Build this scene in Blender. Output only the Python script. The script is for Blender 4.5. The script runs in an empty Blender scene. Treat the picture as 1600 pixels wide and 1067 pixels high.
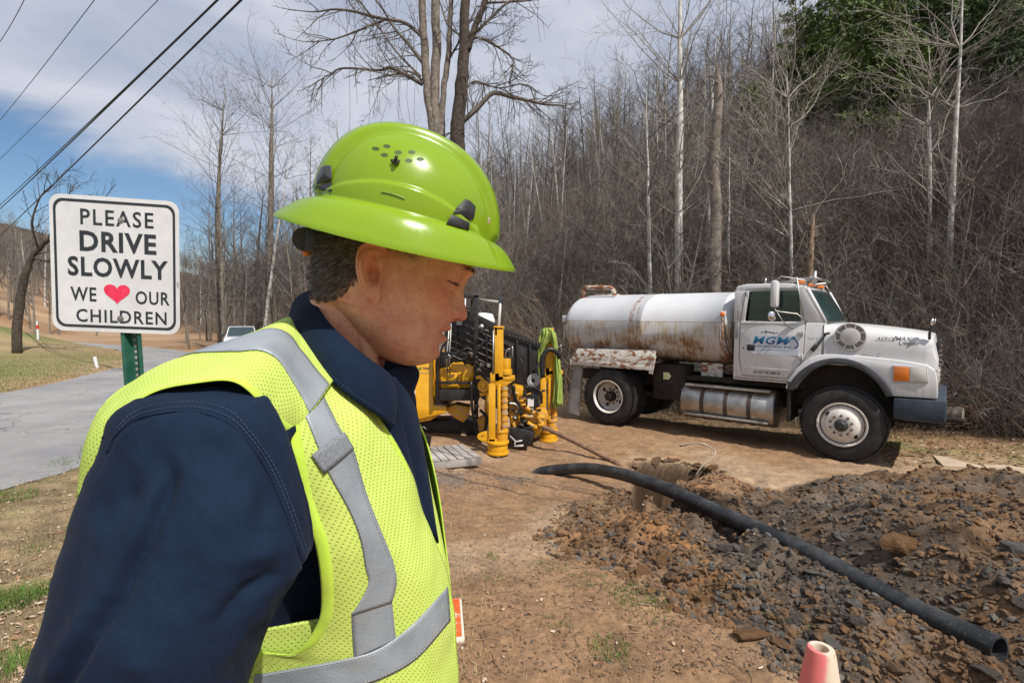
import bpy, math, random
import numpy as np
from mathutils import Vector, Matrix, Euler
from mathutils import noise as mnoise

S = bpy.context.scene
COL = S.collection
R_ = math.radians

# ---------------------------------------------------------------- camera
CAMZ = 1.55
PITCH = math.atan(36.5 / 800)
cam_d = bpy.data.cameras.new('camera')
cam_d.lens = 18.0
cam_d.sensor_width = 36.0
cam_d.clip_start = 0.02
cam_d.clip_end = 2000
cam = bpy.data.objects.new('camera', cam_d)
cam.location = (0, 0, CAMZ)
cam.rotation_euler = (math.pi / 2 - PITCH, 0, 0)
COL.objects.link(cam)
S.camera = cam

# ---------------------------------------------------------------- sun and sky
SUN_EL = R_(53)
SUN_H = Vector((0.66, -0.75, 0)).normalized()      # towards the sun, on the ground plane
SUN_D = Vector((SUN_H.x * math.cos(SUN_EL), SUN_H.y * math.cos(SUN_EL), math.sin(SUN_EL)))
sl = bpy.data.lights.new('sun', 'SUN')
sl.energy = 4.9
sl.angle = R_(0.5)
sl.color = (1.0, 0.95, 0.87)
so = bpy.data.objects.new('sun', sl)
so.rotation_euler = SUN_D.to_track_quat('Z', 'Y').to_euler()
so.location = (5, -5, 20)
COL.objects.link(so)

W = bpy.data.worlds.new('World')
S.world = W
W.use_nodes = True
nt = W.node_tree
nt.nodes.clear()
N = nt.nodes.new
L = nt.links.new
out = N('ShaderNodeOutputWorld')
sky = N('ShaderNodeTexSky')
sky.sky_type = 'NISHITA'
sky.sun_disc = False
sky.sun_elevation = SUN_EL
sky.sun_rotation = math.atan2(SUN_H.x, SUN_H.y)
sky.air_density = 1.0
sky.dust_density = 0.6
sky.ozone_density = 2.0
bg1 = N('ShaderNodeBackground'); bg1.inputs['Strength'].default_value = 0.10
bg2 = N('ShaderNodeBackground'); bg2.inputs['Strength'].default_value = 1.0
tc = N('ShaderNodeTexCoord')
dot = N('ShaderNodeVectorMath'); dot.operation = 'DOT_PRODUCT'
v1 = Vector((-1.0, 1.0, 0.40)); v2 = Vector((-0.60, 1.0, 0.245))
cn = v1.cross(v2).normalized()
if cn.z < 0: cn = -cn
dot.inputs[1].default_value = cn
L(tc.outputs['Generated'], dot.inputs[0])
mp = N('ShaderNodeMapping'); mp.inputs['Scale'].default_value = (1.6, 1.6, 5.0); mp.inputs['Rotation'].default_value = (0.5, 0.25, 0.3)
L(tc.outputs['Generated'], mp.inputs['Vector'])
nz = N('ShaderNodeTexNoise'); nz.inputs['Scale'].default_value = 1.6; nz.inputs['Detail'].default_value = 9; nz.inputs['Roughness'].default_value = 0.56
nz.inputs['Distortion'].default_value = 0.5
L(mp.outputs[0], nz.inputs['Vector'])
m1 = N('ShaderNodeMath'); m1.operation = 'MULTIPLY_ADD'; m1.inputs[1].default_value = 0.26; m1.inputs[2].default_value = -0.13
L(nz.outputs['Fac'], m1.inputs[0])
m2 = N('ShaderNodeMath'); m2.operation = 'ADD'
L(dot.outputs['Value'], m2.inputs[0]); L(m1.outputs[0], m2.inputs[1])
mr = N('ShaderNodeMapRange'); mr.interpolation_type = 'SMOOTHSTEP'
mr.inputs['From Min'].default_value = -0.035; mr.inputs['From Max'].default_value = 0.06
mr.inputs['To Max'].default_value = 0.93
L(m2.outputs[0], mr.inputs['Value'])
cr = N('ShaderNodeValToRGB')
cr.color_ramp.elements[0].position = 0.30; cr.color_ramp.elements[0].color = (0.38, 0.435, 0.56, 1)
cr.color_ramp.elements[1].position = 0.66; cr.color_ramp.elements[1].color = (0.69, 0.71, 0.775, 1)
L(nz.outputs['Fac'], cr.inputs['Fac'])
L(cr.outputs['Color'], bg2.inputs['Color'])
hs = N('ShaderNodeHueSaturation'); hs.inputs['Saturation'].default_value = 1.15
L(sky.outputs['Color'], hs.inputs['Color'])
L(hs.outputs['Color'], bg1.inputs['Color'])
mx = N('ShaderNodeMixShader')
L(mr.outputs['Result'], mx.inputs['Fac']); L(bg1.outputs[0], mx.inputs[1]); L(bg2.outputs[0], mx.inputs[2])
L(mx.outputs[0], out.inputs['Surface'])

S.view_settings.view_transform = 'Standard'
S.view_settings.look = 'None'
S.view_settings.exposure = 0.10
S.view_settings.gamma = 1
S.view_settings.use_curve_mapping = False
S.render.engine = 'CYCLES'
S.cycles.max_bounces = 6
S.cycles.transparent_max_bounces = 8

# ---------------------------------------------------------------- helpers
def pray(px, py):
    a = (px - 800) / 800.0
    b = -(py - 533.5) / 800.0
    return Vector((a, math.cos(PITCH) + b * math.sin(PITCH), -math.sin(PITCH) + b * math.cos(PITCH)))

def P(px, py, Y):
    """world point seen at photograph pixel (px, py) at distance Y in front of the camera"""
    r = pray(px, py)
    t = Y / r.y
    return Vector((r.x * t, Y, CAMZ + r.z * t))

def PZ(px, py, z):
    r = pray(px, py)
    t = (z - CAMZ) / r.z
    return Vector((r.x * t, r.y * t, z))

def sst(a, b, x):
    t = np.clip((x - a) / (b - a), 0, 1)
    return t * t * (3 - 2 * t)

def mat(name, color=(0.5, 0.5, 0.5), rough=0.6, metal=0.0, var=0.0, vscale=8.0, color2=None, bump=0.0, bscale=40.0,
        spec=0.5, coat=0.0, detail=6, lo=0.35, hi=0.65, attr=None, transl=0.0, coords='Object', bdist=0.01, sheen=0.0):
    m = bpy.data.materials.new(name)
    m.use_nodes = True
    t = m.node_tree
    b = t.nodes['Principled BSDF']
    b.inputs['Base Color'].default_value = (*color, 1)
    b.inputs['Roughness'].default_value = rough
    b.inputs['Metallic'].default_value = metal
    b.inputs['Specular IOR Level'].default_value = spec
    b.inputs['Coat Weight'].default_value = coat
    if sheen:
        b.inputs['Sheen Weight'].default_value = sheen
    tcn = t.nodes.new('ShaderNodeTexCoord')
    last = None
    if color2 is not None or var:
        nn = t.nodes.new('ShaderNodeTexNoise')
        nn.inputs['Scale'].default_value = vscale
        nn.inputs['Detail'].default_value = detail
        nn.inputs['Roughness'].default_value = 0.62
        t.links.new(tcn.outputs[coords], nn.inputs['Vector'])
        rp = t.nodes.new('ShaderNodeValToRGB')
        c2 = color2 if color2 is not None else tuple(c * (1 + var) for c in color)
        c1 = color if color2 is not None else tuple(c * (1 - var) for c in color)
        rp.color_ramp.elements[0].position = lo; rp.color_ramp.elements[0].color = (*c1, 1)
        rp.color_ramp.elements[1].position = hi; rp.color_ramp.elements[1].color = (*c2, 1)
        t.links.new(nn.outputs['Fac'], rp.inputs['Fac'])
        last = rp.outputs['Color']
        t.links.new(last, b.inputs['Base Color'])
    if attr:
        an = t.nodes.new('ShaderNodeVertexColor'); an.layer_name = attr
        if last is not None:
            mxn = t.nodes.new('ShaderNodeMix'); mxn.data_type = 'RGBA'; mxn.blend_type = 'MULTIPLY'
            mxn.inputs['Factor'].default_value = 1.0
            t.links.new(last, mxn.inputs['A']); t.links.new(an.outputs['Color'], mxn.inputs['B'])
            t.links.new(mxn.outputs['Result'], b.inputs['Base Color'])
        else:
            t.links.new(an.outputs['Color'], b.inputs['Base Color'])
    if bump:
        bn = t.nodes.new('ShaderNodeTexNoise')
        bn.inputs['Scale'].default_value = bscale
        bn.inputs['Detail'].default_value = 8
        bn.inputs['Roughness'].default_value = 0.7
        t.links.new(tcn.outputs[coords], bn.inputs['Vector'])
        bp = t.nodes.new('ShaderNodeBump')
        bp.inputs['Strength'].default_value = bump
        bp.inputs['Distance'].default_value = bdist
        t.links.new(bn.outputs['Fac'], bp.inputs['Height'])
        t.links.new(bp.outputs[0], b.inputs['Normal'])
    return m

class MB:
    """collects faces; build() links them as one mesh object"""
    def __init__(self):
        self.v = []; self.f = []; self.m = []; self.uv = None; self.xf = None
    def add(self, vs, fs, mi=0):
        o = len(self.v)
        if self.xf is not None:
            vs = [self.xf @ Vector(q) for q in vs]
        self.v.extend([tuple(q) for q in vs])
        self.f.extend([tuple(i + o for i in q) for q in fs])
        self.m.extend([mi] * len(fs))
        return self
    def box(self, c, s, rot=None, mi=0, taper=None):
        hx, hy, hz = s[0] / 2, s[1] / 2, s[2] / 2
        vs = []
        for z in (-1, 1):
            k = 1 if (z < 0 or taper is None) else taper
            for x, y in ((-1, -1), (1, -1), (1, 1), (-1, 1)):
                vs.append(Vector((x * hx * k, y * hy * k, z * hz)))
        if rot is not None:
            e = rot if isinstance(rot, Matrix) else Euler(rot).to_matrix()
            vs = [e @ q for q in vs]
        vs = [q + Vector(c) for q in vs]
        return self.add(vs, [(3, 2, 1, 0), (4, 5, 6, 7), (0, 1, 5, 4), (1, 2, 6, 5), (2, 3, 7, 6), (3, 0, 4, 7)], mi)
    def beam(self, a, b, w, h, mi=0, up=(0, 0, 1)):
        a = Vector(a); b = Vector(b); d = b - a; ln = d.length; d.normalize()
        u = Vector(up)
        if abs(d.dot(u)) > 0.98: u = Vector((1, 0, 0))
        s = d.cross(u).normalized(); t = s.cross(d).normalized()
        M = Matrix((d, s, t)).transposed()
        return self.box((a + b) / 2, (ln, w, h), M, mi)
    def tube(self, pts, rad, n=8, mi=0, caps=True, flat=1.0):
        pts = [Vector(q) for q in pts]
        k = len(pts)
        if not hasattr(rad, '__len__'): rad = [rad] * k
        vs = []; fs = []
        d0 = (pts[1] - pts[0]).normalized()
        ref = Vector((0, 0, 1)) if abs(d0.z) < 0.9 else Vector((1, 0, 0))
        s = d0.cross(ref).normalized()
        for i in range(k):
            if i == 0: d = pts[1] - pts[0]
            elif i == k - 1: d = pts[-1] - pts[-2]
            else: d = pts[i + 1] - pts[i - 1]
            if d.length < 1e-9: d = Vector((0, 0, 1))
            d.normalize()
            s = (s - d * s.dot(d))
            if s.length < 1e-6: s = d.orthogonal()
            s.normalize(); t = d.cross(s)
            for j in range(n):
                a = 2 * math.pi * j / n
                vs.append(pts[i] + s * (math.cos(a) * rad[i]) + t * (math.sin(a) * rad[i] * flat))
        for i in range(k - 1):
            for j in range(n):
                j2 = (j + 1) % n
                fs.append((i * n + j, i * n + j2, (i + 1) * n + j2, (i + 1) * n + j))
        if caps:
            fs.append(tuple(range(n - 1, -1, -1)))
            fs.append(tuple((k - 1) * n + j for j in range(n)))
        return self.add(vs, fs, mi)
    def cyl(self, a, b, r0, r1=None, n=16, mi=0, caps=True):
        return self.tube([a, b], [r0, r0 if r1 is None else r1], n, mi, caps)
    def lathe(self, prof, axis_o, axis_d, n=32, mi=0, closed=False):
        """prof: list of (distance along axis, radius)"""
        o = Vector(axis_o); d = Vector(axis_d).normalized()
        s = d.orthogonal().normalized(); t = d.cross(s)
        vs = []; fs = []
        k = len(prof)
        for (h, r) in prof:
            for j in range(n):
                a = 2 * math.pi * j / n
                vs.append(o + d * h + (s * math.cos(a) + t * math.sin(a)) * max(r, 1e-5))
        for i in range(k - 1 + (1 if closed else 0)):
            i2 = (i + 1) % k
            for j in range(n):
                j2 = (j + 1) % n
                fs.append((i * n + j, i * n + j2, i2 * n + j2, i2 * n + j))
        return self.add(vs, fs, mi)
    def rings(self, rs, mi=0, closed=True, caps=False):
        n = len(rs[0]); vs = [q for r in rs for q in r]; fs = []
        for i in range(len(rs) - 1):
            for j in range(n if closed else n - 1):
                j2 = (j + 1) % n
                fs.append((i * n + j, i * n + j2, (i + 1) * n + j2, (i + 1) * n + j))
        if caps:
            fs.append(tuple(range(n - 1, -1, -1)))
            fs.append(tuple((len(rs) - 1) * n + j for j in range(n)))
        return self.add(vs, fs, mi)
    def prism(self, pts2, fn, d0, d1, mi=0):
        """outline pts2 extruded: fn(x, y, depth) -> 3-D point"""
        n = len(pts2)
        vs = [fn(x, y, d0) for x, y in pts2] + [fn(x, y, d1) for x, y in pts2]
        fs = [tuple(range(n)), tuple(range(2 * n - 1, n - 1, -1))]
        for j in range(n):
            j2 = (j + 1) % n
            fs.append((j2, j, n + j, n + j2))
        return self.add(vs, fs, mi)
    def build(self, name, mats, parent=None, smooth=False, bevel=0.0, world=False, weld=False, autosm=None, bseg=2):
        me = bpy.data.meshes.new(name)
        me.from_pydata(self.v, [], self.f)
        if not isinstance(mats, (list, tuple)): mats = [mats]
        for q in mats: me.materials.append(q)
        if len(mats) > 1: me.polygons.foreach_set('material_index', self.m)
        import bmesh
        bm = bmesh.new(); bm.from_mesh(me)
        if weld: bmesh.ops.remove_doubles(bm, verts=bm.verts, dist=1e-5)
        bmesh.ops.recalc_face_normals(bm, faces=bm.faces)
        if bevel > 0:
            es = [e for e in bm.edges if len(e.link_faces) == 2 and e.calc_face_angle(0) > 0.6]
            bmesh.ops.bevel(bm, geom=es, offset=bevel, segments=bseg, affect='EDGES', profile=0.5, clamp_overlap=True)
            smooth = True
            if autosm is None: autosm = 40
        for f in bm.faces: f.smooth = smooth
        if smooth and autosm is not None:
            a = R_(autosm)
            for e in bm.edges:
                if len(e.link_faces) == 2 and e.calc_face_angle(0) > a: e.smooth = False
        bm.to_mesh(me); bm.free()
        return link(name, me, parent, world)

def link(name, me, parent=None, world=False):
    o = bpy.data.objects.new(name, me)
    COL.objects.link(o)
    if parent is not None:
        o.parent = parent
        if world: o.matrix_parent_inverse = parent.matrix_basis.inverted()
    return o

def tag(o, label=None, cat=None, group=None, kind=None):
    if label: o['label'] = label
    if cat: o['category'] = cat
    if group: o['group'] = group
    if kind: o['kind'] = kind
    return o

def thing(name, label, cat, loc=(0, 0, 0), rot=(0, 0, 0), group=None):
    o = bpy.data.objects.new(name, None)
    o.empty_display_size = 0.2
    COL.objects.link(o)
    o.location = loc; o.rotation_euler = rot
    o.matrix_basis = Matrix.LocRotScale(Vector(loc), Euler(rot), Vector((1, 1, 1)))
    return tag(o, label, cat, group)

def npmesh(name, V, F, mats, parent=None, smooth=True, colors=None, world=False, cname='tint', uv=None):
    me = bpy.data.meshes.new(name)
    V = np.asarray(V, dtype=np.float32); F = np.asarray(F, dtype=np.int32)
    k = F.shape[1]
    me.vertices.add(len(V)); me.vertices.foreach_set('co', V.ravel())
    me.loops.add(F.size); me.loops.foreach_set('vertex_index', F.ravel())
    me.polygons.add(len(F)); me.polygons.foreach_set('loop_start', np.arange(0, F.size, k, dtype=np.int32))
    me.update(calc_edges=True)
    me.polygons.foreach_set('use_smooth', np.full(len(F), smooth))
    if colors is not None:
        ca = me.color_attributes.new(cname, 'FLOAT_COLOR', 'POINT')
        C = np.ones((len(V), 4), dtype=np.float32); C[:, :colors.shape[1]] = colors
        ca.data.foreach_set('color', C.ravel())
    if uv is not None:
        ul = me.uv_layers.new(name='UVMap')
        ul.data.foreach_set('uv', np.asarray(uv, dtype=np.float32)[F.ravel()].ravel())
    if not isinstance(mats, (list, tuple)): mats = [mats]
    for q in mats: me.materials.append(q)
    me.validate()
    return link(name, me, parent, world)

def catmull(pts, n=8):
    pts = [np.array(q, dtype=float) for q in pts]
    q = [2 * pts[0] - pts[1]] + pts + [2 * pts[-1] - pts[-2]]
    o = []
    for i in range(1, len(q) - 2):
        for k in range(n):
            t = k / n
            a, b, c, d = q[i - 1], q[i], q[i + 1], q[i + 2]
            o.append(0.5 * ((2 * b) + (-a + c) * t + (2 * a - 5 * b + 4 * c - d) * t * t + (-a + 3 * b - 3 * c + d) * t ** 3))
    o.append(pts[-1])
    return o
class NG:
    """small wrapper to write node materials shortly"""
    def __init__(s, name, rough=0.5, spec=0.5, metal=0.0, coat=0.0):
        s.m = bpy.data.materials.new(name); s.m.use_nodes = True
        s.t = s.m.node_tree; s.b = s.t.nodes['Principled BSDF']
        s.b.inputs['Roughness'].default_value = rough; s.b.inputs['Specular IOR Level'].default_value = spec
        s.b.inputs['Metallic'].default_value = metal; s.b.inputs['Coat Weight'].default_value = coat
        s.tc = s.t.nodes.new('ShaderNodeTexCoord')
    def L(s, a, b): s.t.links.new(a, b)
    def set(s, sock, v):
        if hasattr(v, 'is_output'): s.L(v, sock)
        else: sock.default_value = v
    def map(s, scale=(1, 1, 1), loc=(0, 0, 0), rot=(0, 0, 0), coords='Object'):
        n = s.t.nodes.new('ShaderNodeMapping'); n.inputs['Scale'].default_value = scale; n.inputs['Location'].default_value = loc; n.inputs['Rotation'].default_value = rot
        s.L(s.tc.outputs[coords], n.inputs['Vector']); return n.outputs[0]
    def noise(s, v, sc=5, det=6, ro=0.6, dist=0):
        n = s.t.nodes.new('ShaderNodeTexNoise'); n.inputs['Scale'].default_value = sc; n.inputs['Detail'].default_value = det
        n.inputs['Roughness'].default_value = ro; n.inputs['Distortion'].default_value = dist; s.L(v, n.inputs['Vector']); return n.outputs['Fac']
    def rng(s, v, a, b, c=0, d=1, smooth=True):
        n = s.t.nodes.new('ShaderNodeMapRange'); n.interpolation_type = 'SMOOTHSTEP' if smooth else 'LINEAR'
        s.set(n.inputs['Value'], v); n.inputs['From Min'].default_value = a; n.inputs['From Max'].default_value = b
        n.inputs['To Min'].default_value = c; n.inputs['To Max'].default_value = d; return n.outputs['Result']
    def math(s, op, a, b=0.0, c=None):
        n = s.t.nodes.new('ShaderNodeMath'); n.operation = op; s.set(n.inputs[0], a); s.set(n.inputs[1], b)
        if c is not None: s.set(n.inputs[2], c)
        return n.outputs[0]
    def mix(s, f, a, b, mode='MIX'):
        n = s.t.nodes.new('ShaderNodeMix'); n.data_type = 'RGBA'; n.blend_type = mode
        s.set(n.inputs['Factor'], f)
        for k, v in (('A', a), ('B', b)):
            if hasattr(v, 'is_output'): s.L(v, n.inputs[k])
            else: n.inputs[k].default_value = (*v, 1)
        return n.outputs['Result']
    def xyz(s, v=None):
        n = s.t.nodes.new('ShaderNodeSeparateXYZ'); s.L(v if v is not None else s.tc.outputs['Object'], n.inputs[0]); return n.outputs
    def color(s, v): s.set(s.b.inputs['Base Color'], v if hasattr(v, 'is_output') else (*v, 1)); return s
    def rough(s, v): s.set(s.b.inputs['Roughness'], v); return s
    def bump(s, v, st=0.5, dist=0.01):
        n = s.t.nodes.new('ShaderNodeBump'); n.inputs['Strength'].default_value = st; n.inputs['Distance'].default_value = dist
        s.L(v, n.inputs['Height']); s.L(n.outputs[0], s.b.inputs['Normal']); return s

_txt_cache = {}
def text_geo(string, shear=0.0, offset=0.0, space=1.0):
    key = (string, shear, offset, space)
    if key not in _txt_cache:
        cu = bpy.data.curves.new('lettering', 'FONT'); cu.body = string; cu.shear = shear; cu.offset = offset; cu.space_character = space
        cu.resolution_u = 3; cu.fill_mode = 'BOTH'
        o = bpy.data.objects.new('lettering', cu); COL.objects.link(o)
        dg = bpy.context.evaluated_depsgraph_get(); me = bpy.data.meshes.new_from_object(o.evaluated_get(dg))
        V_ = np.array([v.co[:] for v in me.vertices]); F_ = [tuple(p.vertices) for p in me.polygons]
        bpy.data.objects.remove(o); bpy.data.curves.remove(cu); bpy.data.meshes.remove(me)
        V_[:, :2] -= V_[:, :2].min(0); V_[:, :2] /= V_[:, :2].max(0)
        _txt_cache[key] = (V_, F_)
    return _txt_cache[key]
def lettering(mb, string, fn, x0, y0, w, h, d=0.0, shear=0.0, offset=0.0, mi=0, sx=0.0, space=1.0):
    """text stretched into the box x0..x0+w, y0..y0+h of a surface: fn(x, y, d)"""
    V_, F_ = text_geo(string, shear, offset, space)
    vs = [Vector(fn(x0 + v[0] * w + sx * v[1], y0 + v[1] * h, d)) for v in V_]
    mb.add(vs, F_, mi)
# ================================================================ TERRAIN
rng = np.random.default_rng(7)
def vnoise(x, y, s, seed=0):
    """smooth value noise, vectorised"""
    x = np.asarray(x, float) * s + seed * 17.13; y = np.asarray(y, float) * s + seed * 9.71
    xi = np.floor(x).astype(np.int64); yi = np.floor(y).astype(np.int64)
    fx = x - xi; fy = y - yi
    fx = fx * fx * (3 - 2 * fx); fy = fy * fy * (3 - 2 * fy)
    def h(a, b):
        n = (a * 374761393 + b * 668265263 + seed * 1442695041) & 0xffffffff
        n = ((n ^ (n >> 13)) * 1274126177) & 0xffffffff
        return ((n ^ (n >> 16)) & 0xffff) / 65535.0
    return (h(xi, yi) * (1 - fx) + h(xi + 1, yi) * fx) * (1 - fy) + (h(xi, yi + 1) * (1 - fx) + h(xi + 1, yi + 1) * fx) * fy
def fbm(x, y, s, o=4, seed=0, g=0.5):
    t = 0; a = 1; n = 0
    for i in range(o):
        t = t + a * (vnoise(x, y, s * 2 ** i, seed + i) - 0.5); n += a; a *= g
    return t / n * 2
def polydist(x, y, pts):
    """signed distance to a polyline (positive to the right of its direction)"""
    best = np.full(np.shape(x), 1e9); sg = np.ones(np.shape(x)); par = np.zeros(np.shape(x))
    for i in range(len(pts) - 1):
        ax, ay = pts[i]; bx, by = pts[i + 1]
        dx, dy = bx - ax, by - ay; l2 = dx * dx + dy * dy
        lo = -9e9 if i == 0 else 0; hi = 9e9 if i == len(pts) - 2 else 1
        t = np.clip(((x - ax) * dx + (y - ay) * dy) / l2, lo, hi)
        d = np.hypot(x - ax - t * dx, y - ay - t * dy)
        c = (x - ax) * dy - (y - ay) * dx
        k = d < best - 1e-9
        sg = np.where(k, np.sign(c), sg); par = np.where(k, i + np.clip(t, 0, 1), par); best = np.where(k, d, best)
    return best * sg, par
FOOT = [(30, -9.0), (8.9, 8.6), (3.2, 13.2), (-4, 22), (-13, 33), (-30, 58), (-75, 108), (-170, 160)]
ROAD_N = [(-3.6, -3.0), (-4.6, 2.2), (-4.7, 4.6), (-4.85, 6.0), (-6.9, 10.0), (-11.0, 18.5), (-16.0, 26.5), (-24, 36), (-40, 47), (-70, 62)]
ROAD_F = [(-16, -6.0), (-13.4, 3.0), (-12.0, 9.0), (-11.2, 11.2), (-12.2, 14.6), (-14.3, 19.5), (-18.5, 25.2), (-27.0, 33.0), (-42, 42), (-72, 56)]
# the heaps and the pit of the dig, as polygons on the ground
def inpoly(x, y, poly):
    r = np.zeros(np.shape(x), bool); n = len(poly); j = n - 1
    for i in range(n):
        xi, yi = poly[i]; xj, yj = poly[j]
        c = ((yi > y) != (yj > y)) & (x < (xj - xi) * (y - yi) / (yj - yi + 1e-12) + xi)
        r ^= c; j = i
    return r
def polyline_ud(x, y, pts):
    best = np.full(np.shape(x), 1e9)
    n = len(pts)
    for i in range(n):
        ax, ay = pts[i]; bx, by = pts[(i + 1) % n]
        dx, dy = bx - ax, by - ay; l2 = dx * dx + dy * dy + 1e-12
        t = np.clip(((x - ax) * dx + (y - ay) * dy) / l2, 0, 1)
        best = np.minimum(best, np.hypot(x - ax - t * dx, y - ay - t * dy))
    return best
def sdpoly(x, y, pts):
    return polyline_ud(x, y, pts) * np.where(inpoly(x, y, pts), 1, -1)
PIPE_PX = [(827, 742, 6.62), (848, 737, 6.58), (880, 733, 6.42), (920, 732, 6.12), (960, 738, 5.72), (1000, 749, 5.32), (1050, 767, 4.88), (1110, 795, 4.42), (1180, 826, 3.95), (1260, 863, 3.5), (1340, 906, 3.12), (1420, 950, 2.80), (1500, 988, 2.54), (1562, 1016, 2.38)]
PIPE3 = np.array([P(*q)[:] for q in PIPE_PX])
def base_h(x, y):
    x = np.asarray(x, float); y = np.asarray(y, float)
    z = -0.46 * sst(2.2, 7.0, y) * sst(-5.5, 0.5, x)
    z = z - 0.10 * sst(2, 9, y) * sst(-1, -6, x) - 0.60 * sst(19, 33, y)
    return z
def gp(px, py, z):
    q = PZ(px, py, z); return (q.x, q.y)
DARK = [gp(1175, 765, -.3), gp(1260, 745, -.35), gp(1380, 738, -.35), gp(1500, 742, -.35), gp(1700, 765, -.3), gp(1900, 860, -.2), gp(1900, 1100, -.1), gp(1500, 1150, -.05), gp(1230, 1090, -.05),
        gp(1190, 1010, -.08), gp(1080, 900, -.15), gp(1060, 860, -.2), gp(1120, 800, -.25)]
BROWN = [gp(865, 845, -.15), gp(900, 790, -.25), gp(985, 765, -.3), gp(1050, 740, -.35), gp(1180, 742, -.35), gp(1200, 800, -.25), gp(1130, 860, -.2), gp(1200, 960, -.1), gp(1240, 1010, -.1), gp(1180, 1010, -.1), gp(1050, 965, -.12), gp(980, 905, -.15), gp(900, 880, -.15)]
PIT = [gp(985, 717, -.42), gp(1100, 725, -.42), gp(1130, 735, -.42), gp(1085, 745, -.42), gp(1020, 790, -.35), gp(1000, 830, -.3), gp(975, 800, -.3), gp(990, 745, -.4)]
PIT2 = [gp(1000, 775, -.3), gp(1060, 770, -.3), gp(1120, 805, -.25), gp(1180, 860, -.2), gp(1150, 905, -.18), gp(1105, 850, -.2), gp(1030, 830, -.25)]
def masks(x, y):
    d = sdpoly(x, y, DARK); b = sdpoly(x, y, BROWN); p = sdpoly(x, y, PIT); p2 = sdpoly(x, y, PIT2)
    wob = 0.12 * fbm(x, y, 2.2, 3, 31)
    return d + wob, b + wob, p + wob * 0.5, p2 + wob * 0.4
def height(x, y, fine=True):
    x = np.asarray(x, float); y = np.asarray(y, float)
    z = base_h(x, y)
    sd, par = polydist(x, y, FOOT)
    d = np.maximum(sd, 0)
    k = 0.70 - 0.38 * sst(3.6, 6.0, par)
    cap = np.interp(par, [0.7, 1.3, 2.0, 2.7], [14, 26, 52, 78]); k = k + np.interp(par, [0.9, 2.0], [.14, 0])
    hh = k * cap * (1 - np.exp(-d / cap)) * (0.35 + 0.65 * sst(0, 6, d))
    hh = hh * (1 + 0.10 * fbm(x, y, 0.03, 3, 3)) + 0.5 * sst(2, 10, d) * fbm(x, y, 0.15, 3, 5)
    z = z + hh
    # bank on the far left, and the rise beyond the field
    z = z + 2.3 * np.exp(-(((x + 30) / 6.0) ** 2 + ((y - 25) / 6) ** 2))
    z = z + 0.30 * np.maximum(0, -x - 0.45 * y - 26) * sst(-20, 20, y + 10)
    z = z - 0.55 * np.exp(-((sd + 1.0) / 0.9) ** 2) * sst(1.0, 2.0, par)       # ditch at the foot of the slope
    if fine:
        md, mb, mp_, mp2 = masks(x, y)
        z = z + 0.20 * sst(-0.05, 0.75, md) + 0.12 * sst(-0.03, 0.35, mb)
        z = z - 0.80 * sst(-0.02, 0.09, mp_) - 0.40 * sst(-0.02, 0.18, mp2) + 0.05 * fbm(x, y, 9, 4, 23, .6) * sst(-.15, .05, np.maximum(mp_, mp2))
        hm = np.maximum(sst(-0.1, 0.1, md), sst(-0.1, 0.1, mb))
        z = z + hm * (0.16 * fbm(x, y, 1.5, 3, 11) + 0.075 * fbm(x, y, 6.0, 4, 13, 0.6))
        # the ground passes under the pipe
        bd = np.full(np.shape(x), 1e9); bz = np.zeros(np.shape(x))
        for i in range(len(PIPE3) - 1):
            ax, ay, az = PIPE3[i]; bx, by, bz2 = PIPE3[i + 1]; dx, dy = bx - ax, by - ay
            t = np.clip(((x - ax) * dx + (y - ay) * dy) / (dx * dx + dy * dy), 0, 1); dd = np.hypot(x - ax - t * dx, y - ay - t * dy)
            k2 = dd < bd; bd = np.where(k2, dd, bd); bz = np.where(k2, az + t * (bz2 - az), bz)
        lim = bz - 0.085 + 0.9 * np.maximum(0, bd - 0.10)
        wq = sst(0, .75, hm) * (bd < 0.9); z = z * (1 - wq) + np.minimum(z, lim) * wq
        near = (x > -6) & (x < 10) & (y < 11)
        z = z + np.where(near, 0.030 * fbm(x, y, 1.8, 3, 17) + 0.022 * fbm(x, y, 8.0, 5, 19, 0.7), 0) 
    return z
def H(x, y):
    return float(height(np.array([x]), np.array([y]))[0])

def axis(lo, hi, dlo, dhi, step, g=1.09):
    c = list(np.arange(dlo, dhi + 1e-6, step))
    s = step; v = dhi
    while v < hi: s *= g; v += s; c.append(v)
    s = step; v = dlo; a = []
    while v > lo: s *= g; v -= s; a.append(v)
    return np.array(a[::-1] + c)
gx = axis(-420, 420, -3.4, 6.8, 0.024); gy = axis(-60, 460, 1.3, 8.6, 0.024)
X, Y = np.meshgrid(gx, gy)
Z = height(X, Y)
rn, _ = polydist(X, Y, ROAD_N); rf, _ = polydist(X, Y, ROAD_F)
# the road lies left of its near edge and right of its far edge
on_road = sst(-0.15, 0.35, np.minimum(-rn, rf))
Z = Z - 0.05 * on_road
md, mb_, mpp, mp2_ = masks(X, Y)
nrm = fbm(X, Y, 0.9, 4, 41)
fine_n = fbm(X, Y, 7, 3, 43)
dirt = np.array([0.262, 0.160, 0.092]); dirt2 = np.array([0.335, 0.238, 0.155]); darkr = np.array([0.115, 0.088, 0.068]); orange = np.array([0.27, 0.135, 0.055])
strw = np.array([0.285, 0.215, 0.125]); green = np.array([0.105, 0.135, 0.04]); leafl = np.array([0.065, 0.043, 0.028])
C = np.zeros(X.shape + (3,))
t = sst(-0.3, 0.4, nrm)[..., None]
C[:] = dirt * (1 - t) + dirt2 * t
mudp = np.exp(-(((X + 0.55) / 0.9) ** 2 + ((Y - 5.9) / 0.55) ** 2)) * sst(-.2, .3, fbm(X, Y, 3, 3, 47))
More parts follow.
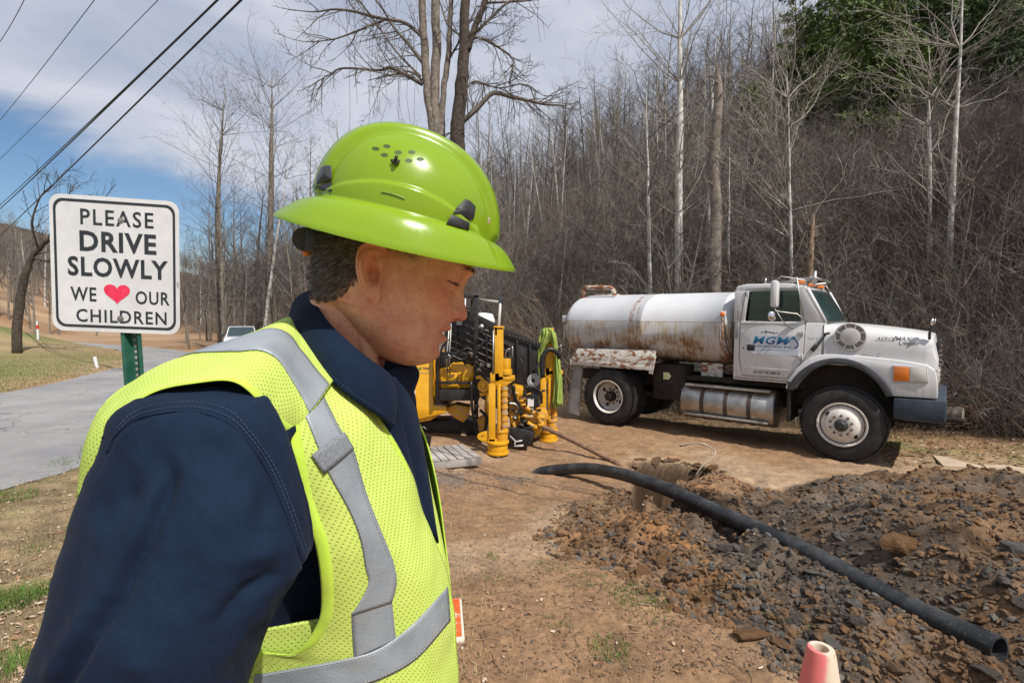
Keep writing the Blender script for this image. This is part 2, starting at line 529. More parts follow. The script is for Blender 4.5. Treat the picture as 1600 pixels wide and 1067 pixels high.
C = C * (1 - 0.65 * mudp[..., None]) + 0.65 * mudp[..., None] * np.array([0.13, 0.12, 0.115])
# left side: dry grass beside the road, greener field beyond
lg = sst(-0.9, -2.1, X + 0.35 * fbm(X, Y, 1.0, 3, 51)) * sst(9, 7, Y + 0.3 * X)
C = C * (1 - lg[..., None]) + lg[..., None] * (strw * (0.8 + 0.25 * fine_n[..., None]))
fld = sst(0.1, -1.2, rf + 0.2)
gmix = sst(-0.45, 0.45, fbm(X, Y, 0.22, 4, 53) + 0.35 * fine_n - 0.1)[..., None]
fc = strw * (1 - gmix) + green * gmix
C = C * (1 - fld[..., None]) + fld[..., None] * fc
gedge = sst(0.55, 0.0, np.abs(rn - 0.3)) * sst(-0.2, 0.5, fbm(X, Y, 1.7, 3, 57)) * 0.7
C = C * (1 - gedge[..., None]) + gedge[..., None] * green
sdf, _ = polydist(X, Y, FOOT)
strip = np.exp(-((sdf + 2.0) / 0.8) ** 2) * sst(2, 5, X) * sst(-.35, .35, fbm(X, Y, 1.2, 3, 59))
C = C * (1 - 0.75 * strip[..., None]) + 0.75 * strip[..., None] * np.array([0.15, 0.17, 0.06])
wd = sst(-1.3, 0.2, sdf + 0.5 * nrm)[..., None]
wc = leafl * (1 + 0.35 * fbm(X, Y, 0.5, 3, 61)[..., None])
C = C * (1 - wd) + wd * wc
a = (sst(-0.04, 0.06, mb_) * 0.9)[..., None]
oo = sst(0.0, 0.5, fbm(X, Y, 1.4, 3, 63))[..., None]
C = C * (1 - a) + a * ((np.array([0.185, 0.118, 0.072])) * (1 - oo) + orange * oo)
a = sst(-0.05, 0.10, md)[..., None]
oo = sst(-0.05, 0.4, fbm(X, Y, 1.6, 3, 65))[..., None]
C = C * (1 - a) + a * (darkr * (1 - oo) + np.array([0.17, 0.105, 0.06]) * oo)
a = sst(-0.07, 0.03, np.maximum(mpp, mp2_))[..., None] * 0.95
C = C * (1 - a) + a * np.array([0.062, 0.038, 0.024])  # dark topsoil, with shade of the overhanging rim painted into the pit colour
C = np.clip(C * (1 + 0.28 * fine_n[..., None] + 0.22 * fbm(X, Y, 26, 2, 45)[..., None]), 0.01, 0.8)
ny, nx = X.shape
idx = np.arange(nx * ny).reshape(ny, nx)
F = np.stack([idx[:-1, :-1], idx[:-1, 1:], idx[1:, 1:], idx[1:, :-1]], -1).reshape(-1, 4)
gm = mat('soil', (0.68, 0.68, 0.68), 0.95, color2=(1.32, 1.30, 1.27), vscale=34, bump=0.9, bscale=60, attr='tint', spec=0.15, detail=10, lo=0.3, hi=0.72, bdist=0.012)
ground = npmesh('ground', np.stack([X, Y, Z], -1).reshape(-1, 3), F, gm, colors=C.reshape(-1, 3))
tag(ground, kind='structure', label='dug brown soil with dry grass, rising to a wooded hillside')

# ---------------------------------------------------------------- road
def resample(pts, n):
    q = np.array(catmull(pts, 10)); d = np.r_[0, np.cumsum(np.hypot(*np.diff(q, axis=0).T))]
    s = np.linspace(0, 1, n) ** 1.6 * d[-1]
    return np.stack([np.interp(s, d, q[:, 0]), np.interp(s, d, q[:, 1])], 1)
na, nb = 160, 26
A = resample(ROAD_N, na); B = resample(ROAD_F, na)
tt = np.linspace(0, 1, nb)[None, :, None]
edge = 0.05 * fbm(np.arange(na), np.zeros(na), 0.8, 3, 71)[:, None]
G = A[:, None, :] * (1 - tt) + B[:, None, :] * tt
G[:, 0, 0] += edge[:, 0]; G[:, -1, 0] -= edge[:, 0]
RZ = height(G[..., 0], G[..., 1], False) + 0.012 + 0.03 * (1 - (2 * tt[..., 0] - 1) ** 2)
V = np.concatenate([G, RZ[..., None]], -1).reshape(-1, 3)
idx = np.arange(na * nb).reshape(na, nb)
F = np.stack([idx[:-1, :-1], idx[:-1, 1:], idx[1:, 1:], idx[1:, :-1]], -1).reshape(-1, 4)
g = NG('asphalt_worn', .92, .15)
n1 = g.noise(g.map(), .7, 6, .6); n2 = g.noise(g.map(), 60, 8, .8); n3 = g.noise(g.map(), 6, 8, .7)
c = g.mix(g.rng(n1, .3, .7), (.20, .20, .208), (.30, .295, .29)); c = g.mix(g.math('MULTIPLY', g.rng(n3, .5, .68), .45), c, (.36, .345, .32)); c = g.mix(g.math('MULTIPLY', g.rng(n2, .50, .62), .5), c, (.12, .12, .125))
vo_ = g.t.nodes.new('ShaderNodeTexVoronoi'); vo_.feature = 'DISTANCE_TO_EDGE'; vo_.inputs['Scale'].default_value = .45
wp_ = g.t.nodes.new('ShaderNodeVectorMath'); wp_.operation = 'ADD'; nv_ = g.t.nodes.new('ShaderNodeTexNoise'); nv_.inputs['Scale'].default_value = 1.6; nv_.inputs['Detail'].default_value = 6; g.L(g.tc.outputs['Object'], nv_.inputs['Vector']); g.L(g.tc.outputs['Object'], wp_.inputs[0]); g.L(nv_.outputs['Color'], wp_.inputs[1]); g.L(wp_.outputs[0], vo_.inputs['Vector'])
c = g.mix(g.math('MULTIPLY', g.rng(vo_.outputs['Distance'], .010, .002), .55), c, (.07, .07, .072))
g.color(c); g.bump(n2, .6, .01); rm = g.m
road = npmesh('road', V, F, rm)
tag(road, kind='structure', label='pale worn asphalt lane curving away to the left')

# ================================================================ TREES
bark_grey = mat('bark_grey', (0.13, 0.105, 0.085), 0.9, color2=(0.27, 0.235, 0.20), vscale=9, bump=0.8, bscale=22, bdist=0.03, detail=8, spec=0.2)
bark_pale = mat('bark_pale', (0.40, 0.38, 0.34), 0.8, color2=(0.62, 0.60, 0.56), vscale=5, bump=0.4, bscale=20, bdist=0.02, spec=0.2, lo=0.42, hi=0.55)
bark_dark = mat('bark_dark', (0.045, 0.035, 0.028), 0.9, color2=(0.10, 0.08, 0.065), vscale=9, bump=0.8, bscale=22, bdist=0.03, spec=0.2)
twig_grey = mat('twig_grey', (0.082, 0.070, 0.062), 0.85, color2=(0.19, 0.167, 0.148), vscale=2, spec=0.2)
twig_pale = mat('twig_pale', (0.20, 0.175, 0.148), 0.85, color2=(0.36, 0.325, 0.28), vscale=2, spec=0.2)
twig_dark = mat('twig_dark', (0.045, 0.035, 0.028), 0.85, color2=(0.09, 0.07, 0.056), vscale=2, spec=0.2)
brush_m = mat('brush_tan', (0.115, 0.082, 0.058), 0.85, color2=(0.27, 0.205, 0.15), vscale=1.5, spec=0.2)
needle_m = mat('needles', (0.045, 0.085, 0.030), 0.7, color2=(0.12, 0.175, 0.060), vscale=1.2, spec=0.3)
evgreen_m = mat('evergreen_leaves', (0.06, 0.10, 0.025), 0.6, color2=(0.16, 0.21, 0.05), vscale=3, spec=0.3)

def rvec(r):
    return Vector((r.uniform(-1, 1), r.uniform(-1, 1), r.uniform(-1, 1)))
def limb(mb, r, p, d, ln, rad, seg=5, n=5, wob=0.16, lift=0.06, tip=0.25):
    pts = [p.copy()]; q = p.copy(); dd = d.normalized(); dirs = [dd.copy()]
    for i in range(seg):
        dd = (dd + rvec(r) * wob + Vector((0, 0, lift))).normalized()
        q = q + dd * (ln / seg); pts.append(q.copy()); dirs.append(dd.copy())
    rr = [rad * (1 - (1 - tip) * i / seg) for i in range(seg + 1)]
    mb.tube(pts, rr, n, 0, caps=False)
    return pts, dirs, rr
def side(r, d, ang):
    ax = d.cross(rvec(r))
    if ax.length < 1e-3: ax = d.orthogonal()
    return (Matrix.Rotation(ang, 3, ax.normalized()) @ d).normalized()
def ramify(mb, r, p, d, ln, rad, level, dens=1.0, wob=0.16, lift=0.06, minr=0.0045, spread=0.75):
    n = 5 if rad > 0.03 else (4 if rad > 0.013 else 3)
    pts, dirs, rr = limb(mb, r, p, d, ln, rad, 5 if level > 1 else 3, n, wob, lift)
    if level <= 0: return
    k = max(2, int(round((4.2 if level > 1 else 5.0) * dens * r.uniform(0.75, 1.25))))
    for i in range(k):
        t = 0.18 + 0.82 * (i + r.random()) / k
        f = t * (len(pts) - 1); a = min(int(f), len(pts) - 2); f -= a
        q = pts[a].lerp(pts[a + 1], f)
        rc = (rr[a] * (1 - f) + rr[a + 1] * f) * r.uniform(0.45, 0.62)
        nd = side(r, dirs[a], r.uniform(0.45, spread + 0.25))
        ramify(mb, r, q, nd, ln * (1.05 - 0.55 * t) * r.uniform(0.45, 0.68), max(rc, minr), level - 1, dens, wob * 1.15, lift, minr, spread)
def bare_tree(seed, h=16.0, rad=0.16, first=0.35, nb=26, blen=3.6, level=2, up=0.8, lean=0.03, dens=1.0, minr=0.006, fork=None):
    r = random.Random(seed)
    tr = MB(); cr_ = MB()
    pts = [Vector((0, 0, -0.5))]; n = 12
    d = Vector((r.uniform(-1, 1) * lean, r.uniform(-1, 1) * lean, 1)).normalized()
    for i in range(n):
        d = (d + Vector((r.uniform(-1, 1), r.uniform(-1, 1), 0)) * 0.035).normalized()
        pts.append(pts[-1] + d * (h + 0.5) / n)
    rr = [rad * (1.25 if i == 0 else 1) * (1 - 0.9 * (i / n) ** 1.15) for i in range(n + 1)]
    tr.tube(pts, rr, 9, 0)
    for i in range(nb):
        t = first + (1 - first) * ((i + r.random()) / nb) ** 0.9
        f = t * n; a = min(int(f), n - 1); f -= a
        q = pts[a].lerp(pts[a + 1], f); rc = rr[a] * (1 - f) + rr[a + 1] * f
        an = r.uniform(0, 2 * math.pi)
        el = up * r.uniform(0.6, 1.3)
        dd = Vector((math.cos(an) * math.cos(el), math.sin(an) * math.cos(el), math.sin(el)))
        ramify(cr_, r, q, dd, blen * (1.15 - 0.75 * (t - first) / (1 - first)) * r.uniform(0.6, 1.2), max(min(rc * 0.5, 0.06), 0.010), level, dens, minr=minr)
    return tr, cr_
def protos(mk, tm, cm):
    tr, c = mk
    me1 = bpy.data.meshes.new('trunk'); me1.from_pydata(tr.v, [], tr.f); me1.materials.append(tm)
    me2 = bpy.data.meshes.new('crown'); me2.from_pydata(c.v, [], c.f); me2.materials.append(cm)
    for m_ in (me1, me2): m_.polygons.foreach_set('use_smooth', [True] * len(m_.polygons))
    return me1, me2
def plant(name, pm, label, loc, sc=1.0, rz=0.0, group=None, tilt=(0, 0), cat='tree'):
    e = thing(name, label, cat, loc, (tilt[0], tilt[1], rz), group)
    e.scale = (sc, sc, sc)
    for nm, m_ in zip(('trunk', 'crown'), pm):
        if m_ is not None: link(nm, m_, e)
    return e

FOREST = [protos(bare_tree(11, 17, 0.17, 0.30, 26, 4.2), bark_grey, twig_grey),
          protos(bare_tree(12, 14, 0.13, 0.25, 26, 3.8, up=0.9), bark_grey, twig_grey),
          protos(bare_tree(13, 18, 0.15, 0.45, 22, 3.6, up=0.95), bark_pale, twig_pale),
          protos(bare_tree(14, 12, 0.10, 0.15, 28, 3.4, up=0.7), bark_grey, twig_grey),
          protos(bare_tree(15, 15, 0.14, 0.30, 24, 4.4, up=0.6), bark_dark, twig_dark),
          protos(bare_tree(16, 9, 0.07, 0.10, 26, 2.8, up=0.8), bark_pale, twig_grey),
          protos(bare_tree(17, 5.2, 0.05, 0.08, 22, 2.6, up=0.75, lean=.25, minr=.0045), bark_grey, twig_pale),
          protos(bare_tree(18, 6.0, 0.06, 0.15, 20, 2.8, up=0.6, lean=.2, minr=.0045), bark_grey, twig_grey),
          protos(bare_tree(19, 4.4, 0.045, 0.05, 20, 2.3, up=0.8, lean=.3, minr=.0045), bark_dark, twig_grey)]

def brush(seed, n=46, h=2.6, spread=1.2, arch=0.5, minr=0.005):
    r = random.Random(seed); m_ = MB()
    for i in range(n):
        a = r.uniform(0, 6.283); ro = spread * math.sqrt(r.random())
        p = Vector((math.cos(a) * ro, math.sin(a) * ro, -0.1))
        a2 = r.uniform(0, 6.283); out_ = r.uniform(0.1, 0.9)
        d = Vector((math.cos(a2) * out_, math.sin(a2) * out_, 1)).normalized()
        ln = h * r.uniform(0.45, 1.2)
        pts = [p]; q = p.copy(); sg = 7
        for k in range(sg):
            d = (d + rvec(r) * 0.16 + Vector((0, 0, -arch * 0.22 * r.random()))).normalized()
            q = q + d * (ln / sg); pts.append(q.copy())
        m_.tube(pts, [minr * 1.9 * (1 - 0.75 * k / sg) for k in range(sg + 1)], 3, 0, caps=False)
        for k in range(r.randint(3, 7)):
            j = r.randint(2, sg - 1)
            limb(m_, r, pts[j], side(r, (pts[j + 1] - pts[j]).normalized(), r.uniform(0.4, 1.0)), ln * r.uniform(0.12, 0.35), minr, 3, 3, 0.25, -0.02)
    me = bpy.data.meshes.new('brush'); me.from_pydata(m_.v, [], m_.f); me.materials.append(brush_m)
    return me
BR = [brush(1), brush(2, 40, 3.4, 1.4, 0.8), brush(3, 60, 1.7, 1.3, 0.9), brush(4, 36, 2.4, 1.0, 0.3)]
BR[1].materials[0] = twig_grey; BR[3].materials[0] = twig_pale

def conifer(seed, h=14, rad=0.16, first=0.45, droop=0.0, nb=46, bl=2.4, gap=0.3, nsz=0.16, dens=1.0):
    r = random.Random(seed); tr = MB(); c = MB()
    pts = [Vector((0, 0, -0.5))]; n = 8
    for i in range(n): pts.append(pts[-1] + Vector((r.uniform(-.04, .04), r.uniform(-.04, .04), 1)) * (h + .5) / n)
    tr.tube(pts, [rad * (1 - 0.92 * i / n) for i in range(n + 1)], 8, 0)
    V_ = []; F_ = []
    for i in range(nb):
        if r.random() < gap: continue
        t = first + (0.99 - first) * (i + r.random()) / nb
        f = t * n; a = min(int(f), n - 1); q = pts[a].lerp(pts[a + 1], f - a)
        an = r.uniform(0, 6.283); L_ = bl * (1.1 - 0.85 * ((t - first) / (1 - first))) * r.uniform(0.6, 1.25)
        d = Vector((math.cos(an), math.sin(an), r.uniform(-0.15, 0.35) - droop)).normalized()
        bp, bd, br_ = limb(tr, r, q, d, L_, 0.03, 4, 3, 0.12, 0.03)
        m_ = int(34 * L_ / 2 * dens)
        for k in range(m_):
            u = r.uniform(0.25, 1.05) * 4; j = min(int(u), 3); pp = bp[j].lerp(bp[j + 1], u - j)
            pp = pp + rvec(r) * (0.24 * (0.5 + (1 - u / 4) * 0.8))
            s = nsz * r.uniform(0.6, 1.5)
            e1 = rvec(r).normalized() * s; e2 = rvec(r).normalized() * s * 0.35
            o = len(V_); V_ += [pp - e1, pp + e2, pp + e1, pp - e2]; F_.append((o, o + 1, o + 2, o + 3))
    c.v = [tuple(q) for q in V_]; c.f = F_; c.m = [0] * len(F_)
    return tr, c
PINE = [protos(conifer(21, 17, 0.17, 0.28, 0, 84, 3.0, 0.34, .2, 1.3), bark_dark, needle_m),
        protos(conifer(22, 15, 0.14, 0.30, 0.1, 70, 2.6, 0.38, .2, 1.3), bark_dark, needle_m),
        protos(conifer(23, 10, 0.14, 0.05, 0.25, 150, 2.9, 0.05, 0.2, 1.3), bark_dark, evgreen_m)]

# ---- individuals and the mass of the wood
NIND = 280
tr_rng = np.random.default_rng(5)
cand = []
tries = 0
while len(cand) < 1500 and tries < 120000:
    tries += 1
    yy = 8 + 120 * tr_rng.random() ** 1.35; a = tr_rng.uniform(-1.15, 1.3)
    xx = a * yy
    sd_, par_ = polydist(np.array([xx]), np.array([yy]), FOOT)
    if sd_[0] < 0.9 or sd_[0] > 95: continue
    if sd_[0] < 2.5 and tr_rng.random() < .5: continue
    if xx > 3 and yy < 13.5 and tr_rng.random() < .6: continue
    md_ = 0.8 + 0.022 * yy
    if any((xx - c[0]) ** 2 + (yy - c[1]) ** 2 < md_ ** 2 for c in cand[-400:]): continue
    cand.append((xx, yy, sd_[0]))
cand.sort(key=lambda c: math.hypot(c[0], c[1]))
vis = [c for c in cand if -1.08 < c[0] / c[1] < 1.08]
ind = vis[:NIND]; rest = [c for c in cand if c not in set(ind)]
GT = 'bare deciduous trees of the wooded hillside'
LB = {6: 'small crooked pale twigged tree at the foot of the wooded hillside', 7: 'small crooked grey tree at the foot of the wooded hillside', 8: 'low dark stemmed sapling at the foot of the wooded hillside', 0: 'bare grey deciduous tree among its like on the wooded hillside', 1: 'bare grey deciduous tree among its like on the wooded hillside', 3: 'bare grey deciduous tree among its like on the wooded hillside',
      2: 'pale barked bare tree among the grey ones of the hillside wood', 4: 'dark barked bare tree among the grey ones of the hillside wood', 5: 'small pale bare sapling in the hillside wood'}
GG = {6: 'crooked pale saplings at the foot of the slope', 7: 'crooked grey saplings at the foot of the slope', 8: 'dark low saplings at the foot of the slope', 0: GT, 1: GT, 3: GT, 2: 'pale bare trees of the hillside wood', 4: 'dark bare trees of the hillside wood', 5: 'bare saplings of the hillside wood'}
for (xx, yy, s_) in ind:
    k = int(tr_rng.choice([0, 1, 2, 3, 4, 5], p=[.15, .17, .18, .2, .10, .2]))
    small = min(.80, .20 + .0105 * yy)
    if yy < 26: k = int(tr_rng.choice([6, 7, 8, 3], p=[.36, .34, .2, .1])); small = .75 + .012 * yy if k > 3 else .42
    if xx / yy > .5 and yy > 13: small *= .62
    if xx / yy < -.28: k = int(tr_rng.choice([0, 1, 2, 3], p=[.3, .35, .1, .25])); small = .72
    plant('bare_tree', FOREST[k], LB[k], (xx, yy, H(xx, yy) - 0.1), small * tr_rng.uniform(0.62, 1.0), tr_rng.uniform(0, 6.28), GG[k], (tr_rng.normal(0, .05), tr_rng.normal(0, .05)))

def gn_scatter(name, pts, meshes, label, rots, scs, ids):
    """points mesh + instance nodes; one object of uncountable stuff"""
    me = bpy.data.meshes.new(name); me.vertices.add(len(pts)); me.vertices.foreach_set('co', np.asarray(pts, np.float32).ravel())
    a1 = me.attributes.new('rot', 'FLOAT_VECTOR', 'POINT'); a1.data.foreach_set('vector', np.asarray(rots, np.float32).ravel())
    a2 = me.attributes.new('scl', 'FLOAT', 'POINT'); a2.data.foreach_set('value', np.asarray(scs, np.float32))
    a3 = me.attributes.new('pid', 'INT', 'POINT'); a3.data.foreach_set('value', np.asarray(ids, np.int32))
    o = link(name, me)
    g = bpy.data.node_groups.new(name, 'GeometryNodeTree')
    g.interface.new_socket('Geometry', in_out='INPUT', socket_type='NodeSocketGeometry')
    g.interface.new_socket('Geometry', in_out='OUTPUT', socket_type='NodeSocketGeometry')
    gi = g.nodes.new('NodeGroupInput'); go = g.nodes.new('NodeGroupOutput'); jn = g.nodes.new('GeometryNodeJoinGeometry')
    def at(nm, ty):
        n_ = g.nodes.new('GeometryNodeInputNamedAttribute'); n_.data_type = ty; n_.inputs['Name'].default_value = nm; return n_
    ar, as_, ai = at('rot', 'FLOAT_VECTOR'), at('scl', 'FLOAT'), at('pid', 'INT')
    for i, m_ in enumerate(meshes):
        src = bpy.data.objects.new(name + '_source', m_)
        oi = g.nodes.new('GeometryNodeObjectInfo'); oi.inputs['Object'].default_value = src; oi.inputs['As Instance'].default_value = True
        cp = g.nodes.new('FunctionNodeCompare'); cp.data_type = 'INT'; cp.operation = 'EQUAL'; cp.inputs[3].default_value = i
        g.links.new(ai.outputs['Attribute'], cp.inputs[2])
        ip = g.nodes.new('GeometryNodeInstanceOnPoints')
        g.links.new(gi.outputs[0], ip.inputs['Points']); g.links.new(cp.outputs[0], ip.inputs['Selection'])
        g.links.new(oi.outputs['Geometry'], ip.inputs['Instance'])
        g.links.new(ar.outputs['Attribute'], ip.inputs['Rotation']); g.links.new(as_.outputs['Attribute'], ip.inputs['Scale'])
        g.links.new(ip.outputs[0], jn.inputs[0])
    g.links.new(jn.outputs[0], go.inputs[0])
    md2 = o.modifiers.new('scatter', 'NODES'); md2.node_group = g
    return tag(o, label, kind='stuff')
def joined(trc):
    a, b = trc
    m_ = bpy.data.meshes.new('tree_mass')
    n1 = len(a.vertices)
    v = [tuple(q.co) for q in a.vertices] + [tuple(q.co) for q in b.vertices]
    f = [tuple(p_.vertices) for p_ in a.polygons] + [tuple(i + n1 for i in p_.vertices) for p_ in b.polygons]
    m_.from_pydata(v, [], f); m_.materials.append(a.materials[0]); m_.materials.append(b.materials[0])
    m_.polygons.foreach_set('material_index', [0] * len(a.polygons) + [1] * len(b.polygons))
    return m_
FJ = [joined(q) for q in FOREST]
rp = [(c[0], c[1], H(c[0], c[1]) - 0.2) for c in rest]
gn_scatter('far_wood', rp, FJ, 'mass of bare trees covering the far hillside', [(tr_rng.normal(0, .05), tr_rng.normal(0, .05), tr_rng.uniform(0, 6.28)) for _ in rp],
           [ (tr_rng.uniform(.45, .70) if c[0] / c[1] > -.28 else tr_rng.uniform(.55, .8)) for c in rest], tr_rng.choice(6, len(rp), p=[.2, .2, .1, .2, .18, .12]))
# distant woods of the left and the head of the valley
fp = []
while len(fp) < 1500:
    xx = tr_rng.uniform(-330, 40); yy = tr_rng.uniform(30, 330)
    if not (-1.3 < xx / yy < 0.1): continue
    sd_, _ = polydist(np.array([xx]), np.array([yy]), FOOT)
    if sd_[0] > 0.5 and (sd_[0] > 95): fp.append((xx, yy)); continue
    if sd_[0] <= 0 and (-xx - 0.45 * yy > 22) and yy > 48: fp.append((xx, yy))
gn_scatter('valley_wood', [(x_, y_, H(x_, y_) - 0.2) for x_, y_ in fp], [FJ[0], FJ[1], FJ[2]], 'bare wood on the distant slope at the far left', [(0, 0, tr_rng.uniform(0, 6.28)) for _ in fp],
           tr_rng.uniform(0.6, 0.9, len(fp)), tr_rng.choice(3, len(fp), p=[.45, .45, .1]))
# brush
bp_, br_s, br_i = [], [], []
while len(bp_) < 2900:
    yy = 8 + 70 * tr_rng.random() ** 1.5; a = tr_rng.uniform(-0.75, 1.25); xx = a * yy
    sd_, _ = polydist(np.array([xx]), np.array([yy]), FOOT)
    if sd_[0] < -0.15 or sd_[0] > 45: continue
    bp_.append((xx, yy, H(xx, yy) - 0.05)); br_s.append((1.6 if xx / yy < -.25 else 1) * tr_rng.uniform(0.55, 1.15) * (0.75 if sd_[0] < 2 and xx > 3 else 1)); br_i.append(int(tr_rng.choice(4, p=[.3, .25, .2, .25])))
gn_scatter('undergrowth', bp_, BR, 'tangle of leafless brush and vines under the hillside trees', [(tr_rng.normal(0, .2), tr_rng.normal(0, .2), tr_rng.uniform(0, 6.28)) for _ in bp_], br_s, br_i)

# ---- conifers on the upper right, each placed
def on_hill(px, Y_):
    x_ = (px - 800) / 800 * Y_; return (x_, Y_, H(x_, Y_) - 0.2)
pin = [(1250, 44, 2, 1.1), (1295, 40, 2, 1.15), (1335, 36, 2, 1.15), (1385, 34, 2, 1.0), (1268, 52, 2, 1.1), (1420, 34, 2, .8), (1262, 36, 0, .95), (1345, 34, 1, 1.0), (1400, 30, 0, .9), (1440, 27, 1, .85), (1480, 25, 0, .95), (1530, 24, 1, .9),
       (1350, 30, 0, 1.0), (1410, 33, 1, 1.0), (1460, 31, 0, 1.0), (1495, 29, 1, 1.0), (1545, 33, 0, 1.0), (1590, 29, 1, 1.0), (1240, 40, 0, .9), (1310, 36, 1, .95), (1640, 33, 0, 1.0), (1515, 37, 1, 1.05), (1570, 36, 0, 1.0), (1445, 42, 0, 1.0), (1575, 22, 0, .85), (1600, 25, 1, .9), (1500, 32, 0, .9), (1560, 30, 0, 1.0), (1430, 36, 1, 1.0), (1380, 40, 0, 1.0), (1620, 30, 0, .9), (1300, 45, 0, .95), (1555, 20, 1, .75)]
for i, (px_, Y_, k, s_) in enumerate(pin):
    if k < 2: Y_ = 21 + (Y_ - 20) * .38; s_ *= .64
    else: Y_ = Y_ * .62; s_ *= .68
    plant('pine_tree', PINE[k], 'tall thin dark pine with bare lower trunk on the upper right hillside' if k < 2 else 'bushy green cedar on the hillside below the pines', on_hill(px_, Y_), s_ * tr_rng.uniform(.95, 1.08), tr_rng.uniform(0, 6), 'pines on the upper right hillside' if k < 2 else 'green cedars under the pines', (tr_rng.normal(0, .03), tr_rng.normal(0, .03)))
for i, (px_, Y_, s_) in enumerate([(872, 80, .9), (890, 78, 1.05), (912, 82, 1.0)]):
    plant('cedar_tree', PINE[2], 'small dark cedar standing out on the skyline of the ridge', on_hill(px_, Y_), s_, i * 2.0, 'dark cedars on the ridge skyline')
for i in range(46): plant('bare_tree', FOREST[(0, 1, 3, 1)[i % 4]], 'thin bare tree in the thicket between the sign and the hard hat', on_hill(tr_rng.uniform(285, 560), tr_rng.uniform(33, 56)), tr_rng.uniform(.55, .9), tr_rng.uniform(0, 6), 'thin bare trees of the thicket between sign and hard hat', (tr_rng.normal(0, .04), tr_rng.normal(0, .04)))
plant('cedar_tree', PINE[2], 'small cedar in the brush behind the tall white tree', on_hill(1170, 26), .5, 0.6)

# ---- trees the photograph singles out
def px_path(pts, Y_, dY=0):
    return [P(q[0], q[1], Y_ + (q[2] if len(q) > 2 else 0)) for q in pts]
def stem_tree(name, label, stems, limbs, Y_, tm, cm, dens=1.0, seed=3, base=None, hang=0, minr=0.008, level=2, tl=2.0, cat='tree', group=None, nfree=0):
    """stems: [(pixel path, pixel widths)], limbs: the same, with twigs along them"""
    r = random.Random(seed); s = MB(); c = MB()
    e = thing(name, label, cat, tuple(base), (0, 0, 0), group)
    for path, wd_ in stems:
        pts = catmull(px_path(path, Y_), 5); k = len(pts)
        ww = np.interp(np.linspace(0, 1, k), np.linspace(0, 1, len(wd_)), wd_)
        wig = [Vector((r.uniform(-1, 1), r.uniform(-1, 1), 0)) * 0.02 for _ in pts]
        s.tube([Vector(q) + w_ for q, w_ in zip(pts, wig)], [w_ * 0.5 * Y_ / 800 for w_ in ww], 10, 0)
        for i in range(nfree):
            j = r.randint(int(k * 0.3), k - 2); q = Vector(pts[j]); an = r.uniform(0, 6.283); el = r.uniform(.3, 1.1)
            ramify(c, r, q, Vector((math.cos(an) * math.cos(el), math.sin(an) * math.cos(el), math.sin(el))), tl * r.uniform(.5, 1.3), 0.019, level, dens, wob=.22, minr=minr * .8)
    for path, wd_ in limbs:
        pts = catmull(px_path(path, Y_), 5); k = len(pts)
        ww = np.interp(np.linspace(0, 1, k), np.linspace(0, 1, len(wd_)), wd_)
        c.tube(pts, [w_ * 0.5 * Y_ / 800 for w_ in ww], 7, 0)
        for i in range(1, k):
            if r.random() < 0.62 * dens:
                q = Vector(pts[i]); d = (Vector(pts[i]) - Vector(pts[i - 1])).normalized()
                ramify(c, r, q, side(r, d, r.uniform(.4, 1.1)), tl * r.uniform(.35, .9), 0.018, level - (1 if r.random() < .4 else 0), dens, minr=minr, lift=r.choice([.08, .02, -.08]))
            if hang and r.random() < hang:
                q = Vector(pts[i]); ln = r.uniform(.6, 3.2)
                c.tube([q, q + Vector((r.uniform(-.1, .1), 0, -ln * .5)), q + Vector((r.uniform(-.2, .2), 0, -ln))], minr * .8, 3, 0, caps=False)
    s.build('trunk', tm, e, smooth=True, world=True)
    c.build('crown', cm, e, smooth=True, world=True)
    return e
Yb = 15.0
def gb(px, Y_):
    x_ = (px - 800) / 800 * Y_; return Vector((x_, Y_, H(x_, Y_)))
def bpx(px, Y_):
    g_ = gb(px, Y_); return 533.5 - (lambda r: r)(0)
def pyz(Y_, z):
    """pixel row of a point at distance Y_ and height z"""
    lo, hi = -3000, 4000
    for _ in range(50):
        m_ = (lo + hi) / 2
        if P(800, m_, Y_).z > z: lo = m_
        else: hi = m_
    return lo
by = pyz(Yb, gb(690, Yb).z - 0.2)
stem_tree('bare_tree', 'big bare tree of three vine hung stems rising behind the hard hat',
          [([(683, by), (684, 330), (676, 206), (667, 132), (663, 69), (660, 0), (652, -180), (640, -420)], [36, 28, 13, 13, 12, 11, 8, 3]),
           ([(690, by), (688, 330), (685, 209), (679, 165), (682, 82), (681, 0), (684, -160), (690, -450)], [38, 30, 17, 15, 14, 13, 9, 3]),
           ([(695, by), (694, 330), (690, 205), (691, 160), (697, 110), (702, 70), (705, 0), (716, -180), (735, -380)], [26, 22, 11, 9, 9, 8, 7, 6, 2])],
          [([(660, 132), (630, 115), (608, 106), (594, 110), (536, 107), (515, 117), (495, 128)], [7, 6, 5.5, 4, 3, 2, 1]),
           ([(663, 60), (632, 36), (599, 30), (555, 19), (522, 15), (492, 19), (456, 16)], [7, 5, 5, 4, 3, 2, 1]),
           ([(599, 32), (550, 52), (520, 62), (495, 65)], [4, 3, 2, 1]),
           ([(662, 100), (638, 69), (616, 44), (598, 15), (570, -20)], [7, 5, 4, 3, 2]),
           ([(657, 120), (620, 82), (590, 40), (560, 0), (540, -30)], [4, 3, 3, 2, 2]),
           ([(660, 126), (640, 112), (610, 118), (575, 126)], [4, 3, 2, 1]),
           ([(700, 95), (715, 70), (728, 45), (745, 10)], [4, 3, 2, 2]),
           ([(652, -60), (600, -120), (520, -150)], [8, 5, 2]), ([(684, -80), (740, -150), (800, -190)], [7, 4, 2])],
          Yb, bark_grey, twig_grey, 1.0, 5, gb(690, Yb), hang=0.22, minr=0.007, level=2, tl=1.7)
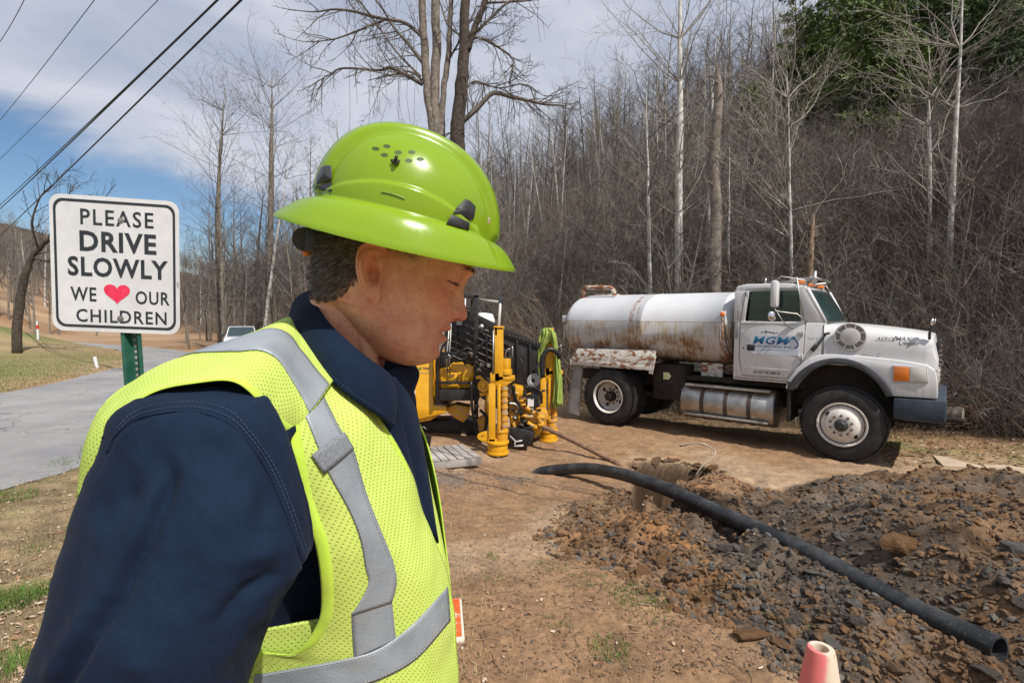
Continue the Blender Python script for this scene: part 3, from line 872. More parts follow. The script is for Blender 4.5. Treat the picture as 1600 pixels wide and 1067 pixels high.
stem_tree('bare_tree', 'big dark stemmed bare tree with a long limb reaching right, above the hard hat',
          [([(722, by), (719, 330), (715, 220), (718, 165), (725, 82), (727, 0), (733, -160), (745, -450)], [34, 30, 23, 20, 17, 14, 10, 3]),
           ([(729, 80), (742, 44), (752, 20), (759, 0), (780, -80), (810, -220)], [12, 9, 9, 8, 6, 3])],
          [([(723, 190), (745, 170), (770, 146), (800, 152), (825, 157), (850, 163), (880, 165)], [8, 8, 7, 6, 5, 4, 2]),
           ([(735, 70), (742, 58), (770, 69), (800, 91), (800, 110), (795, 132)], [5, 4, 4, 3, 3, 2]),
           ([(724, 150), (740, 128), (780, 138), (815, 132), (850, 150)], [3, 3, 2, 2, 1]),
           ([(745, 50), (775, 20), (800, 0), (840, -20)], [5, 4, 3, 2]),
           ([(757, 5), (800, 3), (830, 0), (860, -15)], [4, 3, 2, 2]),
           ([(726, 60), (700, 40), (690, 10)], [4, 3, 2]),
           ([(724, 200), (700, 210), (690, 225)], [3, 2, 1]), ([(733, -100), (790, -170), (850, -200)], [6, 4, 2])],
          Yb - 0.4, bark_dark, twig_grey, 1.0, 8, gb(720, Yb - .4), hang=0.18, minr=0.007, level=2, tl=1.6)
def slim(name, label, px0, pxt, pyt, Y_, w, tm, cm, seed, nfree=26, tl=2.4, mid=None, level=2, group=None, dens=1.0, first=.3):
    g_ = gb(px0, Y_); b_ = pyz(Y_, g_.z - .2)
    path = [(px0, b_)] + ([mid] if mid else [(px0 * .55 + pxt * .45, b_ * .5 + pyt * .5)]) + [(pxt, pyt)]
    return stem_tree(name, label, [(path, [w, w * .78, .4])], [], Y_, tm, cm, dens, seed, g_, nfree=nfree, tl=tl, level=level, group=group)
slim('white_barked_tree', 'tallest white barked bare tree standing behind the water tank', 1061, 1064, -150, 15.5, 13, bark_pale, twig_pale, 31, 44, 3.2, (1062, 200))
slim('white_barked_tree', 'slim white barked tree right beside the broken snag on its left', 1103, 1118, 60, 16.5, 6, bark_pale, twig_grey, 32, 12, 2.0)
slim('white_barked_tree', 'slim white barked tree right beside the broken snag on its right', 1137, 1140, 230, 15.0, 5, bark_pale, twig_grey, 33, 10, 1.6)
slim('white_barked_tree', 'thin white trunk behind the back half of the water tank', 1017, 1010, 130, 15.5, 6, bark_pale, twig_grey, 34, 16, 2.2)
slim('white_barked_tree', 'tall white barked tree at right beyond the truck hood', 1480, 1508, -120, 12.0, 11, bark_pale, twig_pale, 35, 34, 2.4, (1487, 330))
slim('white_barked_tree', 'paired slimmer pale tree just left of the tall one beyond the truck hood', 1455, 1452, 70, 12.5, 6, bark_pale, twig_pale, 36, 22, 2.2)
slim('bare_tree', 'bare branching tree behind the truck cab roof', 1238, 1230, 110, 13.5, 6, bark_pale, twig_pale, 37, 34, 2.8)
slim('bare_tree', 'tall thin bare tree right of the sign, reaching highest there', 345, 352, 135, 37, 9, bark_grey, twig_grey, 38, 44, 4.6, (340, 330))
slim('bare_tree', 'tall ragged bare tree between the sign and the hard hat', 420, 425, 105, 36, 10, bark_grey, twig_grey, 39, 48, 4.4, (424, 280), dens=1.2)
slim('bare_tree', 'slim pale tree with curved stem behind the parked pickup', 408, 452, 250, 35, 5, bark_pale, twig_grey, 40, 16, 3.0)
slim('bare_tree', 'bare tree with dark leaning stem behind the parked pickup', 392, 412, 290, 34, 6, bark_dark, twig_grey, 41, 14, 3.0)
slim('bare_tree', 'bare tree standing left of the parked pickup', 350, 340, 230, 35, 6, bark_grey, twig_grey, 42, 18, 3.4)
g_ = gb(30, 22); b_ = pyz(22, g_.z - .2)
stem_tree('leaning_tree', 'dark leaning bare tree on the grass left of the sign', [([(26, b_), (30, 480), (40, 430), (52, 400), (78, 372), (110, 345), (150, 318)], [13, 12, 10, 8, 6, 5, 3])],
          [([(52, 402), (70, 408), (95, 405)], [4, 3, 2]), ([(60, 390), (50, 350), (62, 310), (80, 290)], [4, 3, 2, 1]), ([(75, 375), (95, 330), (110, 300)], [4, 3, 1])], 22, bark_dark, twig_dark, 1.0, 44, g_, tl=2.0, nfree=6)
# the broken snag and the two stumps of trunk
snag_m = mat('dead_wood', (0.15, 0.12, 0.10), 0.9, color2=(0.30, 0.26, 0.225), vscale=6, bump=1.0, bscale=14, bdist=0.03, coords='Object', spec=0.15)
def snag(label, path, ws, Y_, seed, mat_):
    r = random.Random(seed); g_ = gb(path[0][0], Y_)
    path = [(path[0][0], pyz(Y_, g_.z - .2))] + path[1:]
    pts = catmull(px_path(path, Y_), 6); k = len(pts); ww = np.interp(np.linspace(0, 1, k), np.linspace(0, 1, len(ws)), ws)
    m_ = MB(); rs = []
    for q, w_ in zip(pts, ww):
        rs.append([Vector(q) + Vector((math.cos(a) * w_ * .5 * Y_ / 800 * (1 + .10 * math.sin(3 * a + q[2])) * r.uniform(.94, 1.06), math.sin(a) * w_ * .5 * Y_ / 800 * r.uniform(.94, 1.06), 0)) for a in [j / 12 * 6.2832 for j in range(12)]])
    for j in range(12):                                   # splintered top
        rs[-1][j] = rs[-1][j] + Vector((0, 0, (r.random() ** 2) * 1.3 * ww[-1] * Y_ / 800 + .9 * ww[-1] * Y_ / 800 * max(0, math.cos(j / 12 * 6.28 - 3.4))))
    m_.rings(rs)
    cen = Vector(pts[-1]) ; o = len(m_.v); m_.v.append(tuple(cen)); n0 = (len(rs) - 1) * 12
    for j in range(12): m_.f.append((n0 + j, n0 + (j + 1) % 12, o)); m_.m.append(0)
    for i in range(9):
        j = r.randint(5, k - 3); q = Vector(pts[j]); an = r.uniform(0, 6.28)
        d = Vector((math.cos(an), math.sin(an), .4)); rad_ = ww[j] * .5 * Y_ / 800
        m_.tube([q + d * rad_ * .7, q + d * (rad_ + .06), q + d * (rad_ + r.uniform(.08, .3))], [.03, .022, .012], 5)
    o = m_.build('dead_trunk', mat_, None, smooth=True, autosm=50)
    return o
tag(snag('s', [(1121, 0), (1116, 430), (1119, 330), (1116, 260), (1121, 180), (1123, 140), (1121, 112)], [21, 19, 17, 16, 14, 11, 7], 13.8, 3, snag_m), 'tall broken dead tree trunk without branches above the water tank', 'dead tree')
tag(snag('s', [(1262, 0), (1265, 440), (1268, 380), (1271, 338)], [9, 8, 7, 4], 12.8, 4, mat('dead_wood_tan', (0.25, 0.16, 0.10), .9, color2=(.36, .26, .18), vscale=8, bump=.8, bscale=16, bdist=.02)), 'short splintered tan pole of a trunk behind the truck cab', 'dead tree')
# ================================================================ WATER TRUCK
TRL = Vector((4.6266, 7.13, -0.474)); TRA = math.atan2(-0.6475, 0.762)
truck = thing('water_truck', 'old white water truck with rust stained round tank, parked below the woods', 'truck', TRL, (R_(0.0), R_(0.35), TRA))
def paint_white(name, dirt_z=1.35, rust=0.0):
    g = NG(name, 0.38, 0.5, coat=0.15)
    n1 = g.noise(g.map((1, 1, .5)), 3, 8, .65); n2 = g.noise(g.map((14, 14, 1.5)), 2.0, 6, .6)
    z = g.xyz()['Z']
    low = g.rng(z, dirt_z, dirt_z - 0.5)
    d = g.math('MULTIPLY', g.math('ADD', g.math('MULTIPLY', low, .8), .22), g.rng(g.math('ADD', g.math('MULTIPLY', n2, .6), g.math('MULTIPLY', n1, .5)), .42, .75))
    c = g.mix(d, (.60, .60, .605), (.37, .34, .28))
    n3 = g.noise(g.map((7, 7, 5)), 2.5, 9, .75)
    c = g.mix(g.rng(n3, .69, .72), c, (.22, .10, .045))
    g.color(c); g.rough(g.rng(n1, .3, .7, .28, .5)); return g.m
white = paint_white('truck_white_paint')
def tank_mat():
    g = NG('tank_white_rusty', 0.5, 0.4)
    x, y, z = [g.xyz()[k] for k in ('X', 'Y', 'Z')]
    base = g.mix(g.noise(g.map((2, 2, 2)), 2, 8, .7), (.44, .45, .475), (.60, .60, .60))
    below = g.rng(z, 1.96, 1.93)
    streak = g.noise(g.map((9, 1.2, 0.9)), 2.2, 9, .72, .3); blot = g.noise(g.map((1.1, 1, 1.6)), 1.8, 5, .6)
    stain = g.rng(g.math('ADD', g.math('MULTIPLY', streak, .65), g.math('MULTIPLY', blot, .5)), .50, .68)
    c = g.mix(g.math('MULTIPLY', g.math('MULTIPLY', below, stain), .75), base, (.42, .34, .20))
    lowz = g.rng(z, 1.85, 1.25)
    r1 = g.noise(g.map((16, 3, 1.6)), 2.0, 10, .8, .2)
    v = g.math('ADD', g.math('MULTIPLY', r1, .7), g.math('MULTIPLY', blot, .45))
    rust = g.rng(g.math('ADD', v, g.math('MULTIPLY', lowz, .09)), .585, .69)
    c = g.mix(g.math('MULTIPLY', below, rust), c, (.21, .105, .045))
    dk = g.rng(g.math('ADD', g.noise(g.map((22, 3, 2.4)), 2.4, 8, .8), g.math('MULTIPLY', lowz, .06)), .69, .74)
    c = g.mix(g.math('MULTIPLY', below, dk), c, (.075, .035, .02))
    # one run of rust from the top near the first third, another at the front weld
    wob = g.noise(g.map((0, 3, 3)), 2.5, 4, .6)
    for cx, w_, zt in ((-3.28, .055, 2.6), (-3.16, .02, 2.3), (-1.66, .04, 2.05)):
        dx = g.math('ABSOLUTE', g.math('ADD', x, g.math('ADD', g.math('MULTIPLY', wob, -.10), -cx + .05)))
        k = g.math('MULTIPLY', g.rng(dx, w_, w_ * .3), g.rng(g.noise(g.map((8, 5, 5)), 3, 6, .7), .42, .56))
        k = g.math('MULTIPLY', k, g.rng(z, zt, zt - .15))
        c = g.mix(g.math('MULTIPLY', k, .85), c, (.27, .115, .045))
    ln = g.rng(g.math('ABSOLUTE', g.math('ADD', z, -1.945)), .010, .004)
    c = g.mix(g.math('MULTIPLY', ln, .6), c, (.22, .17, .12))
    blk = g.rng(g.noise(g.map((4, 4, 7)), 3, 8, .8), .68, .74)
    c = g.mix(g.math('MULTIPLY', blk, .35), c, (.16, .16, .17))
    g.color(c); g.bump(g.noise(g.map(), 14, 6, .7), .25, .01); return g.m
tankm = tank_mat()
def rusty(name, base, amt=.6):
    g = NG(name, .6, .3)
    n_ = g.noise(g.map((2, 2, 4)), 3.0, 9, .75)
    c = g.mix(g.rng(n_, amt, amt + .05), base, (.26, .105, .04)); c = g.mix(g.rng(g.noise(g.map((9, 9, 2)), 2, 6, .7), .45, .75), c, (.40, .31, .2)); 
    c = g.mix(g.rng(n_, amt + .02, amt + .10), c, (.23, .09, .04)); g.color(c); g.bump(n_, .4, .01); return g.m
rustw = rusty('rusted_white_steel', (.62, .60, .56), .50)
rusth = rusty('rusted_pipe', (.62, .60, .56), .44)
black_pl = mat('black_plastic', (.018, .018, .02), .5, color2=(.035, .035, .037), vscale=6, bump=.2, bscale=90, bdist=.003)
flare_m = mat('grey_rubber_flare', (.045, .047, .052), .6, color2=(.075, .075, .08), vscale=5, bump=.2, bscale=90, bdist=.003)
frame_m = mat('chassis_black', (.012, .011, .010), .8, color2=(.04, .032, .026), vscale=4, spec=.3)
tyre_m = mat('tyre_rubber', (.022, .022, .023), .75, color2=(.055, .050, .046), vscale=7, bump=.3, bscale=50, bdist=.004, spec=.3, lo=.4, hi=.75)
rimw = rusty('rim_white', (.66, .63, .59), .66)
rimd = rusty('rim_cream_inside', (.30, .27, .22), .58)
steel = mat('brushed_steel', (.30, .285, .26), .48, 1.0, color2=(.50, .49, .47), vscale=6, bump=.2, bscale=60, bdist=.003)
chrome = mat('chrome', (.75, .75, .76), .12, 1.0)
rust_m = mat('rust_brown', (.10, .055, .035), .85, color2=(.22, .11, .06), vscale=20, bump=.5, bscale=60)
wood_strip = mat('worn_alloy', (.42, .40, .36), .6, .3, color2=(.28, .25, .21), vscale=12)
amber = mat('amber_lens', (.85, .22, .02), .2, coat=.6); amber.node_tree.nodes['Principled BSDF'].inputs['Transmission Weight'].default_value = .15
def glass_mat(name, col, alpha, rough=.04):
    m_ = mat(name, col, rough, spec=.8); b_ = m_.node_tree.nodes['Principled BSDF']; b_.inputs['Alpha'].default_value = alpha; return m_
cabglass = glass_mat('cab_glass', (.02, .045, .042), .62)
lensclear = mat('headlight_lens', (.55, .53, .46), .12, color2=(.72, .70, .62), vscale=8, coat=.7)
bluebump = mat('bumper_blue', (.022, .034, .052), .5, color2=(.045, .06, .08), vscale=6, bump=.3, bscale=30, spec=.5, detail=9)
TW = 2.02
def Ty(y): return lambda a, b, d: Vector((a, y + d, b))
def tside(mb, outline, y0, y1, mi=0): return mb.prism(outline, lambda a, b, d: Vector((a, d, b)), y0, y1, mi)

# chassis
m_ = MB()
for y in (.62, 1.32): m_.box((-1.9, y, .86), (5.5, .08, .22))
for x in (-4.4, -3.6, -2.6, -1.4, -.2, .6): m_.box((x, .97, .84), (.1, .66, .14))
m_.cyl((-3.72, .2, .53), (-3.72, 1.9, .53), .09); m_.cyl((0, .2, .5), (0, 1.9, .5), .06)
m_.lathe([(-.25, .05), (-.2, .2), (0, .25), (.2, .2), (.25, .05)], (-3.72, .97, .53), (0, 1, 0), 16)
m_.tube([(-3.5, .97, .6), (-1.0, .97, .78)], .05); m_.box((-.6, 1.0, .8), (1.3, .6, .45)); m_.box((-2.0, 1.0, .68), (.7, .3, .2))
m_.box((-2.62, .45, .88), (.58, .5, .62)); m_.box((-2.95, 1.5, .8), (.5, .5, .5)); m_.box((-1.55, .8, .98), (2.1, 1.1, .08))
m_.build('chassis', frame_m, truck, bevel=.012)
m_ = MB(); m_.prism([(-2.72, .93), (-2.62, .93), (-2.58, .99), (-2.62, 1.05), (-2.72, 1.05)], lambda a, b, d: Vector((a, d, b)), .188, .199)
m_.build('warning_sticker', mat('sticker_yellow', (.45, .52, .16), .5, color2=(.7, .7, .5), vscale=30), truck)
# tank
m_ = MB(); rs = []
def tank_ring(x, k):
    out_ = []
    for j in range(64):
        a = 2 * math.pi * j / 64; c, s_ = math.cos(a), math.sin(a); e = 2 / 2.25
        out_.append(Vector((x, 1.0 + math.copysign(abs(c) ** e, c) * 1.0 * k, 1.825 + math.copysign(abs(s_) ** e, s_) * .64 * k)))
    return out_
X0, X1 = -4.80, -1.56
for x, k in ((X0 + .0, .001), (X0 + .003, .5), (X0 + .02, .78), (X0 + .06, .92), (X0 + .12, .98), (X0 + .2, 1), (-4.0, 1), (-3.10, 1), (-3.095, 1.004), (-3.07, 1.004), (-3.065, 1), (-2.2, 1), (X1 - .17, 1), (X1 - .165, 1.006), (X1 - .13, 1.006), (X1 - .125, .995), (X1 - .08, .97), (X1 - .03, .90), (X1, .78), (X1 + .02, .5), (X1 + .024, .001)):
    rs.append(tank_ring(x, k))
m_.rings(rs)
tank = m_.build('tank', tankm, truck, smooth=True, autosm=60)
m_ = MB(); m_.tube(catmull([(-4.62, .55, 2.3), (-4.62, .55, 2.56), (-4.58, .55, 2.615), (-4.5, .55, 2.62), (-4.1, .55, 2.60), (-3.98, .55, 2.58), (-3.93, .55, 2.50), (-3.93, .55, 2.44)], 5), .045, 12)
m_.build('fill_pipe', rusth, tank, smooth=True, autosm=50)
m_ = MB(); m_.box((-1.66, .005, 2.07), (.085, .05, .11)); m_.build('lamp_bracket', white, tank, bevel=.006)
m_ = MB(); m_.lathe([(0, .04), (.015, .038), (.025, .02), (.027, 0)], (-1.66, -.02, 2.075), (0, -1, 0), 16); m_.build('marker_lamp', amber, tank, smooth=True)
m_ = MB(); m_.tube(catmull([(-1.64, .0, 2.02), (-1.63, .0, 1.86), (-1.615, .03, 1.7), (-1.60, .1, 1.5), (-1.53, .3, 1.3)], 5), .008, 6); m_.build('lamp_cable', black_pl, tank, smooth=True)
m_ = MB(); m_.box((-4.87, .25, 1.98), (.09, .1, .14)); m_.box((-4.9, .3, 1.72), (.03, .08, .3)); m_.build('rear_lamp_box', white, tank, bevel=.008)
m_ = MB()
for i in range(4): m_.box((-4.35 + .02 * i, 1.0, 2.46), (.35, .4, .06))
m_.build('hatch', rustw, tank, bevel=.01)
m_ = MB(); m_.box((-3.9, 1.0, 1.16), (1.9, .9, .14)); m_.box((-2.1, 1.0, 1.15), (1.0, .8, .18)); m_.box((-1.95, .42, 1.12), (.36, .04, .26)); m_.build('tank_cradle', rustw, truck, bevel=.01)
# tank fender: a folded plate over the rear wheels
m_ = MB(); m_.prism([(-4.56, 1.16), (-4.42, 1.40), (-2.78, 1.44), (-2.86, 1.20)], lambda a, b, d: Vector((a, .03 + (1.42 - b) * -.18 + d, b)), 0, .02)
m_.add([(-4.42, .03, 1.40), (-2.78, .03, 1.44), (-2.80, .55, 1.47), (-4.40, .55, 1.43)], [(0, 1, 2, 3)])
m_.box((-3.70, -.012, 1.135), (1.72, .018, .10)); m_.box((-2.84, -.005, 1.19), (.07, .03, .33), (0, .18, 0)); m_.box((-4.55, .2, 1.13), (.02, .45, .1)); 
m_.build('wheel_fender', rustw, truck, bevel=.004)
m_ = MB(); m_.prism([(-4.60, .12), (-4.36, .08), (-4.33, 1.08), (-4.50, 1.08)], lambda a, b, d: Vector((a, d, b)), .03, .045); m_.prism([(-4.68, .10), (-4.62, .10), (-4.53, .95), (-4.55, .95)], lambda a, b, d: Vector((a, d, b)), .06, .07)
m_.build('mud_flap', mat('mudflap_grey', (.20, .20, .20), .7, color2=(.32, .31, .30), vscale=4), truck)
# wheels
def tyre_geo(cx, y0, y1, r, mb, lugs=True):
    w = y1 - y0
    pr = [(0.02, .56 * r), (.0, .62 * r), (-.004, .72 * r), (.0, .82 * r), (.012, .91 * r), (.035, .97 * r), (.06, .995 * r)]
    k = [(y0 + a, b) for a, b in pr] + [(y0 + w * .3, r), (y0 + w * .305, r * .975), (y0 + w * .34, r * .975), (y0 + w * .345, r), (y0 + w * .5, r * 1.002), (y0 + w * .655, r), (y0 + w * .66, r * .975), (y0 + w * .695, r * .975), (y0 + w * .7, r)] + [(y1 - a, b) for a, b in pr[::-1]] + [(y1 - .03, .5 * r), (y0 + .03, .5 * r)]
    mb.lathe(k, (cx, 0, .53), (0, 1, 0), 64, closed=True)
def tread_blocks(cx, y0, y1, r, mb, n=60):
    for i in range(n):
        a = 2 * math.pi * i / n
        for q, yy in enumerate((y0 + .04, (y0 + y1) / 2, y1 - .04)):
            aa = a + (q % 2) * math.pi / n
            M = Matrix.Rotation(-aa, 3, 'Y')
            c_ = Vector((cx, yy, .53)) + M @ Vector((0, 0, r - .001))
            mb.box(c_, (r * 6.28 / n * .62, .06 if q != 1 else .075, .014), M)
def front_wheel(cx, yo, sgn):
    fw = MB(); tyre_geo(cx, yo, yo + .27, .53, fw) if sgn > 0 else tyre_geo(cx, yo - .27, yo, .53, fw)
    tread_blocks(cx, min(yo, yo + sgn * .27), max(yo, yo + sgn * .27), .53, fw)
    t_ = fw.build('tyre', tyre_m, None, smooth=True, autosm=35); return t_
def make_wheel(cx, yo, sgn, front=True):
    w_ = MB()
    ax = (0, -sgn, 0)                         # outward
    if front:
        prof = [(-.06, .29), (.0, .302), (.008, .31), (.012, .305), (.006, .29), (-.02, .280), (-.04, .268), (-.02, .24), (.03, .20), (.06, .165), (.062, .10), (.055, .0)]
    else:
        prof = [(-.03, .29), (.0, .302), (.008, .31), (.012, .305), (.006, .29), (-.03, .272), (-.11, .262), (-.16, .25), (-.175, .20), (-.16, .13), (-.155, 0)]
    w_.lathe(prof, (cx, yo, .53), ax, 56)
    rim = w_.build('wheel', rimw if front else rimw, truck, smooth=True, autosm=45)
    h = MB()
    tyre_geo(cx, yo if sgn > 0 else yo - .27, yo + .27 if sgn > 0 else yo, .53, h); tread_blocks(cx, min(yo, yo + sgn * .27), max(yo, yo + sgn * .27), .53, h)
    h.build('tyre', tyre_m, rim, smooth=True, autosm=35)
    h = MB()
    if front:
        h.lathe([(.055, .085), (.08, .082), (.10, .068), (.125, .062), (.135, .05), (.137, 0)], (cx, yo, .53), ax, 24)
        hb = h.build('hub', black_pl, rim, smooth=True, autosm=30)
        for i in range(10):
            a = 2 * math.pi * (i + .5) / 10; q = Vector((cx + .135 * math.cos(a), yo, .53 + .135 * math.sin(a)))
            n_ = MB(); n_.lathe([(.055, .019), (.075, .017), (.075, .011), (.095, .010), (.097, 0)], q, ax, 6); n_.build('lug_nut', rust_m, rim)
        for a in (2.45, -.70):
            n_ = MB(); n_.lathe([(.0, .032), (.004, .030), (.005, 0)], (cx + .217 * math.cos(a), yo - sgn * .018, .53 + .217 * math.sin(a)), (-.35 * math.cos(a) * 1, -sgn * 1.0 + 0, 0), 16); n_.build('hand_hole', frame_m, rim)
    else:
        h.lathe([(-.15, .10), (-.08, .095), (-.07, .07), (.0, .065), (.005, 0)], (cx, yo, .53), ax, 20); h.build('hub', frame_m, rim, smooth=True, autosm=30)
        for i in range(10):
            a = 2 * math.pi * i / 10; q = Vector((cx + .135 * math.cos(a), yo, .53 + .135 * math.sin(a)))
            n_ = MB(); n_.lathe([(-.155, .018), (-.13, .016), (-.128, 0)], q, ax, 6); n_.build('lug_nut', rust_m, rim)
        n_ = MB()
        for a in (2.6, -.5, 1.1, -2.1): n_.lathe([(-.165, .034), (-.162, .032), (-.161, 0)], (cx + .2 * math.cos(a), yo, .53 + .2 * math.sin(a)), ax, 14)
        n_.build('hand_hole', frame_m, rim)
    return rim
make_wheel(0, 0.0, 1); make_wheel(0, TW, -1)
make_wheel(-3.72, 0.0, 1, False); make_wheel(-3.72, TW, -1, False)
for y in (.31, TW - .58):
    m_ = MB(); tyre_geo(-3.72, y, y + .27, .53, m_); tread_blocks(-3.72, y, y + .27, .53, m_); m_.build('inner_tyre', tyre_m, truck, smooth=True, autosm=35)
# fuel tank
m_ = MB(); m_.lathe([(0, .0), (.0, .24), (.015, .285), (.04, .30), (1.45, .30), (1.475, .285), (1.49, .24), (1.49, 0)], (-2.37, .34, .60), (1, 0, 0), 40)
ft = m_.build('fuel_tank', steel, truck, smooth=True, autosm=60)
strapm = mat('strap_dark', (.035, .028, .024), .8, color2=(.08, .055, .04), vscale=20)
for x in (-2.02, -1.64, -1.28):
    m_ = MB(); m_.lathe([(0, .301), (0, .309), (.06, .309), (.06, .301)], (x, .34, .60), (1, 0, 0), 40, closed=True); m_.build('strap', strapm, ft)
for z, y in ((.885, .14), (.40, .07)):
    m_ = MB(); m_.box((-1.62, y, z), (1.32, .14 if z > .6 else .06, .035)); m_.build('step', wood_strip, ft, bevel=.005)
# cab
m_ = MB()
tside(m_, [(-1.50, 1.04), (-.66, 1.04), (-.48, 1.25), (-.27, 1.45), (-.26, 1.96), (-1.50, 1.97)], .05, TW - .05)
cabo = m_.build('cab', white, truck, bevel=.025)
m_ = MB(); tside(m_, [(-1.52, 2.42), (-.58, 2.42), (-.50, 2.44), (-.55, 2.50), (-.75, 2.54), (-1.35, 2.55), (-1.50, 2.52)], .10, TW - .10); m_.build('roof', white, truck, bevel=.03)
for y in (.06, TW - .06 - .05):
    m_ = MB()
    tside(m_, [(-1.51, 1.96), (-1.35, 1.96), (-1.30, 2.43), (-1.50, 2.43)], y, y + .06)
    tside(m_, [(-.56, 1.96), (-.27, 1.96), (-.30, 2.02), (-.52, 2.46), (-.60, 2.43)], y, y + .05)
    m_.build('door_pillar', white, truck, bevel=.008)
m_ = MB(); m_.box((-1.48, TW / 2, 2.2), (.05, TW - .14, .5)); m_.build('back_wall', white, truck)
m_ = MB(); tside(m_, [(-1.30, 1.97), (-1.26, 2.43), (-.60, 2.43), (-.57, 1.97)], .085, .090); m_.build('side_window', cabglass, truck)
m_ = MB(); tside(m_, [(-1.30, 1.97), (-1.26, 2.43), (-.60, 2.43), (-.57, 1.97)], TW - .09, TW - .085); m_.build('side_window', cabglass, truck)
# windscreen curved
m_ = MB(); rs = []
for k in range(8):
    t_ = k / 7; row = []
    for j in range(15):
        v_ = j / 14 * 2 - 1; yy = TW / 2 + v_ * (TW / 2 - .115)
        row.append(Vector((-.20 - .28 * t_ - .16 * abs(v_) ** 3.0 + .07, yy, 1.965 + .48 * t_)))
    rs.append(row)
m_.rings(rs, closed=False)
ws = m_.build('windscreen', cabglass, truck, smooth=True)
ws.modifiers.new('s', 'SOLIDIFY').thickness = .006
for y in (.085, TW - .085):
    m_ = MB(); m_.tube([(-.255, y, 1.96), (-.38, y, 2.22), (-.50, y, 2.46)], .028, 8); m_.build('windscreen_pillar', white, truck, smooth=True)
m_ = MB(); m_.box((-1.15, .55, 1.8), (.45, .5, .55)); m_.box((-1.32, .55, 2.1), (.12, .46, .45)); m_.box((-1.15, 1.45, 1.8), (.45, .5, .55)); m_.box((-1.32, 1.45, 2.1), (.12, .46, .45))
m_.build('cab_seat', mat('seat_vinyl', (.10, .11, .12), .6), truck, bevel=.04)
m_ = MB(); m_.lathe([(0, .19), (.012, .205), (.024, .19), (.012, .178)], (-.72, 1.45, 2.02), (-.75, 0, .6), 28, closed=True); m_.tube([(-.72, 1.45, 2.02), (-.5, 1.45, 1.8)], .02); m_.box((-.72, 1.45, 2.03), (.03, .36, .03)); m_.build('steering_wheel', black_pl, truck, smooth=True)
# door with its seams, handle and lettering (it stands 6 mm proud)
m_ = MB(); tside(m_, [(-1.36, 1.13), (-.72, 1.13), (-.56, 1.36), (-.525, 1.50), (-.51, 1.965), (-1.395, 1.965), (-1.40, 1.4)], .040, .06)
door = m_.build('door', white, truck, bevel=.006)
m_ = MB()
for a, b in (((-1.355, 1.115), (-.715, 1.115)), ((-.715, 1.115), (-.545, 1.355)), ((-.545, 1.355), (-.512, 1.50)), ((-.512, 1.50), (-.497, 1.96)), ((-1.355, 1.115), (-1.412, 1.4)), ((-1.412, 1.4), (-1.408, 1.96)), ((-1.408, 1.96), (-1.33, 2.46)), ((-1.33, 2.46), (-.60, 2.46))):
    m_.beam((a[0], .050, a[1]), (b[0], .050, b[1]), .006, .008, up=(0, 1, 0))
m_.build('door_gap', frame_m, door)
m_ = MB(); m_.box((-1.0, .036, 1.245), (.66, .006, .01)); m_.box((-.99, .034, 1.94), (.80, .012, .02)); m_.build('door_crease', white, door, bevel=.002)
m_ = MB(); m_.box((-1.235, .034, 1.56), (.115, .02, .09)); m_.box((-1.235, .024, 1.565), (.09, .012, .05)); m_.build('handle', black_pl, door, bevel=.012)
m_ = MB(); m_.lathe([(0, .013), (.008, .012), (.009, 0)], (-1.345, .042, 1.55), (0, -1, 0), 12); m_.build('lock', frame_m, door)
m_ = MB(); 
for z in (1.45, 1.80): m_.box((-.545, .030, z), (.07, .03, .05)); m_.cyl((-.52, .02, z - .04), (-.52, .02, z + .04), .012, n=8)
m_.build('hinge', white, door, bevel=.004)
TS = Ty(0.0)
m_ = MB(); m_.box((-.905, .0365, 1.615), (.66, .005, .295)); sgn_ = m_.build('sign_panel', mat('door_sign_pale', (.56, .60, .68), .4, color2=(.62, .65, .71), vscale=4), door)
def blue_grad():
    g = NG('logo_blue', .4); z = g.xyz()['Z']; g.color(g.mix(g.rng(z, 1.60, 1.74), (.012, .04, .16), (.02, .20, .36))); return g.m
lb = blue_grad()
m_ = MB(); lettering(m_, 'MGM', TS, -1.205, 1.620, .47, .118, .030, offset=.022, sx=.03, space=1.08)
m_.prism([(-.745, 1.635), (-.70, 1.70), (-.66, 1.745), (-.62, 1.715), (-.60, 1.69), (-.64, 1.70), (-.67, 1.715), (-.70, 1.66)], lambda a, b, d: Vector((a, .0315 + d, b)), 0, .001)
m_.prism([(-.655, 1.745), (-.635, 1.745), (-.59, 1.64), (-.60, 1.60), (-.63, 1.59), (-.65, 1.575), (-.605, 1.575), (-.575, 1.61), (-.575, 1.65)], lambda a, b, d: Vector((a, .0300 + d, b)), 0, .001)
m_.build('company_logo', lb, door)
navyink = mat('navy_ink', (.02, .03, .07), .5)
m_ = MB(); lettering(m_, 'CONTRACTING, INC', TS, -1.215, 1.565, .545, .038, .031, offset=.012); m_.build('company_lettering', navyink, door)
m_ = MB(); lettering(m_, 'ELKHORN CITY, KY', TS, -1.08, 1.525, .30, .018, .031); m_.box((-1.13, .0315, 1.534), (.07, .001, .003)); m_.box((-.74, .0315, 1.534), (.07, .001, .003)); m_.build('town_lettering', navyink, door)
grey_ink = mat('grey_ink', (.17, .20, .20), .5)
m_ = MB(); r_ = random.Random(4)
for i in range(34):
    a = -.99 + r_.gauss(0, .055); b = 1.80 + r_.gauss(0, .011) - abs(a + .99) * .08
    m_.box((a, .0385, b), (r_.uniform(.012, .03), .002, r_.uniform(.006, .014)), (0, r_.uniform(-.6, .6), 0))
m_.build('small_emblem', grey_ink, door)
black_ink = mat('black_ink', (.02, .02, .02), .6, color2=(.10, .09, .07), vscale=60)
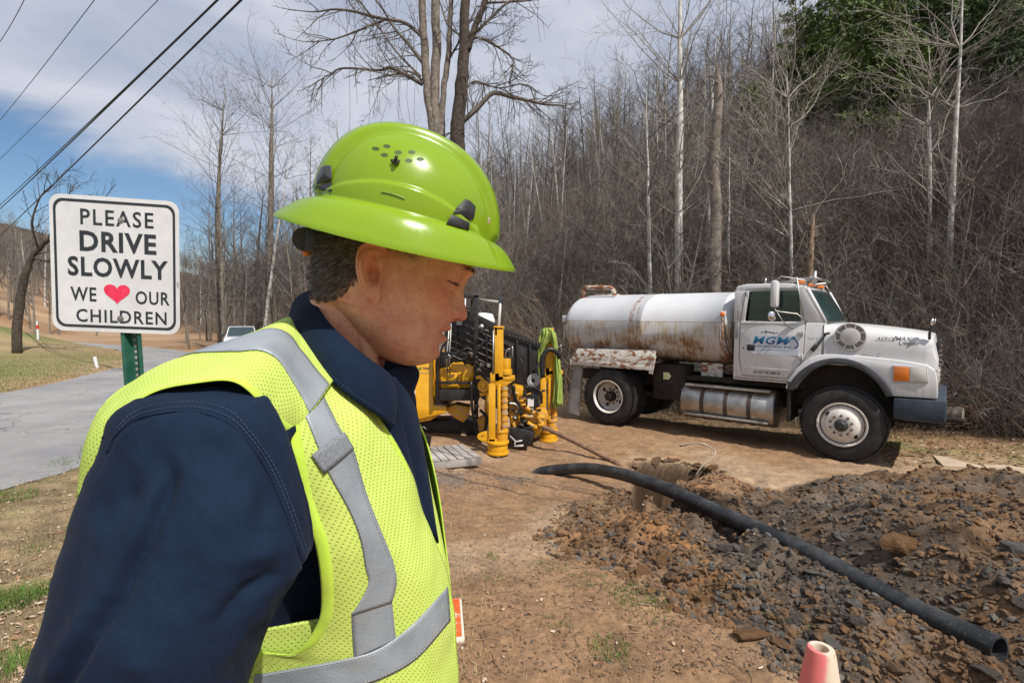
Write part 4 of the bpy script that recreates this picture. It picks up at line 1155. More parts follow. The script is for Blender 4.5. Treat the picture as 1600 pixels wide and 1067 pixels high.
m_ = MB(); lettering(m_, 'US DOT 0911884 KY', TS, -1.19, 1.162, .39, .046, .037, offset=.03, space=1.05); m_.build('dot_number', black_ink, door)
m_ = MB(); lettering(m_, 'Unit 6', TS, -.46, 1.71, .115, .034, .047); m_.build('unit_lettering', grey_ink, truck)
m_ = MB(); m_.box((-1.08, .055, 1.075), (.80, .02, .008)); m_.build('sill_seam', frame_m, truck)
m_ = MB(); m_.box((-1.455, .035, 1.92), (.02, .03, .42)); m_.cyl((-1.455, .01, 1.70), (-1.455, .01, 2.13), .012, n=8); m_.build('grab_rail', steel, truck)
# roof kit
m_ = MB(); m_.tube([(-1.12, .35, 2.56), (-.5, .35, 2.60), (-.42, .35, 2.62)], .018, 8); m_.tube([(-1.12, 1.6, 2.56), (-.5, 1.6, 2.60)], .018, 8)
m_.tube([(-1.12, .3, 2.54), (-1.12, .3, 2.64)], .02, 8); m_.tube([(-.45, .3, 2.52), (-.45, .35, 2.72)], .025, 8); m_.tube([(-.45, .3, 2.62), (-.45, 1.6, 2.62)], .02, 8)
m_.lathe([(0, .03), (.25, .035), (.35, .06), (.36, 0)], (-.8, .5, 2.60), (1, 0, .06), 14)
m_.build('roof_horn_rack', steel, truck, smooth=True)
for y in (.25, 1.0, 1.75):
    m_ = MB(); m_.box((-.60, y, 2.555), (.11, .10, .05), taper=.8); m_.build('roof_marker', amber, truck, bevel=.012)
# hood: lofted sections
m_ = MB(); rs = []
for i in range(19):
    t_ = i / 18; x = -.26 + 1.27 * t_
    top = 1.955 - .05 * t_ - .10 * t_ ** 2 - (.30 * max(0, (t_ - .93) / .07) ** 2.0 if t_ > .93 else 0) - .0
    if t_ > .93: x = -.26 + 1.27 * (.93 + .07 * math.sin((t_ - .93) / .07 * math.pi / 2))
    hw = (TW / 2 - .055) - .03 * t_ - .03 * max(0, (t_ - .93) / .07) ** 2
    row = []
    zb = 1.36
    for j in range(33):
        a = math.pi * j / 32; c, s_ = math.cos(a), math.sin(a); e = .30
        row.append(Vector((x, TW / 2 - math.copysign(abs(c) ** e, c) * hw * (1 - .035 * s_), zb + (top - zb) * abs(s_) ** .34)))
    rs.append(row)
m_.rings(rs, closed=False)
m_.f.append(tuple(len(m_.v) - 33 + j for j in range(33))); m_.m.append(0)
hood = m_.build('hood', white, truck, smooth=True, autosm=45)
m_ = MB(); m_.beam((-.265, .052, 1.37), (-.265, .052, 1.93), .006, .01, up=(0, 1, 0)); m_.build('hood_gap', frame_m, hood)
def arch(cx, cz, a, b, n=16, t0=0, t1=math.pi): return [(cx + a * math.cos(t0 + (t1 - t0) * i / n), cz + b * math.sin(t0 + (t1 - t0) * i / n)) for i in range(n + 1)]
ai = arch(-.06, .70, .605, .68, 18, .42, math.pi - .38)
fo = [(-.735, .97), (-.70, 1.10), (-.60, 1.28), (-.46, 1.42), (-.30, 1.50), (-.1, 1.525), (.3, 1.50), (.62, 1.47), (.90, 1.43), (.985, 1.36), (1.015, 1.2), (1.02, 1.0), (.56, .99)] + ai[:]
for y0, y1, sg in ((.0, .42, 1), (TW, TW - .42, -1)):
    m_ = MB(); m_.prism(fo, lambda a, b, d: Vector((a, d + sg * .05 * max(0, b - 1.42) / .1, b)), y0, y1); m_.build('fender', white, truck, bevel=.022)
ao = arch(-.06, .70, .685, .765, 18, math.pi - .36, .40)
fl = [(-.70, .95)] + ai[::-1][:0] + [(-.76, .95)] + ao + [(.545, .96)] + ai
for y0, sg in ((-.025, 1), (TW + .025, -1)):
    m_ = MB(); m_.prism(ai + ao, lambda a, b, d: Vector((a, y0 + sg * d, b)), 0, .10); m_.build('fender_flare', flare_m, truck, bevel=.008)
m_ = MB(); m_.prism(arch(-.06, .70, .615, .70, 18, 0, math.pi), lambda a, b, d: Vector((a, d, b)), .36, .42); m_.box((-.68, .3, .78), (.04, .6, .6)); m_.box((.62, .35, .85), (.06, .6, .35)); m_.build('wheel_arch', frame_m, truck)
# nose front with grille
m_ = MB(); m_.box((.93, TW / 2, 1.22), (.14, TW - .82, .46)); m_.build('nose', white, truck, bevel=.02)
m_ = MB(); m_.box((1.014, TW / 2, 1.42), (.03, 1.2, .62)); m_.build('grille', black_pl, truck, bevel=.01)
for k in range(9):
    m_ = MB(); m_.box((1.035, TW / 2, 1.15 + k * .065), (.014, 1.16, .018)); m_.build('grille_bar', chrome, truck)
m_ = MB()
for k in range(11): m_.lathe([(0, .010), (.008, .006), (.009, 0)], (1.018, .05, 1.06 + k * .055), (1, -.3, 0), 8)
m_.build('grille_rivets', chrome, truck)
# headlamp wrapping the corner
m_ = MB(); tside(m_, [(.545, 1.175), (.925, 1.195), (.90, 1.41), (.545, 1.405)], -.010, .03); hlb = m_.build('headlight', mat('lamp_bezel', (.45, .45, .44), .5), truck, bevel=.01)
m_ = MB(); tside(m_, [(.56, 1.20), (.725, 1.205), (.725, 1.39), (.56, 1.39)], -.020, 0); m_.build('turn_signal', amber, hlb, bevel=.006)
m_ = MB(); tside(m_, [(.73, 1.205), (.905, 1.215), (.885, 1.395), (.73, 1.39)], -.019, 0); m_.build('lamp_lens', lensclear, hlb, bevel=.006)
m_ = MB(); m_.box((1.0, .3, 1.29), (.06, .34, .2)); m_.build('front_lens', lensclear, hlb, bevel=.01)
m_ = MB(); m_.box((1.0, TW - .3, 1.29), (.06, .34, .2)); m_.build('headlight', lensclear, truck, bevel=.01)
m_ = MB(); tside(m_, [(.57, .97), (.575, .70), (.70, .685), (1.10, .70), (1.115, .74), (1.11, .985)], -.02, TW + .02); m_.build('bumper', bluebump, truck, bevel=.02)
# round air intake with its spokes
m_ = MB(); m_.lathe([(-.02, .19), (.004, .197), (.016, .19), (.016, .177), (.003, .172)], (.055, .058, 1.765), (0, -1, 0), 48); m_.lathe([(-.0, .122), (.014, .120), (.018, .11), (.020, 0)], (.055, .052, 1.765), (0, -1, 0), 40)
ai_ = m_.build('air_intake', mat('intake_white', (.50, .49, .46), .5, color2=(.62, .61, .58), vscale=9), truck, smooth=True, autosm=40)
m_ = MB(); m_.lathe([(.004, .18), (.006, .18), (.006, 0)], (.055, .064, 1.765), (0, -1, 0), 40); m_.build('intake_mesh', mat('intake_grey', (.20, .19, .16), .8, color2=(.3, .28, .24), vscale=60), ai_)
for k in range(8):
    a = math.pi / 8 + k * math.pi / 4; m_ = MB(); m_.beam((.055 + .115 * math.cos(a), .046, 1.765 + .115 * math.sin(a)), (.055 + .18 * math.cos(a), .046, 1.765 + .18 * math.sin(a)), .016, .014, up=(0, 1, 0)); m_.build('spoke', white, ai_)
m_ = MB(); m_.beam((-.37, .03, 1.58), (-.235, .03, 1.79), .022, .02, up=(0, 1, 0)); m_.beam((-.40, .025, 1.55), (-.345, .025, 1.63), .06, .03, up=(0, 1, 0)); m_.box((-.225, .03, 1.80), (.08, .03, .03), (0, -.3, 0)); m_.build('hood_latch', black_pl, truck, bevel=.006)
# badge
m_ = MB(); lettering(m_, 'AERO', TS, .345, 1.725, .185, .048, .040, offset=.01, sx=.02); lettering(m_, 'MAX', TS, .56, 1.725, .165, .055, .040, offset=.02, sx=.015); lettering(m_, 'L9000', TS, .60, 1.668, .20, .048, .040, offset=.025)
m_.beam((.53, .045, 1.715), (.57, .045, 1.79), .014, .008, up=(0, 1, 0)); m_.beam((.335, .045, 1.717), (.56, .045, 1.717), .006, .008, up=(0, 1, 0))
m_.build('model_badge', mat('badge_dark', (.04, .045, .055), .35, color2=(.30, .31, .33), vscale=90), hood)
# mirrors
def mirror(y, sg):
    m_ = MB(); m_.box((-.88, y, 2.375), (.10, .16, .40)); mo = m_.build('mirror', white, truck, bevel=.04)
    m_ = MB(); m_.tube([(-.88, y, 2.58), (-.80, y, 2.63), (-.55, y + sg * .25, 2.58), (-.50, .1 if sg > 0 else TW - .1, 2.5)], .010, 6); m_.tube([(-.88, y, 2.17), (-.86, y, 2.12), (-.60, y + sg * .12, 2.08), (-.48, .05 if sg > 0 else TW - .05, 1.96)], .010, 6)
    m_.tube([(-.62, y + sg * .10, 2.62), (-.53, .05 if sg > 0 else TW - .05, 2.02)], .009, 6); m_.tube([(-.86, y, 2.13), (-.78, y + sg * .05, 1.98), (-.68, y + sg * .14, 1.87), (-.66, .05 if sg > 0 else TW - .05, 1.86)], .008, 6)
    m_.build('mirror_arm', steel, mo, smooth=True)
    m_ = MB(); m_.lathe([(0, .001), (.012, .05), (.02, .075), (.03, .080), (.055, .06), (.07, .02), (.072, 0)], (-.93, y - sg * .0, 2.05), (.9, -sg * .5, 0), 24); m_.build('round_mirror', chrome, mo, smooth=True)
mirror(-.12, 1); mirror(TW + .12, -1)
for y in (.12, TW - .12):
    m_ = MB(); m_.tube([(.90, y, 1.80), (.93, y, 1.93), (.95, y - .02, 2.03)], .012, 6); m_.box((.91, y, 1.80), (.03, .05, .10)); hm_ = m_.build('hood_mirror', black_pl, truck, smooth=False)
    m_ = MB(); m_.lathe([(0, .02), (.006, .045), (.018, .05), (.03, .035), (.033, 0)], (.92, y - .02, 1.98), (1, -.15, 0), 20); m_.build('mirror_head', chrome, hm_, smooth=True)
# things under the front
m_ = MB(); m_.cyl((1.10, .9, .62), (1.3, .9, .62), .04); m_.box((.4, 1.0, .66), (1.2, .9, .2)); m_.build('front_crossmember', frame_m, truck)
# ================================================================ THE MAN
from mathutils.bvhtree import BVHTree
CAMP = Vector((0, 0, CAMZ))
FEET = Vector((-0.27, 0.80, H(-0.27, 0.8)))
man = thing('person', 'man in lime hard hat, lime vest and navy shirt, head bowed, close in front', 'person', FEET)
def proj(p):
    q = Vector(p) - CAMP; c, s_ = math.cos(PITCH), math.sin(PITCH)
    dz = q.z * c + q.y * s_; dy = q.y * c - q.z * s_
    return 800 + 800 * q.x / dy, 533.5 - 800 * dz / dy
def bvh(o_): 
    me = o_.data; return BVHTree.FromPolygons([v.co[:] for v in me.vertices], [tuple(p.vertices) for p in me.polygons])
def cast(bv, px, py, off=0.0, fallback=None):
    r = pray(px, py).normalized(); h = bv.ray_cast(CAMP, r)
    if h[0] is None:
        q, n, i, d = bv.find_nearest(CAMP + r * (fallback or 0.65)); 
        return q - r * off
    return h[0] - r * off
def grid_patch(rows, nu=8, nv=8, bulge=0.0, fbm_amp=0.0, seed=0, fscale=14.0, rowvec=None):
    """rows of (px, py, Y): smooth surface through them; returns array (R, C, 3)"""
    pw = np.array([[P(*q)[:] for q in r] for r in rows])
    up = np.array([catmull(list(r), nu) for r in pw])                 # along columns
    g_ = np.array([catmull(list(up[:, j]), nv) for j in range(up.shape[1])]).transpose(1, 0, 2)
    if bulge or fbm_amp:
        du = np.gradient(g_, axis=1); dv = np.gradient(g_, axis=0)
        n_ = np.cross(du, dv); n_ /= np.linalg.norm(n_, axis=2, keepdims=True) + 1e-9
        toc = np.array(CAMP[:]) - g_
        sgn2 = np.sign((n_ * toc).sum(2, keepdims=True)); n_ *= sgn2
        R0, C0 = g_.shape[:2]
        uu, vv = np.meshgrid(np.linspace(0, 1, C0), np.linspace(0, 1, R0))
        f_ = bulge * np.sin(np.pi * uu)
        if fbm_amp: f_ = f_ + fbm_amp * fbm(g_[..., 0] * .6 + g_[..., 1], g_[..., 2] * .7 + g_[..., 0] * .5, fscale, 3, seed)
        g_ = g_ + n_ * f_[..., None]
    return g_
def grid_obj(name, g_, mats, parent, thick=0.0, uv=True, smooth=True, solid_off=1):
    R0, C0 = g_.shape[:2]; ix = np.arange(R0 * C0).reshape(R0, C0)
    F_ = np.stack([ix[:-1, :-1], ix[:-1, 1:], ix[1:, 1:], ix[1:, :-1]], -1).reshape(-1, 4)
    su = np.concatenate([np.zeros((R0, 1)), np.cumsum(np.linalg.norm(np.diff(g_, axis=1), axis=2), 1)], 1)
    sv = np.concatenate([np.zeros((1, C0)), np.cumsum(np.linalg.norm(np.diff(g_, axis=0), axis=2), 0)], 0)
    su = su - su[:, -1:]                                             # measured from the right hand edge
    uvs = np.stack([su, np.broadcast_to(sv.mean(1, keepdims=True), su.shape)], -1).reshape(-1, 2)
    o_ = npmesh(name, g_.reshape(-1, 3), F_, mats, parent, smooth, uv=uvs, world=(parent is man))
    if thick:
        md_ = o_.modifiers.new('thickness', 'SOLIDIFY'); md_.thickness = thick; md_.offset = 0
    return o_
def strip_on(bvs, A_, B_, nl=40, nw=8, off=0.002, fb=.65):
    """grid between two pixel polylines laid on a surface"""
    def rs_(pl, n_):
        q = np.array(catmull([np.array(x, float) for x in pl], 8)); d = np.r_[0, np.cumsum(np.hypot(*np.diff(q, axis=0).T))]; s_ = np.linspace(0, d[-1], n_)
        return np.stack([np.interp(s_, d, q[:, 0]), np.interp(s_, d, q[:, 1])], 1)
    a, b = rs_(A_, nl), rs_(B_, nl)
    g_ = np.zeros((nl, nw, 3))
    for i in range(nl):
        for j in range(nw):
            q = a[i] * (1 - j / (nw - 1)) + b[i] * j / (nw - 1)
            g_[i, j] = cast(bvs, q[0], q[1], off, fb)[:]
    return g_
def tube_on(mb, bvs, pl, rad, off=0.0, n=6, step=6, fb=.65, flat=1.0):
    q = catmull([np.array(x, float) for x in pl], step)
    mb.tube([cast(bvs, x[0], x[1], off, fb) for x in q], rad, n, 0, flat=flat)

# ---------- materials
def skin_mat():
    g = NG('skin', .48, .4)
    vc = g.t.nodes.new('ShaderNodeVertexColor'); vc.layer_name = 'tint'
    n1 = g.noise(g.map(), 26, 5, .6); n2 = g.noise(g.map(), 140, 4, .6)
    c = g.mix(g.rng(n1, .35, .65), (.74, .40, .245), (.65, .265, .165)); c = g.mix(g.math('MULTIPLY', g.rng(n2, .54, .66), .5), c, (.52, .22, .15)); c = g.mix(g.math('MULTIPLY', g.rng(g.noise(g.map(), 48, 5, .7), .58, .68), .45), c, (.50, .24, .15))
    c = g.mix(1.0, c, vc.outputs['Color'], 'MULTIPLY'); g.color(c); g.rough(g.rng(n2, .35, .65, .38, .58))
    g.b.inputs['Subsurface Weight'].default_value = .12; g.b.inputs['Subsurface Radius'].default_value = (1, .35, .18); g.b.inputs['Subsurface Scale'].default_value = .006
    g.bump(g.math('ADD', g.math('MULTIPLY', g.noise(g.map(), 520, 3, .6), .45), g.math('ADD', g.noise(g.map((1, 1, 1.8)), 75, 6, .7), g.math('MULTIPLY', g.noise(g.map(), 24, 3, .5), .9))), .55, .0040); return g.m
skin = skin_mat()
def cloth(name, c1, c2, weave=900, sheen=.25, rough=.85):
    g = NG(name, rough, .25); g.b.inputs['Sheen Weight'].default_value = sheen; g.b.inputs['Sheen Roughness'].default_value = .5
    n1 = g.noise(g.map(), 9, 6, .6); n2 = g.noise(g.map((1, 1, .25)), weave, 2, .5)
    c = g.mix(g.rng(n1, .3, .7), c1, c2); g.color(c)
    g.bump(g.math('ADD', g.math('MULTIPLY', n2, .35), g.math('MULTIPLY', g.noise(g.map(), 55, 5, .6), .8)), .35, .0022); return g.m
navy = cloth('navy_twill', (.0055, .0115, .027), (.0098, .0195, .043), sheen=.02, rough=.85); navy.node_tree.nodes['Principled BSDF'].inputs['Specular IOR Level'].default_value = .08
navy_thread = mat('navy_thread', (.02, .035, .07), .8)
def mesh_cloth():
    g = NG('lime_mesh_cloth', .75, .25)
    mp_ = g.map((172, 172, 172), rot=(0, 0, .785), coords='UV')
    vo = g.t.nodes.new('ShaderNodeTexVoronoi'); vo.inputs['Scale'].default_value = 1.0; vo.inputs['Randomness'].default_value = .06; vo.voronoi_dimensions = '2D'
    g.L(mp_, vo.inputs['Vector']); dotm = g.rng(vo.outputs['Distance'], .15, .24, 1, 0)
    c = g.mix(g.rng(g.noise(g.map(), 7, 5, .6), .3, .7), (.47, .60, .115), (.55, .68, .15))
    c = g.mix(g.math('MULTIPLY', dotm, .60), c, (.13, .20, .03)); g.color(c)
    g.bump(g.math('SUBTRACT', g.math('MULTIPLY', g.noise(g.map(), 30, 5, .6), 1.2), g.math('MULTIPLY', dotm, .6)), .5, .003)
    g.b.inputs['Subsurface Weight'].default_value = 0
    return g.m
vmesh = mesh_cloth()
vbind = cloth('lime_binding', (.47, .68, .06), (.54, .76, .09), 500, .1)
def tape():
    g = NG('reflective_tape', .42, .6); n1 = g.noise(g.map(), 16, 5, .6)
    g.color(g.mix(g.rng(n1, .3, .7), (.20, .23, .26), (.27, .30, .33))); g.bump(g.math('ADD', g.math('MULTIPLY', n1, 2.5), g.noise(g.map(), 420, 2, .5)), .22, .003); return g.m
rtape = tape()
velcro = mat('hook_tape', (.15, .165, .185), .9, color2=(.24, .255, .28), vscale=420, bump=.6, bscale=500, bdist=.002, detail=2)
hatm = NG('hat_lime_plastic', .20, .5, coat=.25)
hatm.color(hatm.mix(hatm.rng(hatm.noise(hatm.map(), 3, 5, .6), .3, .7), (.27, .44, .018), (.31, .49, .024)))
hatm.rough(hatm.rng(hatm.noise(hatm.map(), 18, 8, .7), .35, .75, .18, .34)); hatm.bump(hatm.noise(hatm.map(), 60, 8, .7), .05, .002); hatm = hatm.m
_t = hatm.node_tree; _tr = _t.nodes.new('ShaderNodeBsdfTranslucent'); _tr.inputs['Color'].default_value = (.62, .72, .05, 1); _mx = _t.nodes.new('ShaderNodeMixShader'); _mx.inputs[0].default_value = .38
_t.links.new(_t.nodes['Principled BSDF'].outputs[0], _mx.inputs[1]); _t.links.new(_tr.outputs[0], _mx.inputs[2]); _t.links.new(_mx.outputs[0], _t.nodes['Material Output'].inputs['Surface'])
blk = mat('black_nylon', (.012, .012, .014), .45, color2=(.03, .03, .033), vscale=40, bump=.2, bscale=300, bdist=.001)
orange_p = mat('orange_plastic', (.75, .15, .02), .4)
hairm = mat('grey_brown_hair', (.045, .030, .020), .6, color2=(.125, .090, .060), vscale=60)

# ---------- head
YAW = R_(16)
TRAG = P(592, 425, .665)
HC = Vector((TRAG.x, TRAG.y, TRAG.z)) - Vector((math.sin(YAW) * .0765, -math.cos(YAW) * .0765, 0))
HP = R_(17)
HM = Matrix.Translation(HC) @ Matrix.Rotation(YAW, 4, 'Z') @ Matrix.Rotation(HP, 4, 'Y')
lv = np.array([  # z, front, back, half width
    (.135, .012, -.012, .012), (.130, .045, -.040, .034), (.120, .072, -.062, .052), (.100, .100, -.084, .066), (.080, .115, -.093, .072), (.060, .1215, -.097, .0748), (.044, .1235, -.098, .0755), (.030, .118, -.098, .0755),
    (.018, .111, -.097, .0755), (0, .1085, -.095, .0755), (-.020, .1105, -.091, .0735), (-.035, .112, -.084, .0712), (-.050, .1105, -.07, .0690), (-.060, .1095, -.052, .0668), (-.070, .1090, -.033, .0640), (-.080, .1090, -.016, .0600), (-.090, .107, .0, .0535),
    (-.100, .1005, .012, .0435), (-.107, .088, .026, .031), (-.1115, .074, .040, .014), (-.1125, .06, .055, .002)])
def G1(x, c, s_): return np.exp(-((x - c) / s_) ** 2)
def head_point(z, th):
    fx = np.interp(-z, -lv[:, 0], lv[:, 1]); bx = np.interp(-z, -lv[:, 0], lv[:, 2]); w_ = np.interp(-z, -lv[:, 0], lv[:, 3])
    cx = (fx + bx) * .5 * .55 + 0; cx = np.where(z < -.05, (fx + bx) / 2, (fx + bx) / 2 * .6)
    c, s_ = np.cos(th), np.sin(th)
    ef = np.where(z < -.05, .95, .88); e = np.where(c > 0, ef, .95)
    x = cx + np.sign(c) * np.abs(c) ** e * np.where(c > 0, fx - cx, cx - bx)
    y = w_ * np.sign(s_) * np.abs(s_) ** np.where(c > 0, .92, .9)
    fr = sst(0.0, .5, c)
    ay = np.abs(y)
    # nose
    nz = np.interp(-z, [-.05, -.036, -.026, -.018, -.0065, .008, .016, .022, .027, .0305, .035], [0, .0015, .005, .010, .0160, .0245, .0270, .0250, .0180, .0055, 0])
    ns = np.interp(-z, [-.05, -.02, 0, .012, .022, .03], [.006, .0085, .0105, .0125, .0145, .013])
    d = nz * np.exp(-(ay / ns) ** 2.4) 
    d = d + .0075 * G1(z, -.0195, .0085) * G1(ay, .0165, .0052)                 # wings of the nose
    d = d - .0030 * G1(z, -.0275, .0035) * G1(ay, .0105, .0045)
    # brow, sockets, lids
    d = d + .0045 * G1(z, .045, .009) * G1(ay, .026, .020)
    d = d - .0095 * G1(z, .029, .0095) * G1(ay, .028, .0135) * 1.0
    d = d + .0070 * G1(z, .0275, .0075) * G1(ay, .0315, .0115)
    d = d - .0022 * G1(z - .10 * (ay - .03), .0365, .0020) * G1(ay, .032, .014)
    d = d + .0022 * G1(z, .0165, .0035) * G1(ay, .030, .013) - .0022 * G1(z + .15 * (ay - .03), .0095, .0036) * G1(ay, .030, .016)
    d = d + .0050 * G1(z, -.008, .018) * G1(ay, .046, .018)                      # cheek
    d = d - .0060 * np.exp(-((ay - (.0215 + (-.022 - z) * .42)) / .0038) ** 2) * sst(-.058, -.045, z) * sst(-.012, -.022, z)
    d = d + .0035 * np.exp(-((ay - (.030 + (-.022 - z) * .42)) / .008) ** 2) * sst(-.062, -.045, z) * sst(-.008, -.022, z)
    # mouth
    mw = np.exp(-(ay / .0235) ** 4)
    d = d + mw * (.0068 * G1(z, -.0420, .0058) - .0105 * G1(z, -.0502, .0023) + .0085 * G1(z, -.0592, .0060)) + .0016 * G1(z, -.036, .007) * G1(ay, .006, .003) - .0015 * G1(z, -.034, .006) * G1(ay, 0, .003)
    d = d - .0036 * G1(z, -.0700, .0048) * np.exp(-(ay / .020) ** 4) + .0052 * G1(z, -.0850, .0115) * np.exp(-(ay / .019) ** 3)
    d = d - .0030 * G1(z, -.052, .006) * G1(ay, .0285, .0035)
    d = d - .0020 * G1(z, -.074, .014) * G1(ay, .034, .006)
    y = y - np.sign(y) * (.0016 * np.exp(-((z - .024 - .35 * (x - .082)) / .0016) ** 2) + .0014 * np.exp(-((z - .018 - .05 * (x - .082)) / .0015) ** 2) + .0012 * np.exp(-((z - .012 + .3 * (x - .082)) / .0015) ** 2)) * sst(.066, .076, x) * sst(.094, .086, x)
    x = (x + d * fr) * np.where(x > 0, 1.035, .90)
    # temple hollow and jaw angle
    y = y - np.sign(y) * .0030 * G1(z, .038, .018) * G1(x, .075, .018)
    y = y + np.sign(y) * .0030 * G1(z, -.058, .018) * G1(x, .022, .022)
    return x, y, z + 0 * x
nt_, nl_ = 260, 210
zs = np.interp(np.linspace(0, 1, nl_), [0, .12, .88, 1], [.135, .10, -.10, -.1125])
TH, ZZ = np.meshgrid(np.linspace(0, 2 * np.pi, nt_, endpoint=False), zs)
# denser towards the face
TH = TH - .35 * np.sin(TH)
hx, hy, hz = head_point(ZZ, TH)
hv = np.stack([hx, hy, hz], -1)
hmb = MB(); hmb.rings([list(map(Vector, r)) for r in hv.tolist()], caps=True)
HMI = HM.inverted()
# neck
for (pa, ra), (pb, rb) in (((P(566, 436, .742), .056), (P(506, 640, .775), .074)),):
    A_, B_ = HMI @ pa, HMI @ pb; k = 14; rs = []
    for i in range(k):
        t_ = i / (k - 1); c_ = A_.lerp(B_, t_); d_ = (B_ - A_).normalized(); sx_ = Vector((0, 1, 0)); sx_ = (sx_ - d_ * sx_.dot(d_)).normalized(); sy_ = d_.cross(sx_)
        r0 = ra + (rb - ra) * t_
        row = []
        for j in range(72):
            a = 2 * math.pi * j / 72; ca, sa = math.cos(a), math.sin(a)
            rr_ = r0 * (1 + .04 * math.cos(2 * a))
            q = c_ + sx_ * ca * rr_ * .94 + sy_ * sa * rr_ * 1.04
            row.append(q)
        rs.append(row)
    hmb.rings(rs, caps=True)
# sternomastoid ridge on the near side
ln_ = [P(560, 478, .705), P(566, 520, .712), P(578, 560, .718), P(590, 600, .73)]
hmb.tube([HMI @ Vector(q) for q in catmull(ln_, 4)], .011, 12)
# ear (near) on its outline, mirrored for the far ear
eo = [(577, 381), (568, 384.5), (561, 391), (557, 403), (556, 416), (557, 429), (560.5, 442), (566, 455), (573, 464), (580, 470), (585.5, 477), (590, 477), (593, 469), (593.5, 455), (595, 441), (596, 428), (597, 417), (602, 408), (605.5, 398), (603, 388), (597, 382.5), (588, 379.5)]
ec = np.array((579., 424.))
def ear_local(px, py, out):
    q = HMI @ P(px, py, .664); return Vector((q.x, -.0748 - out, q.z))
eo = np.array(catmull([np.array(q, float) for q in eo + [eo[0]]], 4)[:-1]); ne = len(eo); nr = 26
rs = []
for i in range(nr + 3):
    row = []
    for j in range(ne):
        p2 = eo[j]; ang = math.atan2(-(p2[1] - ec[1]), p2[0] - ec[0])           # 0 = towards the face, pi = back
        rho = min(i / nr, 1.0)
        back = .5 - .5 * math.cos(ang)                                          # 1 at the back edge
        up_ = math.sin(ang)
        lobe = max(0, -up_) ** 6
        q = ec + (p2 - ec) * (rho if i <= nr else 1 - .05 * (i - nr))
        fwd = (q[0] - 556) / 50.0
        base = .017 * (1 - fwd) + .010
        helix = .0050 * G1(rho, .93, .075) * (1 - .75 * lobe) * (1 - .75 * max(0, math.cos(ang)) ** 3 * (up_ < .45))
        anti = .0065 * G1(rho, .66, .10) * (back ** 1.5) * (1 - lobe)
        scapha = -.0028 * G1(rho, .80, .06) * (1 - lobe)
        dx_, dy_ = (q[0] - 583) / 9.5, (q[1] - 431) / 15.0
        concha = -.0185 * math.exp(-(dx_ ** 2 + dy_ ** 2) ** 1.3)
        dx2, dy2 = (q[0] - 588 + (q[1] - 404) * .45) / 5.5, (q[1] - 404) / 9.5
        foss = -.0065 * math.exp(-(dx2 ** 2 + dy2 ** 2))
        dx3, dy3 = (q[0] - 594) / 3.2, (q[1] - 434) / 6.5
        trag = .0055 * math.exp(-(dx3 ** 2 + dy3 ** 2))
        lo_ = .002 * lobe * rho
        o_ = base + helix + anti + scapha + concha + foss + trag + lo_
        if i > nr: o_ = base * (1 - .5 * (i - nr) / 3) + helix * (.5 if i == nr + 1 else 0) - .004 * (i - nr)
        row.append(ear_local(q[0], q[1], max(o_, -.006)))
    rs.append(row)
ear_v0 = len(hmb.v)
rs = rs[1:]
back_plate = [[q.copy() for q in r] for r in rs]
# close the back of the ear
inner = [Vector((q.x * .55 + .45 * (HMI @ P(588, 424, .664)).x, -.060, q.z * .55 + .45 * (HMI @ P(588, 424, .664)).z)) for q in rs[-1]]
rs.append(inner)
hmb.rings(rs, caps=True)
mir = [[Vector((q.x, -q.y, q.z)) for q in r] for r in rs]
hmb.rings(mir, caps=True)
head_raw = hmb.build('head_raw', skin, None, smooth=True)
rmv = head_raw.modifiers.new('r', 'REMESH'); rmv.mode = 'VOXEL'; rmv.voxel_size = .0016; rmv.use_smooth_shade = True
sm_ = head_raw.modifiers.new('s', 'SMOOTH'); sm_.iterations = 3; sm_.factor = .5
dg = bpy.context.evaluated_depsgraph_get(); me = bpy.data.meshes.new_from_object(head_raw.evaluated_get(dg))
bpy.data.objects.remove(head_raw)
nv = len(me.vertices); co = np.zeros(nv * 3, np.float32); me.vertices.foreach_get('co', co); co = co.reshape(-1, 3)
x, y, z = co.T.astype(float); ay = np.abs(y)
T = np.ones((nv, 3))
def tintmul(mask, col):
    global T
    T = T * (1 - mask[:, None]) + T * mask[:, None] * np.array(col)
face = sst(.02, .06, x)
tintmul(face * np.exp(-(ay / .0235) ** 6) * (G1(z, -.0435, .0042) + G1(z, -.0585, .0058)).clip(0, 1) * .8, (.82, .52, .52))
tintmul(face * np.exp(-(ay / .023) ** 6) * G1(z, -.0502, .0026), (.18, .07, .07))
tintmul(face * (G1(z, -.005, .022) * G1(ay, .045, .022)) * .5, (1.0, .72, .68))
tintmul(face * G1(z, -.016, .014) * G1(ay, 0, .017) * .6, (1.0, .70, .66))
tintmul(face * G1(z, -.0262, .0030) * G1(ay, .0095, .0045) * .85, (.25, .13, .10))
tintmul(G1(x, -.01, .03) * sst(.070, .078, ay) * .35, (1.0, .66, .58))
st = sst(-.028, -.045, z) * sst(0, .03, x) * (1 - face * np.exp(-(ay / .03) ** 4) * G1(z, -.05, .012)) * .22
tintmul(st, (.72, .72, .74))
tintmul(face * G1(z, .0475, .0035) * sst(.008, .016, ay) * sst(.052, .044, ay) * .45, (.35, .28, .22))     # eyebrow
earreg = sst(.0735, .0775, ay) * G1(x, -.012, .04)
hairz = .010 - .062 * sst(.012, -.060, x) 
hm_ = sst(.004, -.004, x + .006 - .2 * np.maximum(0, z - .02)) * sst(-.006, .010, z - hairz - .004 * np.sin(x * 410) * np.sin(x * 173)) * (1 - earreg)
side_b = sst(.062, .03, x) * sst(.020, .036, z) * (1 - earreg) * .6
hm_ = np.maximum(hm_, side_b)
tintmul(hm_ * .9, (.17, .19, .20))
